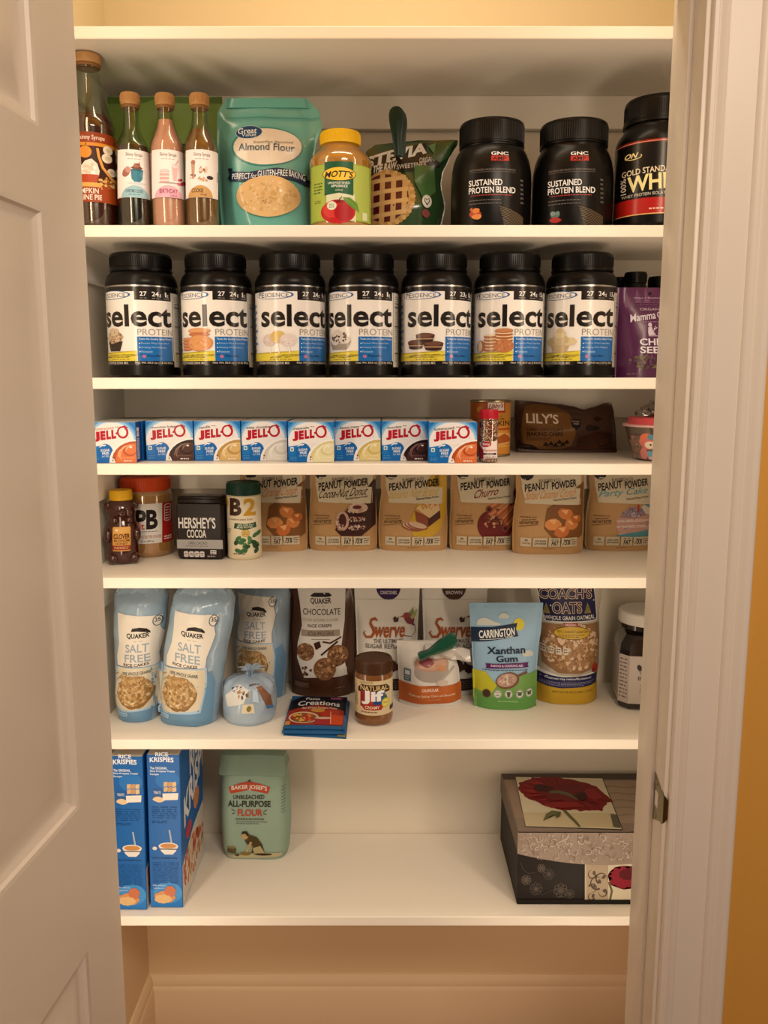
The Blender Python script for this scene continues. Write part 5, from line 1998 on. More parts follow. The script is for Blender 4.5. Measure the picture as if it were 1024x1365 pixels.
def rice_label(A, ox, oy, su, sv, tl):
    """panel of a rice cake bag; ox, oy: top middle of the panel in the photograph, su/sv scale, tl: sideways lean per row"""
    X_ = lambda u, v: (ox + u * su + tl * v * sv, oy + v * sv)

    def P(pts, c):
        A.P([X_(*q) for q in pts], c)

    def T(s, u0, v0, u1, v1, c, b=0, arc=0):
        m = (v0 + v1) / 2
        a, b_ = X_(u0, v0), X_(u1, v1)
        d = tl * m * sv
        A.T(s, ox + u0 * su + d, oy + v0 * sv, ox + u1 * su + d, oy + v1 * sv, c, b, arc=arc * sv, slant=-tl * (u1 - u0) * su * .9)
    P([(-34, 74), (26, 74), (29, 96), (26, 134), (-36, 136)], '#a9c4d6')
    P([(-29, 0), (31, 5), (28, 20), (31, 30), (24, 60), (24, 74), (-30, 72), (-31, 60), (-26, 40), (-27, 20)], '#eadfcb')
    P([(-30, 74), (24, 76), (27, 96), (24, 130), (-22, 134), (-36, 130), (-33, 100)], '#dccdae')
    # dark hat-shaped swash over the word
    P([(-8, 24), (-6, 19.5), (4, 18), (13, 20), (17, 24), (17.5, 27), (12, 25), (0, 23.5)], '#2a2320')
    T('QUAKER', -14, 26.5, 16, 34.5, '#1e1a18', .07, arc=-1)
    T('EST. 1877', -4, 36.5, 8, 38, '#8a8074', .0)
    T('SALT', -16, 41, 15, 52.5, '#9aa7ad', .03)
    T('FREE', -18, 55.5, 16, 66.5, '#9aa7ad', .03)
    T('RICE CAKES', -20, 68.5, 14, 72.5, '#4a3428', .05, arc=-1)
    T('100% WHOLE GRAINS', -22, 79.5, 16, 84, '#3b4650', .03)
    A.ring(*X_(26, 11.5), 5.8 * su, 7.2 * sv, .9, '#3a4248')
    T('35', 22.8, 7.5, 29.2, 13, '#3a4248', .03)
    for i in range(7):
        a, b = X_(-34 + i * 2.4, 86 + (i * 7) % 9), X_(-28 + i * 2.6, 82 + (i * 5) % 8)
        A.W([a, b], 1.4, '#b98d4a')
    cx_, cy_ = X_(-6, 108)
    A.B(cx_, cy_, 25 * su, 24 * sv, '#8f6a3c', 3, n=30, jag=.08)
    A.B(cx_ - 1, cy_ - 2, 24 * su, 22 * sv, '#b08a58', 4, n=30, jag=.08)
    A.S(cx_ - 1, cy_ - 2, 23 * su, 20 * sv, 230, ['#cfae7c', '#a97d48', '#dcc498', '#b89058', '#94703f', '#c7a26c'], 2.0 * su, 5)
    A.RR(*X_(-37, 133.5), *X_(-16, 142), 1.4, '#a9c6d8')
    A.L(*X_(-36, 134.5), *X_(-16.5, 141.5), 2, '#4f86ad', 8, .5, 3)


def rice_bag(label, rows, vtop, vbase, Dp, lbl, seed, lean=0.0, Yset=None):
    Yf = Yset if Yset is not None else Yof(vbase, S5)
    v0 = row_v(S5, Yf)
    a, b = [(r[1], r[2]) for r in rows if r[0] == max(q[0] for q in rows)][0]
    H = Zof(vtop, Yf) - S5
    xc = (Xof(a, v0, Yf) + Xof(b, v0, Yf)) / 2
    hw, cx = outline(rows, S5, Yf, xc, H)
    p = Pouch(H, Dp, hw, cx, prof=((0, .80), (.06, .96), (.2, 1), (.78, 1), (.9, .8), (1, .25)), p=2.0, q=.55, seal=.0, wr=.0010, cre=.0030, seed=seed, back=.8, grid=.004, pleat=.0042, proud=.0018)
    t = thing('rice_cake_bag', label, 'bag', (xc, Yf + Dp, S5), 0, 'blue bags of rice cakes')
    mb = MB()
    p.mesh(mb, QBLUE)
    A = Art(face_map(xc, S5, Yf + Dp * .25), p.surf, .005, .005, rough=.35)
    # blue lower part of the film
    vb = row_v(S5, Yf)
    A.P([(a + 3, vb - 3), (b - 3, vb - 3), (b + 2, vb - 60), (b - 2, vb - 76), (b - 12, vb - 60), (b - 18, vb - 24), (a + 20, vb - 26), (a + 4, vb - 40)], '#6d93ae')
    rice_label(A, *lbl)
    A.emit(mb)
    mb.build('bag', t)
    # gathered neck with its tie and the frill above it
    g = MB()
    n, top = 40, []
    cxx = interp(cx, 1)
    hw1 = interp(hw, 1)
    v, f = [], []
    prof = [(1.0, -.012, .9), (.8, .000, .8), (.45, .007, .5), (.22, .011, .32), (.2, .014, .30), (.34, .0175, .4), (.42, .0195, .5)]
    for r, dz, yy in prof:
        for i in range(n):
            th = 2 * pi * i / n
            w = 1 + (.10 * sin(9 * th) + .07 * sin(14 * th + 2)) * (1.2 - r * .6)
            v.append((cxx + hw1 * r * cos(th) * w, Dp * .35 * yy * sin(th) * w - .002, H + dz))
    for j in range(len(prof) - 1):
        for i in range(n):
            q = (i + 1) % n
            f.append((j * n + i, j * n + q, (j + 1) * n + q, (j + 1) * n + i))
    g.add(v, f, QBLUE)
    g.build('gathered_neck', t, angle=60)
    return t


rice_bag('blue rice cake bag standing leftmost, against the door edge', [(970, 150, 203), (930, 145, 202.5), (880, 143, 206.5), (830, 142, 215), (800, 142, 217), (791, 146, 213), (786, 153, 204)], 791, 966, .046,
         (184, 817, .96, .96, .02), 71)
rice_bag('blue rice cake bag leaning right, second from the door', [(972, 207, 284), (930, 207, 289.5), (905, 208.5, 293), (880, 210, 297), (830, 217.5, 306), (803, 223, 308), (794, 228, 303), (788, 238, 292)], 793, 971, .046,
         (261, 815, 1.0, 1.0, -.14), 73)
rice_bag('blue rice cake bag standing back behind the crumpled one', [(930, 314, 378), (890, 310, 381), (840, 308, 383), (800, 307, 384), (790, 309, 382), (785, 315, 376)], 782, 928, .045,
         (341, 792, .86, .86, .02), 75, Yset=.190)

# --- nearly empty, twisted rice cake bag
Yc = Yof(968, S5) + .048
xc, R = cyl_fit(297, 368.5, 935, Yc)
H = Zof(905, Yc - R * .5) - S5
t = thing('rice_cake_bag', 'crumpled half-empty rice cake bag twisted shut, short and round', 'bag', (xc, Yc, S5), az(xc, Yc), 'blue bags of rice cakes')
FILM = M('#a7b6c0', .25, bump=.4, bscale=28, coat=.4)
mb = MB()
n, m = 72, 44
v, f = [], []
tabr = [(0, .90), (.08, .98), (.3, 1.0), (.62, .99), (.78, .93), (.86, .78), (.93, .50), (.97, .26), (1, .12)]
for j in range(m + 1):
    t_ = j / m
    zz = (t_ / .8) * H * .84 if t_ < .8 else H * (.84 + .16 * sin((t_ - .8) / .2 * pi / 2) ** .8)
    r = interp(tabr, t_)
    for i in range(n):
        a = 2 * pi * i / n
        k = 1 + .018 * sin(3 * a + 4 * t_) + .012 * sin(7 * a - 9 * t_)
        amp = .09 * max(0, t_ - .55) / .45
        k += amp * (abs(sin(5.5 * a + 5 * t_)) - .5) + amp * .6 * sin(11 * a - 7 * t_)
        lift = .10 * H * max(0, t_ - .7) / .3 * sin(2 * a + .6)
        v.append((R * r * k * cos(a), R * r * k * sin(a), zz + lift * .25))
for j in range(m):
    for i in range(n):
        q = (i + 1) % n
        f.append((j * n + i, j * n + q, (j + 1) * n + q, (j + 1) * n + i))
f.append(tuple(reversed(range(n))))
f.append(tuple(m * n + i for i in range(n)))
mb.add(v, f, FILM)


def crump_surf(a, t_, off):
    j = min(m - 1, max(0, t_ * m))
    j0 = int(j)
    q = ((a - pi / 2) % (2 * pi)) / (2 * pi) * n
    i0 = int(q) % n
    fr = q - int(q)
    P0 = Vector(v[j0 * n + i0]).lerp(Vector(v[j0 * n + (i0 + 1) % n]), fr)
    P1 = Vector(v[(j0 + 1) * n + i0]).lerp(Vector(v[(j0 + 1) * n + (i0 + 1) % n]), fr)
    p_ = P0.lerp(P1, j - j0)
    d = Vector((p_.x, p_.y, .3 * R * max(0, t_ - .5) * 3)).normalized()
    return tuple(p_ + d * (off + .0006))


A = Art(lambda u, v_: (u, v_), crump_surf, 2 * pi / n, 1 / m, rough=.35)
A.P([(-.30, .30), (.18, .30), (.14, .50), (-.26, .50)], '#e0d3b4')
A.B(-.03, .40, .10, .07, '#8f7a3c', 4)
A.P([(.30, .82), (.62, .42), (1.0, .36), (.86, .60), (.52, .84)], '#8a5d40')
A.P([(.62, .42), (.68, .33), (1.1, .28), (1.0, .36)], '#4f7fa6')
A.P([(-.9, .40), (-.2, .52), (-.02, .80), (-.5, .86), (-1.0, .64)], '#ddd8cc')
A.S(-.25, .70, .24, .07, 14, ['#8f6b45', '#b58a5a', '#5d4a3a'], .035, 4)
for i, (x, y) in enumerate(((-.7, .80), (-.55, .82), (-.40, .81), (-.62, .76))):
    A.W([(x, y), (x + .08, y + .02), (x + .05, y - .03)], .018, '#3a3a3c')
A.L(.0, .84, .6, .88, 1, '#6a5a48', 6, .6, .1)
A.P([(.1, .55), (.35, .50), (.3, .75), (.12, .8)], '#c2d3de')
A.emit(mb)
mb.build('bag', t, angle=60)
g = MB()
v2, f2 = [], []
for j, (r, dz) in enumerate(((.14, -.004), (.10, .003), (.11, .007), (.26, .012), (.42, .014))):
    for i in range(32):
        a = 2 * pi * i / 32
        w = 1 + .3 * sin(7 * a) + .15 * sin(11 * a)
        v2.append((R * r * w * cos(a) + .004 * j * .4, R * r * w * sin(a), H + dz))
for j in range(4):
    for i in range(32):
        q = (i + 1) % 32
        f2.append((j * 32 + i, j * 32 + q, (j + 1) * 32 + q, (j + 1) * 32 + i))
g.add(v2, f2, FILM).build('twisted_neck', t, angle=70)

# --- brown bag of chocolate rice crisps
Yf = .205
rows = [(928, 387, 470), (905, 386, 471), (850, 385, 472), (800, 386, 470), (775, 389, 467)]
H = Zof(768, Yf) - S5
v0 = row_v(S5, Yf)
xc = (Xof(387, v0, Yf) + Xof(470, v0, Yf)) / 2
hw, cx = outline(rows, S5, Yf, xc, H)
p = Pouch(H, .036, hw, cx, prof=((0, .8), (.2, 1), (.6, .9), (.85, .45), (1, .06)), p=2.6, q=.8, seal=.03, wr=.0012, cre=.0018, seed=81)
t = thing('rice_crisps_bag', 'brown bag of chocolate rice crisps standing behind the blue packets', 'bag', (xc, Yf + .036, S5))
mb = p.mesh(MB(), M('#4a2a1b', .3, bump=.15, bscale=35, coat=.3))
A = Art(face_map(xc, S5, Yf), p.surf, .005, .005, rough=.4)
A.P([(393, 780), (460, 780), (459, 830), (455, 862), (463, 903), (430, 903), (405, 905), (395, 880), (396, 860), (402, 835), (398, 805)], '#dbd2c4')
A.P([(412, 797), (418, 793), (438, 793), (442, 797), (438, 798.5), (416, 798.5)], '#2b211c')
A.T('QUAKER', 413, 800, 441, 808.5, '#2a211d', .06, arc=-.8)
A.T('EST. 1877', 421, 809.5, 433, 811, '#8a8074', 0)
A.T('CHOCOLATE', 403, 813.5, 453.5, 821.5, '#4a2f22', .02)
A.T('OTHER NATURAL FLAVOR', 403, 826, 450, 829.5, '#a3978a', .01)
A.T('RICE CRISPS', 410, 833, 442, 837, '#3a2820', .04)
A.R(401, 840.5, 453, 849, '#a08d7a')
A.T('ACTUAL WHOLE GRAINS', 410, 842, 445, 848, '#3f3028', .02)
A.R(415, 852.5, 440, 853.2, '#6a5a4e')
for (x, y, r) in ((407, 870, 12), (450, 875, 14), (433, 892, 15)):
    A.E(x, y, r, r, '#7d5638')
    A.S(x, y, r * .93, r * .93, 70, ['#9a7048', '#5f3c26', '#b48a5c', '#7a5232'], 1.7, int(x))
A.P([(418, 858), (426, 855), (428, 863), (421, 867)], '#3a2118')
A.W([(430, 856), (440, 858), (455, 850)], 2.2, '#4a2c1e')
A.W([(428, 874), (440, 864), (450, 856)], 2.4, '#3f261b')
A.S(408, 896, 8, 7, 12, ['#4a2c1e', '#6b4630'], 1.6, 4)
A.R(448, 892, 462, 902, '#cfc6b8')
A.RR(391, 911, 412, 919, 1.5, '#5f4434')
A.L(391.5, 912, 411, 918, 2, '#7a5f4e', 4, .5, 3)
A.L(447, 917, 463, 919, 1, '#8a6a54', 5, .5, 3)
A.emit(mb)
mb.build('bag', t)

# --- two white sweetener pouches at the back
WPCH = M('#ddd4c4', .4, bump=.12, bscale=40)


def sweet(label, u0, u1, o, cap, capw, seed, Yf):
    H = Zof(776, Yf) - S5
    v0 = row_v(S5, Yf)
    xl, xr = Xof(u0, v0, Yf), Xof(u1, v0, Yf)
    xc, hw0 = (xl + xr) / 2, (xr - xl) / 2
    hw = [(0, hw0 * .93), (.5, hw0 * .97), (1, hw0 * 1.04)]
    p = Pouch(H, .026, hw, prof=((0, .85), (.25, 1), (.6, .75), (.86, .2), (1, .05)), p=3, q=.75, wr=.0012, cre=.0012, seed=seed)
    t = thing('sweetener_pouch', label, 'pouch', (xc, Yf + .026, S5), 0, 'white sweetener pouches')
    mb = p.mesh(MB(), WPCH)
    A = Art(face_map(xc, S5, Yf), p.surf, .005, .005, rough=.42)
    A.E(o + 47, 785, 16.5, 18, cap)
    A.T(capw, o + 36, 791, o + 58, 795.5, '#d9cfd0', .03)
    A.R(o + 1, 802, o + 92, 802.5, '#b9ae9c')
    OR = '#a3522a'
    # lettering with a long-tailed capital
    A.W([(o + 32, 829), (o + 29, 826.5), (o + 24, 828), (o + 22.5, 833), (o + 26, 838), (o + 28, 844), (o + 24, 850), (o + 17, 851), (o + 13.5, 846), (o + 16, 843)], [1.8, 3.4, 3.2, 3.4, 4.2, 4.2, 3.8, 3.2, 2.4, 1.0], OR)
    A.T('werve', o + 28, 836.5, o + 69, 851, OR, .055, sh=.15)
    A.W([(o + 68, 849), (o + 78, 851), (o + 84, 845), (o + 83, 838), (o + 80, 834)], [1.2, .8, .7, .6, .4], '#5b3a3a')
    A.P([(o + 53, 826), (o + 56, 823), (o + 58, 826), (o + 61, 824), (o + 60, 830), (o + 55, 831)], '#4a3328')
    # humming bird
    A.E(o + 75, 827, 6, 8.5, '#7e2f3a', rot=-35)
    A.E(o + 71, 823, 4.2, 3.8, '#8f3a3c')
    A.P([(o + 68, 822), (o + 61, 824.3), (o + 68, 824.6)], '#a3402e')
    A.P([(o + 75, 822), (o + 80, 812), (o + 82, 822)], '#7c8a45')
    A.P([(o + 76, 825), (o + 86, 815), (o + 84, 824), (o + 79, 829)], '#a8a468')
    A.P([(o + 78, 831), (o + 83, 836), (o + 79, 837)], '#5b2a44')
    A.T('THE ULTIMATE', o + 27, 852.5, o + 67, 858, '#6b6058', .02)
    A.T('SUGAR REPLACEMENT', o + 16, 859, o + 90, 865, '#6b6058', .02)
    A.B(o + 76, 888, 22, 12, '#3a2118', 5)
    A.E(o + 80, 882, 18, 7, '#cfc3b2')
    A.B(o + 40, 888, 24, 11, '#4a2c20', 7)
    A.R(o + 2, 905, o + 91, 921, '#2e1f1c')
    A.L(o + 6, 907, o + 88, 919, 4, '#6f5a50', 6, .3, 5)
    A.emit(mb)
    mb.build('pouch', t)
    q = Pouch(.014, .0016, [(0, hw0 * 1.0), (1, hw0 * 1.01)], wr=.0003, seed=3, grid=.008)
    q.mesh(MB(), M('#d3c9b8', .4)).build('top_seal', t).location = (0, -.0006, H - .0143)


sweet('white sweetener pouch with purple half circle, left of its twin', 474, 558, 471, '#3a2348', 'CONFECTIONERS', 91, .214)
sweet('white sweetener pouch with brown half circle, right of its twin', 563.5, 648, 559.5, '#4a3526', 'BROWN', 93, .222)

# --- peanut butter jar
Yc = Yof(967, S5) + .030
xc, R = cyl_fit(472.8, 524.2, 940, Yc)
z = lambda v: Zof(v, Yc - R * .75) - S5
t = thing('peanut_butter_jar', 'peanut butter jar with brown lid near the shelf front', 'jar', (xc, Yc, S5), az(xc, Yc))
zt_ = Zof(884, Yc - R) - S5
MB().lathe([(R * .84, 0), (R * .94, .003), (R * .985, .009), (R, z(958)), (R * .97, z(954)), (R * .97, z(908)), (R * .99, z(904)), (R * .96, z(900)), (R * .9, z(897))], M('#7a4a20', .18, coat=.6), 56).build('jar_body', t)
k = MB().lathe([(R * .93, z(899.5)), (R * .955, z(899)), (R * .955, zt_ - .003), (R * .91, zt_), (R * .84, zt_), (R * .82, zt_ - .0012), (0, zt_ - .0012)], M('#4a2c17', .4), 56)
for i in range(80):
    a = 2 * pi * i / 80
    k.tube([(R * .955 * cos(a), R * .955 * sin(a), z(898)), (R * .955 * cos(a), R * .955 * sin(a), zt_ - .004)], .0005, M('#4a2c17', .4), 4)
k.build('lid', t)
A = Art(cyl_map(xc, R * .97, Yc, S5), cyl_surf(R * .972), gs=.09, rough=.36)
c0 = 498.5
A.R(472, 907, 525, 954, '#d3bd93')
A.R(474, 909, 477, 952, '#c6a978')
A.P([(478, 919), (482, 913.5), (515, 913.5), (519, 919), (519, 924), (478, 924)], '#3a2614')
A.T('NATURAL', 481, 915, 517, 921.5, '#d9b878', .04, arc=-.6)
A.R(481, 922, 490, 943, '#8f2018')
A.R(490, 922, 498, 943, '#a8342a')
A.R(498, 922, 513, 943, '#1f4a7a')
A.P([(481, 940), (513, 940), (508, 947), (486, 947)], '#a3281f')
A.T('Jif', 482.5, 921, 512, 939.5, '#f0e9dd', .10)
A.T('CREAMY', 487, 941.5, 506, 945.5, '#e8cfae', .04)
A.E(513.5, 938, 5, 6.5, '#c9b23a')
A.E(513.5, 938, 3.6, 4.6, '#e0cf62')
A.P([(511, 932), (514, 926), (516, 932)], '#3f6a2e')
A.T('16 oz', 511, 936, 516, 939, '#4a4a1a', .03)
A.L(482, 948.5, 508, 951, 1, '#7a3f2a', 5, .5, 3)
A.T('A DELICIOUS', 480, 909.3, 497, 912, '#a8802a', .02, slant=-1)
A.L(474, 926, 478, 944, 5, '#7a5f3a', 6, .4, 2)
A.R(519, 944, 524, 950, '#3a2a1c')
A.emit(MB()).build('label', t)

# --- granular sweetener pouch folded over and clipped
Yf = .150
rows = [(938, 533, 616), (925, 532.5, 616), (900, 531.5, 614), (885, 530.5, 610), (872, 529.8, 609), (860, 529, 612)]
H = Zof(861, Yf) - S5
v0 = row_v(S5, Yf)
xc = (Xof(533, v0, Yf) + Xof(616, v0, Yf)) / 2
hw, cx = outline(rows, S5, Yf, xc, H)
p = Pouch(H, .036, hw, cx, prof=((0, .75), (.2, 1), (.6, .8), (.85, .35), (1, .15)), p=2.6, q=.75, seal=.03, wr=.0014, cre=.0022, seed=95, grid=.004, back=.5)
t = thing('sweetener_pouch', 'short white pouch with orange bottom, folded and held by clip', 'pouch', (xc, Yf + .036, S5))
mb = p.mesh(MB(), M('#ddd3c3', .36, bump=.15, bscale=40))
A = Art(face_map(xc, S5, Yf), p.surf, .005, .005, rough=.4, clip=(529, 860, 617, 940))
A.P([(532, 914), (560, 916.5), (590, 918), (617, 916), (617, 941), (532, 941)], '#b9602a')
A.T('GRANULAR', 562.5, 918.5, 585, 922.5, '#eeddc6', .03)
A.T('Replaces: Baking, Cakes and Brownies', 546, 926.3, 608, 930.5, '#e8cfae', .02)
A.L(570, 933, 590, 934.5, 1, '#d9a57a', 4, .5, 3)
A.E(576, 898, 23, 13, '#a89a8c')
A.P([(553, 889), (599, 889), (598, 901), (554, 901)], '#a89a8c')
A.E(576, 888, 23.5, 9.5, '#b98f76')
A.E(576, 888, 21, 7.8, '#c79a7c')
A.B(569, 886, 11, 6.5, '#8a3a40', 4)
A.E(588, 893, 8, 3.4, '#c98a5a', rot=20)
A.W([(590, 908), (600, 899), (607, 893)], 3, '#b3a698')
A.E(590, 912, 8, 4, '#c9b8a2')
A.R(539, 895, 548, 911, '#5d6a72')
A.R(540.3, 897, 546.7, 903, '#cfd3d0')
A.L(540, 904, 547, 910, 2, '#b9c0c2', 4, .4, 2)
A.emit(mb)
mb.build('pouch', t)
# the crumpled top bent over to the right
fl = MB()
p0 = [Xof(u, v, Yf + .012) - xc for u, v in ((556, 870), (629, 872))]
rr = random.Random(8)
v, f = [], []
for j in range(9):
    for i in range(17):
        s_, w_ = i / 16, j / 8
        u_ = 566 + s_ * 60 + w_ * 1.5
        vv = 859 + s_ * 7 + w_ * (17 - 2 * s_)
        v.append((Xof(u_, vv, Yf + .02) - xc, -.018 - .006 * sin(3.1 * w_) + .004 * sin(9 * s_ + 3 * w_) + .003 * sin(17 * s_ - 5 * w_), Zof(vv, Yf + .02) - S5))
for j in range(8):
    for i in range(16):
        f.append((j * 17 + i, j * 17 + 17 + i, j * 17 + 18 + i, j * 17 + i + 1))
k = len(v)
v += [(x, y + .004, zz) for x, y, zz in v]
f += [tuple(k + q for q in g[::-1]) for g in f]
fl.add(v, f, M('#cfc6b8', .18, bump=.5, bscale=60, coat=.4))
fl.build('folded_top', t, angle=25)
Yq = Yf - .004
cx0, cz0 = Xof(560, 873, Yq), Zof(873, Yq)
cp = [(Xof(u, v, Yq) - cx0, Zof(v, Yq) - cz0) for u, v in ((558.5, 874), (562, 872.5), (568, 870), (573, 867.5), (578, 865), (584, 861.5), (591, 857.5), (598, 853.5), (604, 850), (608, 848.5))]
kk = fwd(Yq, S5 + .1) / F
bag_clip('bag_clip', 'green clip lying slanted across the orange-bottomed white pouch', cp, [w * kk for w in (10, 11, 8.5, 8, 11, 14, 17, 18.5, 18, 13)], (cx0, Yq, cz0), M('#0d4a33', .25, coat=.4), th=.010)

# --- stack of flat seasoning packets
zt = S5
PKB = M('#235a86', .3, bump=.12, bscale=40, coat=.3)


def flat_pt(u, v, z):
    y = Yof(v, z)
    return Vector((Xof(u, v, y), y))


quads = [
    ('blue seasoning packet at the bottom of the flat stack', ((393, 930), (466.5, 934), (461.5, 982), (378, 977.5)), 0.000, 0.0045),
    ('blue seasoning packet in the middle of the flat stack', ((391, 929), (465.5, 932), (460, 976.5), (375.5, 974.5)), 0.0048, 0.0045),
    ('blue seasoning packet with red food picture, top of the stack', ((390, 926), (463.3, 927.5), (460, 970), (377, 968.5)), 0.0096, 0.0045),
]
for n, (lab, q, z0, th) in enumerate(quads):
    zt = S5 + z0 + th
    A0, B0, C0, D0 = [flat_pt(u, v, zt) for u, v in q]
    org = (A0 + B0 + C0 + D0) / 4
    t = thing('seasoning_packet', lab, 'packet', (org.x, org.y, S5 + z0), 0, 'flat stack of seasoning packets')

    def qs(s, t_, D0=D0, C0=C0, A0=A0, B0=B0, org=org):
        p_ = (D0 * (1 - s) + C0 * s) * (1 - t_) + (A0 * (1 - s) + B0 * s) * t_
        return p_ - org

    def top(s, t_, off, qs=qs, th=th, n=n):
        p_ = qs(s, t_)
        e = max(0, 1 - abs(2 * s - 1) ** 6) * max(0, 1 - abs(2 * t_ - 1) ** 6)
        h = .0016 + (th - .0018) * e ** .6 + .00035 * sin(9 * s + n * 2) * sin(7 * t_ + n) * e
        return (p_.x, p_.y, h + off)
    mb = MB()
    v, f = [], []
    g = 28
    for sd in (0, 1):
        for j in range(g + 1):
            for i in range(g + 1):
                p_ = qs(i / g, j / g)
                v.append(top(i / g, j / g, 0) if sd == 0 else (p_.x, p_.y, .0002))
    m_ = (g + 1) ** 2
    for j in range(g):
        for i in range(g):
            a = j * (g + 1) + i
            f.append((a, a + 1, a + g + 2, a + g + 1))
            f.append((m_ + a, m_ + a + g + 1, m_ + a + g + 2, m_ + a + 1))
    for i in range(g):
        f.append((i, m_ + i, m_ + i + 1, i + 1))
        a = g * (g + 1) + i
        f.append((a, a + 1, m_ + a + 1, m_ + a))
        b = i * (g + 1)
        f.append((b, b + g + 1, m_ + b + g + 1, m_ + b))
        b = i * (g + 1) + g
        f.append((b, m_ + b, m_ + b + g + 1, b + g + 1))
    mb.add(v, f, PKB)
    A = Art(lambda u, v_: (u, v_), top, 1 / g, 1 / g, rough=.3)
    if n == 2:
        A.P([(.01, .40), (.99, .40), (.99, .97), (.01, .97)], '#14161f')
        A.P([(.01, .80), (.2, .97), (.01, .97)], '#2f6a96')
        A.R(.70, .86, .92, .95, '#6a2a4a')
        A.T('TASTES GREAT', .72, .93, .90, .88, '#c98a9a', .02)
        A.P([(.02, .07), (.96, .07), (.96, .50), (.75, .62), (.5, .68), (.25, .60), (.02, .48)], '#9a2f1c')
        A.T('Pasta', .27, .92, .52, .83, '#e8e2d8', .02, sh=.0)
        A.T('Creations', .15, .82, .88, .67, '#efe9df', .03, arc=-.05)
        A.T('Sun Dried Tomato Pesto', .24, .615, .84, .555, '#e8d8b8', .03, arc=-.02)
        A.E(.30, .28, .25, .17, '#d8c09a')
        A.E(.30, .27, .22, .14, '#7a5a2a')
        A.S(.29, .28, .19, .12, 46, ['#d9772a', '#c9481f', '#e0a24a', '#b0301a'], .028, 3)
        A.B(.72, .42, .18, .12, '#b5351f', 4)
        A.B(.52, .50, .14, .07, '#c98a3a', 6)
        A.P([(.50, .08), (.76, .08), (.78, .26), (.49, .26)], '#a3242a')
        A.E(.635, .26, .145, .03, '#d9b8a0')
        A.P([(.75, .08), (.95, .08), (.96, .34), (.74, .36)], '#cf4a22')
        A.W([(.74, .45), (.76, .10)], .012, '#e0b8a0')
        A.R(.02, .06, .10, .16, '#c98a3a')
    elif n == 0:
        A.R(.86, .02, .98, .14, '#b08a3a')
    A.emit(mb)
    mb.build('packet', t, angle=45)

# --- xanthan gum pouch
Yf = .140
rows = [(940, 637, 717), (930, 634, 717), (905, 633, 718), (870, 631, 721), (840, 629, 725), (808, 627, 727.5)]
H = Zof(808, Yf) - S5
v0 = row_v(S5, Yf)
xc = (Xof(637, v0, Yf) + Xof(717, v0, Yf)) / 2
hw, cx = outline(rows, S5, Yf, xc, H)
p = Pouch(H, .026, hw, cx, prof=((0, .85), (.2, 1), (.55, .75), (.8, .25), (1, .05)), p=2.8, q=.75, seal=.04, wr=.0008, cre=.0010, seed=101, grid=.004)
t = thing('gum_pouch', 'pale blue and green stand-up pouch with a scoop of powder', 'pouch', (xc, Yf + .026, S5))
mb = p.mesh(MB(), M('#93b3c6', .38, bump=.1, bscale=40))
mb2 = MB()
A = Art(face_map(xc, S5, Yf), p.surf, .005, .005, rough=.4)
A.P([(631.5, 897), (648, 897), (664, 915), (660, 934), (633, 936)], '#b9b32a')
A.P([(664, 912), (690, 902), (719, 898), (718, 938), (634, 938), (633, 922), (655, 925)], '#6f9a4c')
A.P([(633.5, 926), (660, 930), (690, 925), (717.5, 918), (718, 948), (634, 948)], '#5f9448')
A.E(694, 836, 7.5, 8.2, '#d3c23c')
for pts in ([(637, 834), (640, 829), (646, 827), (652, 828), (660, 832), (668, 834), (669, 837), (637, 837)], [(666, 826), (671, 821), (676, 821), (681, 825), (680, 828), (667, 828)], [(697, 873), (702, 869), (708, 869), (713, 873), (712, 877), (698, 877)]):
    A.P(pts, '#c6c6b8')
A.P([(629.5, 840), (660, 839), (692, 834), (690, 842), (693, 851), (665, 855), (630, 860)], '#1c2a40')
A.T('CARRINGTON', 640, 842, 688, 852, '#e6e2d4', .05, slant=-4.5)
A.W([(641, 856), (673, 853)], .7, '#c9c9c0')
A.T('FARMS', 675, 850.3, 686, 852.8, '#d3d3ca', .02, slant=-1)
A.T('Xanthan', 650, 863.5, 701.5, 873, '#1f2a3c', .055, slant=-1)
A.T('Gum', 662, 875, 691, 883.5, '#1f2a3c', .055)
A.P([(648, 886), (706, 884.5), (704.5, 887), (706, 891), (648, 892.5), (649.5, 889)], '#5a1f58')
A.T('BAKING & COOKING AID', 655, 887, 698, 890, '#e0cfdc', .03)
A.L(644, 893.3, 709, 895.3, 1, '#3f4a5a', 4, .5, 4)
A.W([(690, 902), (704, 897)], 3.2, '#6f4a34')
A.E(677, 907.5, 16, 10.5, '#6f4a34', rot=-12)
A.E(676, 907, 13.5, 8.4, '#b3917c', rot=-12)
A.S(676, 907, 11, 6.5, 40, ['#c9aa96', '#a3806a', '#d3bba8'], 1.6, 3)
for i, (x, c, b) in enumerate(((649, '#3f2a22', '#6b4a3a'), (663.5, '#d9d6c4', '#4a5a3a'), (678, '#d9d6c4', '#4a5a3a'), (693, '#d9d6c4', '#4a5a3a'), (706.5, '#d9d6c4', '#4a5a3a'))):
    A.E(x, 925, 5.4, 5.8, c)
    A.ring(x, 925, 5, 5.4, .6, b)
    if i == 1:
        A.T('NON', x - 3, 921.5, x + 3, 924, b, .03)
        A.T('GMO', x - 3, 925.5, x + 3, 928, b, .03)
    elif i == 2:
        A.P([(x - 2.2, 925), (x + 2.2, 925), (x + 1.6, 929), (x - 1.6, 929)], b)
        A.E(x, 923.6, 2.8, 1.8, b)
    elif i:
        A.P([(x - 3, 923.5), (x + 3, 923.5), (x + 2.4, 927.5), (x - 2.4, 927.5)], b)
        A.R(x - 4, 922.4, x + 4, 923.4, b)
A.T('NET WT 8 OZ (227 g)', 664, 934, 690, 936.3, '#d3dcb8', .01)
A.emit(mb)
mb.build('pouch', t)
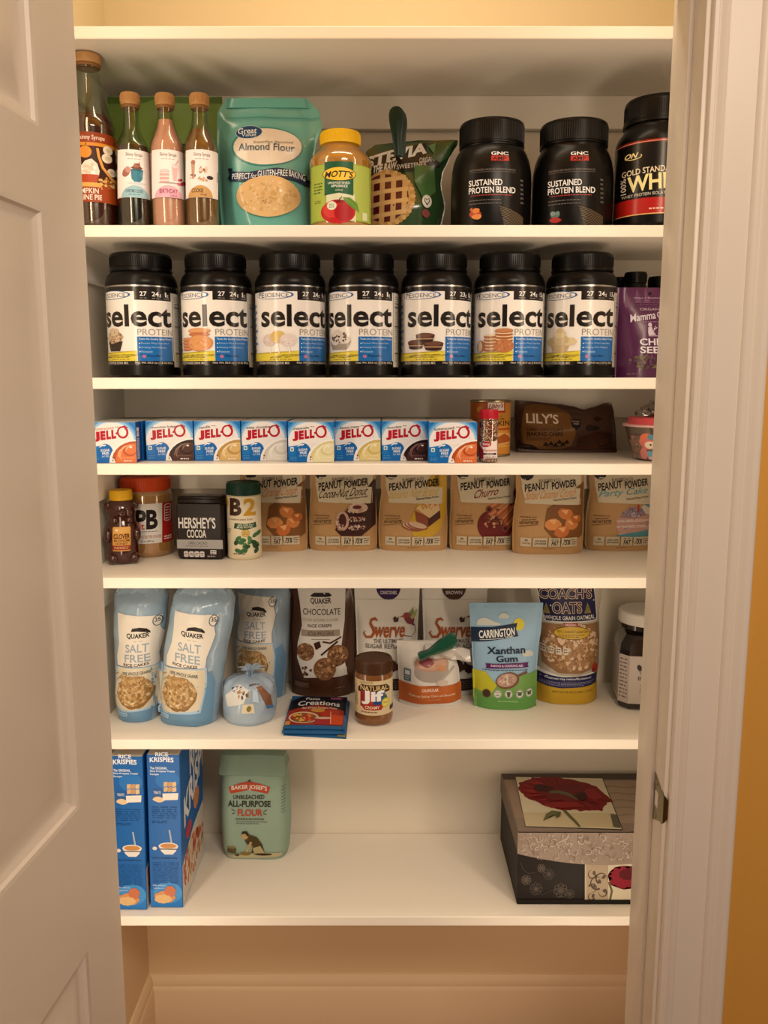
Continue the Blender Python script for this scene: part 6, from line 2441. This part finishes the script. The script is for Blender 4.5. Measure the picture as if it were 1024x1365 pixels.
q = Pouch(.012, .0016, [(0, interp(hw, .95) * .985), (1, interp(hw, 1) * .985)], wr=.0003, seed=3, grid=.008)
q.mesh(MB(), M('#8cadc1', .38)).build('top_seal', t).location = (interp(cx, 1), -.0006, H - .0123)

# --- bag of oats
Yf = .165
rows = [(934, 719, 801), (915, 719, 802), (890, 722, 805), (860, 723, 806), (838, 719, 806), (820, 716, 806), (800, 713, 809), (784, 711, 811), (774, 712, 810)]
H = Zof(774, Yf) - S5
v0 = row_v(S5, Yf)
xc = (Xof(719, v0, Yf) + Xof(801, v0, Yf)) / 2
hw, cx = outline(rows, S5, Yf, xc, H)
p = Pouch(H, .042, hw, cx, prof=((0, .8), (.15, 1), (.55, .95), (.75, .6), (.9, .4), (1, .2)), p=2.8, q=.75, seal=.02, wr=.0010, cre=.0016, seed=111, grid=.004, back=.6)
t = thing('oats_bag', 'clear bag of oats with dark blue label and yellow base', 'bag', (xc, Yf + .042, S5))
mb = p.mesh(MB(), M('#b9ae9c', .22, bump=.2, bscale=30, coat=.5))
A = Art(face_map(xc, S5, Yf), p.surf, .005, .005, rough=.35)
# oats behind the film
A.P([(724, 834), (803, 834), (804, 870), (798, 892), (775, 899), (745, 898), (726, 888), (724, 860)], '#8f6a48')
A.S(764, 864, 38, 31, 420, ['#b08a62', '#c9a680', '#8a6342', '#d6b894', '#a3784f'], 2.5, 9)
A.P([(720, 896), (745, 901), (775, 902), (800, 896), (801, 906), (720, 906)], '#d9d2c4')
A.P([(719.5, 901), (750, 903), (801, 901), (801.5, 917), (719, 918)], '#23254a')
A.P([(719, 916), (750, 917.5), (802.5, 915.5), (802, 944), (718, 944)], '#c29a2c')
A.T('Oatmeal may reduce cholesterol', 729, 904, 790, 907.5, '#d6d3dc', .03, sh=.1)
A.L(722, 909.5, 797, 915, 3, '#8a8aa8', 4, .4, 3)
A.T('NET WT 48 OZ (3 LBS) 1.36 KG', 737, 921.5, 792, 925, '#5a4310', .03)
A.B(797, 894, 6.5, 7, '#a8341f', 4)
A.B(794, 897, 3, 3, '#7e1f1a', 6)
A.P([(718.5, 784), (797, 784), (799, 800), (801.5, 828), (799, 831.5), (730, 832), (728, 829), (722, 805)], '#d3cfc0')
A.P([(719.5, 784), (796, 784), (798, 800), (800, 827), (798, 830), (731, 830.5), (729, 828), (723, 805)], '#1d2145')
for txt, a in (("COACH'S", (721.5, 787.5, 794, 802.5)), ('OATS', (738, 805.5, 779.5, 821))):
    A.T(txt, *a, '#b98f4a', .13)
    A.T(txt, a[0] + .6, a[1] + .6, a[2] - .6, a[3] - .6, '#e6ddcb', .06)
    A.T(txt, a[0] + 1, a[1] + 1, a[2] - 1, a[3] - 1, '#23264a', .02)
for x in (731, 787):
    A.P([(x - 5, 821), (x, 807), (x + 5, 821)], '#8a7a42')
    A.L(x - 3, 812, x + 3, 820, 3, '#4a4a32', 4, .4, 2)
A.T('WHOLE GRAIN OATMEAL', 728.5, 823.5, 797, 828.5, '#d9d4c6', .03)
A.R(752.5, 832, 771.5, 837, '#9a2a22')
A.T('ORIGINAL', 754, 833, 770, 836, '#e8cfc0', .03)
A.E(763.5, 844.5, 24.5, 8.6, '#4a3a14')
A.E(763.5, 844.5, 23.8, 7.9, '#c7a238')
A.T('100% Cracked & Toasted Oats', 743, 841, 785, 844.2, '#4a3a14', .02)
A.L(745, 846, 782, 850.5, 2, '#6a5520', 5, .4, 3)
for i in range(4):
    A.RR(723.5 + i * 9, 862.5 + i * .4, 730.5 + i * 9, 873, 2.4, '#d6c8b2')
    A.L(724.5 + i * 9, 864.5, 730 + i * 9, 871, 2, '#5a4634', 3 + i, .45, 2)
A.emit(mb)
mb.build('bag', t)
# second bag just showing past it
Yf2 = .262
# --- jam jar with the white lid
Yc = Yof(944, S5) + .040
xc = Xof(857, 930, Yc)
t = thing('jam_jar', 'dark jar of blackberry spread with a white lid by the jamb', 'jar', (xc, Yc, S5), radians(-7))
Rj = Xof(857, 925, Yc - .02) - Xof(816, 925, Yc - .02)
z = lambda v: Zof(v, Yc - .02) - S5


def octring(r, zz, ch=.30, n=4):
    """square with cut corners"""
    pts = []
    k = r * (1 - ch)
    for a, b in ((r, -k), (r, k), (k, r), (-k, r), (-r, k), (-r, -k), (-k, -r), (k, -r)):
        pts.append((a, b, zz))
    return pts


rings = [(.84, 0), (.93, .004), (.97, .012), (.97, z(866)), (.93, z(855)), (.82, z(848)), (.74, z(844))]
mb = MB()
v, f = [], []
for r, zz in rings:
    v += octring(Rj * r * .93, zz)
for j in range(len(rings) - 1):
    for i in range(8):
        q = (i + 1) % 8
        f.append((8 * j + i, 8 * j + q, 8 * j + 8 + q, 8 * j + 8 + i))
f.append(tuple(range(7, -1, -1)))
f.append(tuple(range(8 * len(rings) - 8, 8 * len(rings))))
mb.add(v, f, M('#170b0c', .12, coat=.3))
mb.build('jar_body', t, angle=30)
Rl = Xof(857, 825, Yc - .02) - Xof(820, 825, Yc - .02)
zl = Zof(814, Yc - .02) - S5
zb_ = Zof(838, Yc - Rl) - S5
MB().lathe([(Rl * .93, zb_ - .010), (Rl * .93, zb_ - .001)], M('#1a0c0d', .1, coat=.6), 48).build('neck', t)
LIDW = M('#cfc5b6', .4)
zt2 = Zof(822, Yc - Rl) - S5
MB().lathe([(Rl * .97, zb_), (Rl, zb_ + .001), (Rl, zt2 - .003), (Rl * .97, zt2 - .0006), (Rl * .93, zt2), (Rl * .84, zt2), (Rl * .83, zt2 - .001), (0, zt2 - .001)], LIDW, 56).build('lid', t)
k_ = Rj * .93 * .97
side = lambda y: (lambda s, t_, off: (s, -k_ - off, t_))
A = Art(lambda u, v_: (u, v_), lambda s, t_, off: (s, -k_ - off, t_), rough=.4)
z0, z1 = z(930), z(868)
A.R(-k_ * .70, z1, k_ * .70, z0, '#b9a99a')
zz = lambda q: z0 + (z1 - z0) * q
A.E(-.020, zz(.76), .0045, .007, '#2a2422', rot=20)
A.E(-.009, zz(.90), .007, .0035, '#3a3a30', rot=50)
A.ring(-.012, zz(.70), .008, .009, .0012, '#4a3f3a', a0=100, a1=330)
A.E(-.002, zz(.74), .006, .008, '#5a3a44')
A.T('Blackberry', -.022, zz(.50), .031, zz(.61), '#3a2c2a', .02)
A.L(-.018, zz(.22), .024, zz(.42), 3, '#6a5a52', 3, .3, .006)
A.pr = [(p_, f_, c_) for p_, f_, c_ in A.pr]
lab_ = A.emit(MB())
B_ = Art(lambda u, v_: (u, v_), lambda s, t_, off: (-k_ - off, -s, t_), rough=.4)
B_.R(-k_ * .70, z1, k_ * .70, z0, '#b9a99a')
B_.L(-k_ * .5, zz(.08), k_ * .6, zz(.95), 12, '#4a3f3a', 6, .3, .008)
B_.emit(lab_)
C_ = Art(lambda u, v_: (u, v_), lambda s, t_, off: (-k_ + (k_ * .3) * (s + .5) - off * .7, -k_ * .7 - (k_ * .3) * (s + .5) - off * .7, t_), rough=.4)
C_.R(-.5, z1, .5, z0, '#b3a394')
C_.L(-.42, zz(.08), .4, zz(.95), 11, '#5a4e48', 7, .32, .35)
C_.emit(lab_)
lab_.build('label', t)

# ================================================================== cereal boxes, flour and the flowered box
S6 = SH[6] + 0.0004
CB = '#1b63a8'


def cereal(label, u0, u1, vb):
    Yf = Yof(vb, S6)
    x0, x1 = Xof(u0, vb, Yf), Xof(u1, vb, Yf)
    Wd = x1 - x0
    Hd, Dd = .318, .198
    xc = (x0 + x1) / 2
    t = thing('cereal_box', label, 'box', (xc, Yf, S6), 0, 'pair of blue cereal boxes')
    mb = MB().box(-Wd / 2, 0, 0, Wd / 2, Dd, Hd, M(CB, .35), .0012, 1)
    A = Art(lambda u, v: ((u - .5) * Wd, Zof(v + (vb - 1210), Yf) - S6), flat_surf, rough=.38)
    A.R(.01, 1186, .99, 1209, '#2a7abf')
    A.E(.55, 1190, .44, 14, '#3f8fcb')
    A.E(.62, 1040, .36, 12, '#2a74b8')
    A.T("Kellogg's", .28, 992, .72, 998, '#c9302a', .04)
    A.T('RICE', .27, 1003, .66, 1008.5, '#eef0ee', .06)
    A.T('KRISPIES', .10, 1009.5, .82, 1016, '#eef0ee', .06, arc=.6)
    A.T('The ORIGINAL', .10, 1022.5, .62, 1026, '#dfe9f0', .05)
    A.T('Rice Krispies Treats', .10, 1027, .85, 1030.2, '#dfe9f0', .05)
    A.T('Recipe', .10, 1031.2, .36, 1034.2, '#dfe9f0', .05)
    for q in range(6):
        A.P([(.50 + .13 * (q % 3), 1050 - 7 * (q // 3)), (.62 + .13 * (q % 3), 1049 - 7 * (q // 3)), (.62 + .13 * (q % 3), 1055 - 7 * (q // 3)), (.50 + .13 * (q % 3), 1056 - 7 * (q // 3))], ('#d9b27a', '#c99a62', '#e0c08c')[q % 3])
    A.RR(.16, 1052, .44, 1068, .02, '#2c5b91')
    A.T('TREATS', .19, 1055, .41, 1058.5, '#d9dde2', .03)
    A.B(.34, 1066, .20, 4, '#e3c79a', 4)
    A.P([(.46, 1058), (.94, 1057), (.92, 1066), (.47, 1067)], '#ece3d2')
    A.S(.70, 1061.5, .20, 3, 22, ['#d9a55a', '#c98a3f', '#e8c88a'], .016, 3, aspect=1)
    A.L(.12, 1075, .92, 1092, 6, '#15477d', 5, .3, .2)
    A.L(.12, 1094, .6, 1098, 2, '#15477d', 6, .4, .2)
    # bowl of cereal with a spoon
    A.W([(.64, 1106), (.70, 1124)], .05, '#a8b2b8')
    A.E(.60, 1128, .30, 5, '#e6ded2')
    A.P([(.30, 1128), (.90, 1128), (.82, 1135), (.72, 1139), (.48, 1139), (.38, 1135)], '#e6ded2')
    A.R(.33, 1131.2, .87, 1132.6, '#4a4440')
    A.E(.60, 1127.6, .25, 3.2, '#c98a4a')
    A.S(.60, 1127.2, .22, 2.4, 26, ['#dba766', '#b8793c', '#e6bd84'], .02, 7, aspect=1)
    A.E(.18, 1131, .07, 2.4, '#dcd2c0')
    A.T('Only at breakfast time', .08, 1142.5, .86, 1145.5, '#0f3a68', .03)
    A.L(.10, 1149, .92, 1178, 11, '#15528f', 8, .25, .2)
    A.T('Visit online at', .08, 1179, .50, 1181.2, '#cfe0ee', .02)
    A.T('recipes.com', .10, 1183, .44, 1185.2, '#cfe0ee', .02)
    A.B(.46, 1195, .34, 9, '#d08f5a', 4, n=24, jag=.18)
    A.B(.62, 1188, .20, 8, '#c9704a', 6, n=20, jag=.2)
    A.B(.40, 1198, .28, 6.5, '#e0b377', 7, n=24, jag=.2)
    A.S(.46, 1195, .30, 7, 40, ['#e6c08a', '#c98a48', '#efd2a0'], .022, 5, aspect=1)
    A.emit(mb)
    # the wide face towards the right
    B = Art(lambda u, v: (u * Dd, v * Hd), lambda s, t_, o: (Wd / 2 + o, s, t_), rough=.38, clip=(.01, .005, .99, .995))
    B.P([(0, 0), (1, 0), (1, .40), (.5, .37), (0, .27)], '#d8cdb8')
    B.S(.5, .2, .46, .13, 150, ['#c98a55', '#b23a2c', '#e6d3ae', '#d9ac72', '#c7584a'], .030, 3)
    B.T('RICE', .40, .98, .96, .80, '#efeee8', .07, slant=.12)
    B.T('KRISPIES', .12, .80, 1.35, .60, '#efeee8', .07, slant=.25)
    B.E(.30, .42, .12, .05, '#c23a44')
    B.E(.66, .52, .13, .07, '#cf8a5a')
    B.emit(mb)
    mb.build('carton', t)
    t.rotation_euler = (0, radians(.9), 0)
    t.location.z += .0006
    MB().box(-Wd / 2 + .0015, .0015, Hd, Wd / 2 - .0015, Dd - .0015, Hd + .0008, M('#cdbfa6', .6)).build('top_flap', t)
    return t


cereal('blue cereal box in the lower left corner, against the door edge', 153.5, 196, 1213)
cereal('blue cereal box right of its twin, wide side turned to the flour', 201, 244, 1210)

# --- paper bag of flour, top folded down
vb = 1147
Yf = Yof(vb, S6)
x0, x1 = Xof(296, vb, Yf), Xof(382, vb, Yf)
xc = (x0 + x1) / 2
zf_ = Zof(1030, Yf) - S6
Ht = Zof(1006, Yf + .02) - S6
rows = [(1147, 297, 381), (1135, 293, 384), (1100, 291, 386), (1060, 290.5, 384), (1030, 291, 381)]
Dp = .040
hw, cx = outline(rows, S6, Yf, xc, zf_)
p = Pouch(zf_, Dp, hw, cx, prof=((0, .88), (.1, 1), (.8, .98), (1, .80)), p=8, q=.6, seal=.0, wr=.0010, cre=.0010, seed=131, grid=.004, back=1.0)
t = thing('flour_bag', 'pale green paper bag of flour with folded top, lowest shelf', 'bag', (xc, Yf + Dp, S6), radians(-2))
PG = M('#93a78f', .6, bump=.15, bscale=60)
mb = p.mesh(MB(), PG)
A = Art(face_map(xc, S6, Yf), p.surf, .005, .005, rough=.6)
A.P([(306, 1053), (333, 1047), (360, 1052), (358, 1058), (333, 1053), (308, 1059)], '#b8452c')
A.P([(305, 1050.5), (320, 1045), (333, 1042.5), (346, 1045), (361, 1049.5), (359, 1056), (333, 1051), (307, 1057)], '#b8452c')
A.T("BAKER JOSEF'S", 309, 1046.5, 357, 1053.5, '#e2d8bc', .05, arc=2.2)
A.P([(330, 1043), (333, 1040), (336, 1043)], '#4a3a2a')
A.T('UNBLEACHED', 311.5, 1060, 353.5, 1065.5, '#3f3a2c', .04, slant=-1)
A.T('ALL-PURPOSE', 304, 1067.5, 362, 1076, '#38332a', .06, slant=-1)
A.T('FLOUR', 317.5, 1078.5, 351, 1088, '#b5452e', .07)
for s_ in (-1, 1):
    A.W([(333 + s_ * 19, 1082), (333 + s_ * 24, 1079)], 1.1, '#4f4a3a')
    A.W([(333 + s_ * 19, 1084), (333 + s_ * 23, 1085.5)], 1.1, '#4f4a3a')
A.L(315, 1090, 356, 1093.5, 1, '#5a5a48', 3, .5, 3)
A.L(316, 1094, 358, 1099, 2, '#5a5a48', 4, .35, 3)
# baker kneading dough
A.P([(300, 1142), (318, 1139.5), (350, 1136), (376, 1137), (377, 1142), (340, 1144.5), (300, 1144.5)], '#c2b48a')
A.P([(303, 1137), (304, 1130), (312, 1129), (316, 1131), (315, 1138)], '#5a4a2a')
A.E(309.5, 1129.5, 6, 1.6, '#8a7a4a')
A.P([(326, 1117), (333, 1112), (343, 1115), (350, 1124), (354, 1136), (348, 1138), (336, 1137), (338, 1127), (330, 1125)], '#4a3a1c')
A.P([(338, 1130), (348, 1127), (354, 1136), (349, 1140), (340, 1139)], '#b3a070')
A.E(327.5, 1113.5, 4.6, 5.2, '#b89a62')
A.P([(322.5, 1112), (324, 1108), (330, 1107.5), (333, 1112), (331, 1115), (328, 1111)], '#2f2414')
A.W([(336, 1122), (332, 1130), (330, 1136)], 3.2, '#b89a62')
A.E(328, 1138, 7.5, 2.8, '#8a7240')
A.E(352, 1138.5, 12, 1.8, '#3a2c14')
A.E(317, 1140, 3, 2, '#5a4826')
A.L(376, 1048, 381, 1085, 9, '#6a7a68', 9, .3, 2)
A.emit(mb)
mb.build('paper_bag', t)
# rolled and folded top
fb = MB()
hw1 = interp(hw, 1)
c1 = interp(cx, 1)
sec = [(-Dp * .80, zf_ - .004), (-Dp * .86, zf_ - .010), (-Dp * .92, zf_ - .008), (-Dp * .90, zf_ + .002), (-Dp * .45, Ht - .002), (-Dp * .30, Ht), (Dp * .2, Ht - .001), (Dp * .75, zf_ + .006), (Dp * .80, zf_ - .002)]
nx = 30
v, f = [], []
for i in range(nx + 1):
    q = -1 + 2 * i / nx
    taper = 1
    for y, zz in sec:
        k = max(0, (zz - zf_) / (Ht - zf_))
        v.append((c1 + hw1 * q * (1 - .045 * k) * .985, y + .0008 * sin(11 * q + 30 * zz), zz + .0009 * sin(5 * q + 1) * k))
n_ = len(sec)
for i in range(nx):
    for j in range(n_):
        q = (j + 1) % n_
        f.append((i * n_ + j, i * n_ + n_ + j, i * n_ + n_ + q, i * n_ + q))
f.append(tuple(range(n_)))
f.append(tuple(nx * n_ + j for j in range(n_ - 1, -1, -1)))
fb.add(v, f, M('#869a82', .6, bump=.15, bscale=60))
fb.build('folded_top', t, angle=30)

# --- flowered keepsake box
vb = 1206
Yf = Yof(vb, S6)
xl = Xof(688, vb, Yf)
Hb = Zof(1108, Yf) - S6
Yb = min(BACK - .004, Yof(1031, S6 + Hb))
Dd = Yb - Yf
Wd = .345
t = thing('keepsake_box', 'flowered box with a red poppy on its lid, lower right', 'box', (xl, Yf, S6), radians(0))
skew = (Xof(671, 1031, Yb) - Xof(689, 1108, Yf)) / Dd
DK = M('#2a211c', .6, bump=.1, bscale=80)
zl0 = Zof(1138, Yf) - S6                  # lower edge of the lid front at the left end
body = MB().box(.002, .003, 0, Wd - .002, Dd - .002, Hb - .004, M('#1d1613', .6), .0008, 1)
A = Art(lambda u, v: (Xof(u, v, Yf) - xl, Zof(v, Yf) - S6), lambda s, t_, o: (s, .003 - o, t_), rough=.5, clip=(689.5, 1110, 905, 1205.6))
A.R(690, 1120, 780, 1203, '#231b17')
for i, (x, y, r) in enumerate(((702, 1174, 7), (715, 1186, 9), (748, 1188, 10), (732, 1166, 8), (722, 1158, 6), (760, 1192, 7))):
    for k in range(7):
        a = 2 * pi * k / 7 + i
        A.ring(x + r * .55 * cos(a), y + r * .55 * sin(a), r * .42, r * .42, .9, '#4f443d' if i % 2 else '#62564b', n=12)
    A.E(x, y, r * .25, r * .25, '#5c5046')
A.W([(694, 1150), (698, 1160), (706, 1165), (714, 1163)], .8, '#54483f')
A.W([(722, 1194), (735, 1188), (752, 1180)], .7, '#4a3f37')
A.R(780, 1120, 782, 1203, '#cdbfa0')
A.R(782, 1120, 811, 1203, '#b8a284')
for i, (x, y, r, a0) in enumerate(((790, 1166, 6, 0), (802, 1172, 8, 120), (790, 1184, 6, 200), (804, 1190, 6, 300), (796, 1178, 9, 60), (789, 1196, 5, 20))):
    A.ring(x, y, r, r, 2.4, '#4f4234', a0=a0, a1=a0 + 250, w1=.5)
    A.E(x + r * .4, y - r * .3, 2, 3, '#5f5040', rot=i * 40)
A.R(811, 1120, 880, 1203, '#d8c9aa')
A.B(836, 1170, 27, 17, '#8f1628', 5, n=40, jag=.3)
A.B(838, 1166, 13, 8, '#5f0f1c', 7)
A.W([(813, 1202), (816, 1188), (812, 1176)], 3, '#6b6244')
A.R(880, 1120, 905, 1203, '#3a3029')
A.R(689, 1199.5, 905, 1206, '#15100d')
A.emit(body)
bd = body.build('box_body', t)
lid = MB()
LT = M('#7d6a5a', .5, bump=.1, bscale=80)
# lid: a top board, side skirts and a front flap whose lower edge swells downward
lid.box(0, 0, Hb - .004, Wd, Dd, Hb, LT, .0008, 1)
lid.box(0, .0005, zl0 + .004, .0018, Dd, Hb - .003, M('#6a5648', .5))
lid.box(Wd - .0018, .0005, zl0 + .004, Wd, Dd, Hb - .003, M('#6a5648', .5))
lid.box(.001, Dd - .0015, zl0 + .004, Wd - .001, Dd, Hb - .003, DK)
v, f = [], []
NS = 40
edge = lambda q: zl0 - .024 * sin(min(1, max(0, q * 2 if q < .5 else (1 - q) * 2)) * pi / 2) ** .9
for i in range(NS + 1):
    q = i / NS
    x = Wd * q
    v += [(x, 0, Hb - .001), (x, 0, edge(q)), (x, .0022, edge(q)), (x, .0022, Hb - .001)]
for i in range(NS):
    for j in range(4):
        k = (j + 1) % 4
        f.append((4 * i + j, 4 * i + k, 4 * i + 4 + k, 4 * i + 4 + j))
f += [(3, 2, 1, 0), (4 * NS, 4 * NS + 1, 4 * NS + 2, 4 * NS + 3)]
lid.add(v, f, M('#a08c7a', .45))
rr = random.Random(17)
A = Art(lambda u, v_: (u, v_), lambda s, t_, o: (s, -o, t_), rough=.4)
for i in range(260):
    x = rr.uniform(.006, Wd - .006)
    q = x / Wd
    zz = rr.uniform(edge(q) + .005, Hb - .005)
    r = rr.uniform(.0025, .0075)
    a0 = rr.uniform(0, 360)
    if edge(q) + r < zz < Hb - r - .001:
        A.ring(x, zz, r, r, rr.uniform(.0010, .0020), rr.choice(['#cdb9a2', '#bfab95', '#dccbb3', '#83705f', '#b39d89']), n=14, a0=a0, a1=a0 + rr.uniform(120, 260), w1=.0002)
A.W([(.098, Hb - .003), (.094, Hb - .012), (.078, Hb - .020)], .0012, '#d9cbb0')
A.emit(lid)
# picture on the lid top
Tm = lambda u, v_: (Xof(u, v_, Yof(v_, S6 + Hb)) - xl, Yof(v_, S6 + Hb) - Yf)
A = Art(Tm, lambda s, t_, o: (s, t_, Hb + o), rough=.45)
Ta = Art(lambda u, v_: (u, v_), lambda s, t_, o: (s, t_, Hb + o), rough=.45)
Ta.R(.002, .002, Wd - .002, Dd - .002, '#8a7767')
Ta.R(.002, Dd - .03, Wd - .002, Dd - .002, '#4a3f36')
Ta.R(.004, .05, .020, Dd - .032, '#9a8068')
Ta.R(.205, .03, Wd - .004, Dd - .035, '#a08a70')
for i in range(5):
    Ta.W([(.21, .06 + i * .03), (.235, .065 + i * .03), (.26, .058 + i * .03), (.295, .064 + i * .03)], .006, '#8f7860')
Ta.emit(lid)
A.base = .0006
A.P([(686.5, 1035.5), (804, 1037.5), (831, 1107), (700.5, 1102.5)], '#3f3428')
A.P([(687.5, 1036), (803, 1038), (829, 1105.5), (701, 1101.5)], '#d8cba8')
A.P([(697, 1083), (760, 1084), (820, 1084), (828, 1104), (701, 1101)], '#cbb98f')
rp = random.Random(4)
rim = [(692, 1045), (696, 1042), (706, 1040), (708, 1037), (725, 1036), (745, 1037), (765, 1040), (785, 1045), (800, 1052), (810, 1063), (818, 1069), (810, 1071), (806, 1076), (802, 1081), (790, 1080), (778, 1082), (765, 1080), (752, 1082), (738, 1078), (722, 1072), (706, 1066), (697, 1059), (692, 1053)]
jr_ = []
for (ax, ay), (bx_, by2) in zip(rim, rim[1:] + rim[:1]):
    for k in range(3):
        q = k / 3
        jr_.append((ax + (bx_ - ax) * q + rp.uniform(-1.3, 1.3), ay + (by2 - ay) * q + rp.uniform(-.9, .9)))
A.P(jr_, '#7a1016')
mx_, my_ = 752, 1058
for k, (x, y) in enumerate(jr_):
    if k % 2 == 0:
        q = rp.uniform(.45, .62)
        A.W([(x + (mx_ - x) * .06, y + (my_ - y) * .06), (x + (mx_ - x) * .3 + rp.uniform(-2, 2), y + (my_ - y) * .3), (x + (mx_ - x) * q, y + (my_ - y) * q)], [.4, rp.uniform(1.2, 3.0), .3], rp.choice(['#8f1a1f', '#650c12', '#9a2024', '#570a10']))
A.B(752, 1057, 40, 13, '#6a0e14', 3, n=26, jag=.25)
A.B(724, 1052, 17, 6, '#3d0a0e', 5, n=18, jag=.3, rot=8)
A.B(775, 1062, 11, 6.5, '#380a0d', 6, n=16, jag=.3)
A.B(790, 1060, 14, 7, '#8c161c', 8, n=16, jag=.3, rot=30)
A.B(752, 1074, 30, 5, '#86151a', 9, n=20, jag=.3)
A.W([(733, 1057), (745, 1056.5), (758, 1060), (770, 1067)], [3, 4, 4, 2], '#5d5a3c')
A.W([(752, 1081), (760, 1089), (768, 1097), (773, 1103)], [3.6, 3.2, 3, 2.6], '#5f5c3a')
A.P([(748, 1083), (736, 1081.5), (728, 1086), (724, 1095), (734, 1089), (744, 1086)], '#6a683f')
A.P([(748, 1083), (740, 1087), (742, 1092), (747, 1089)], '#5a5834')
A.P([(814, 1086), (822, 1087), (828, 1105), (818, 1103)], '#5f5748')
A.emit(lid)
lid.build('lid', t)
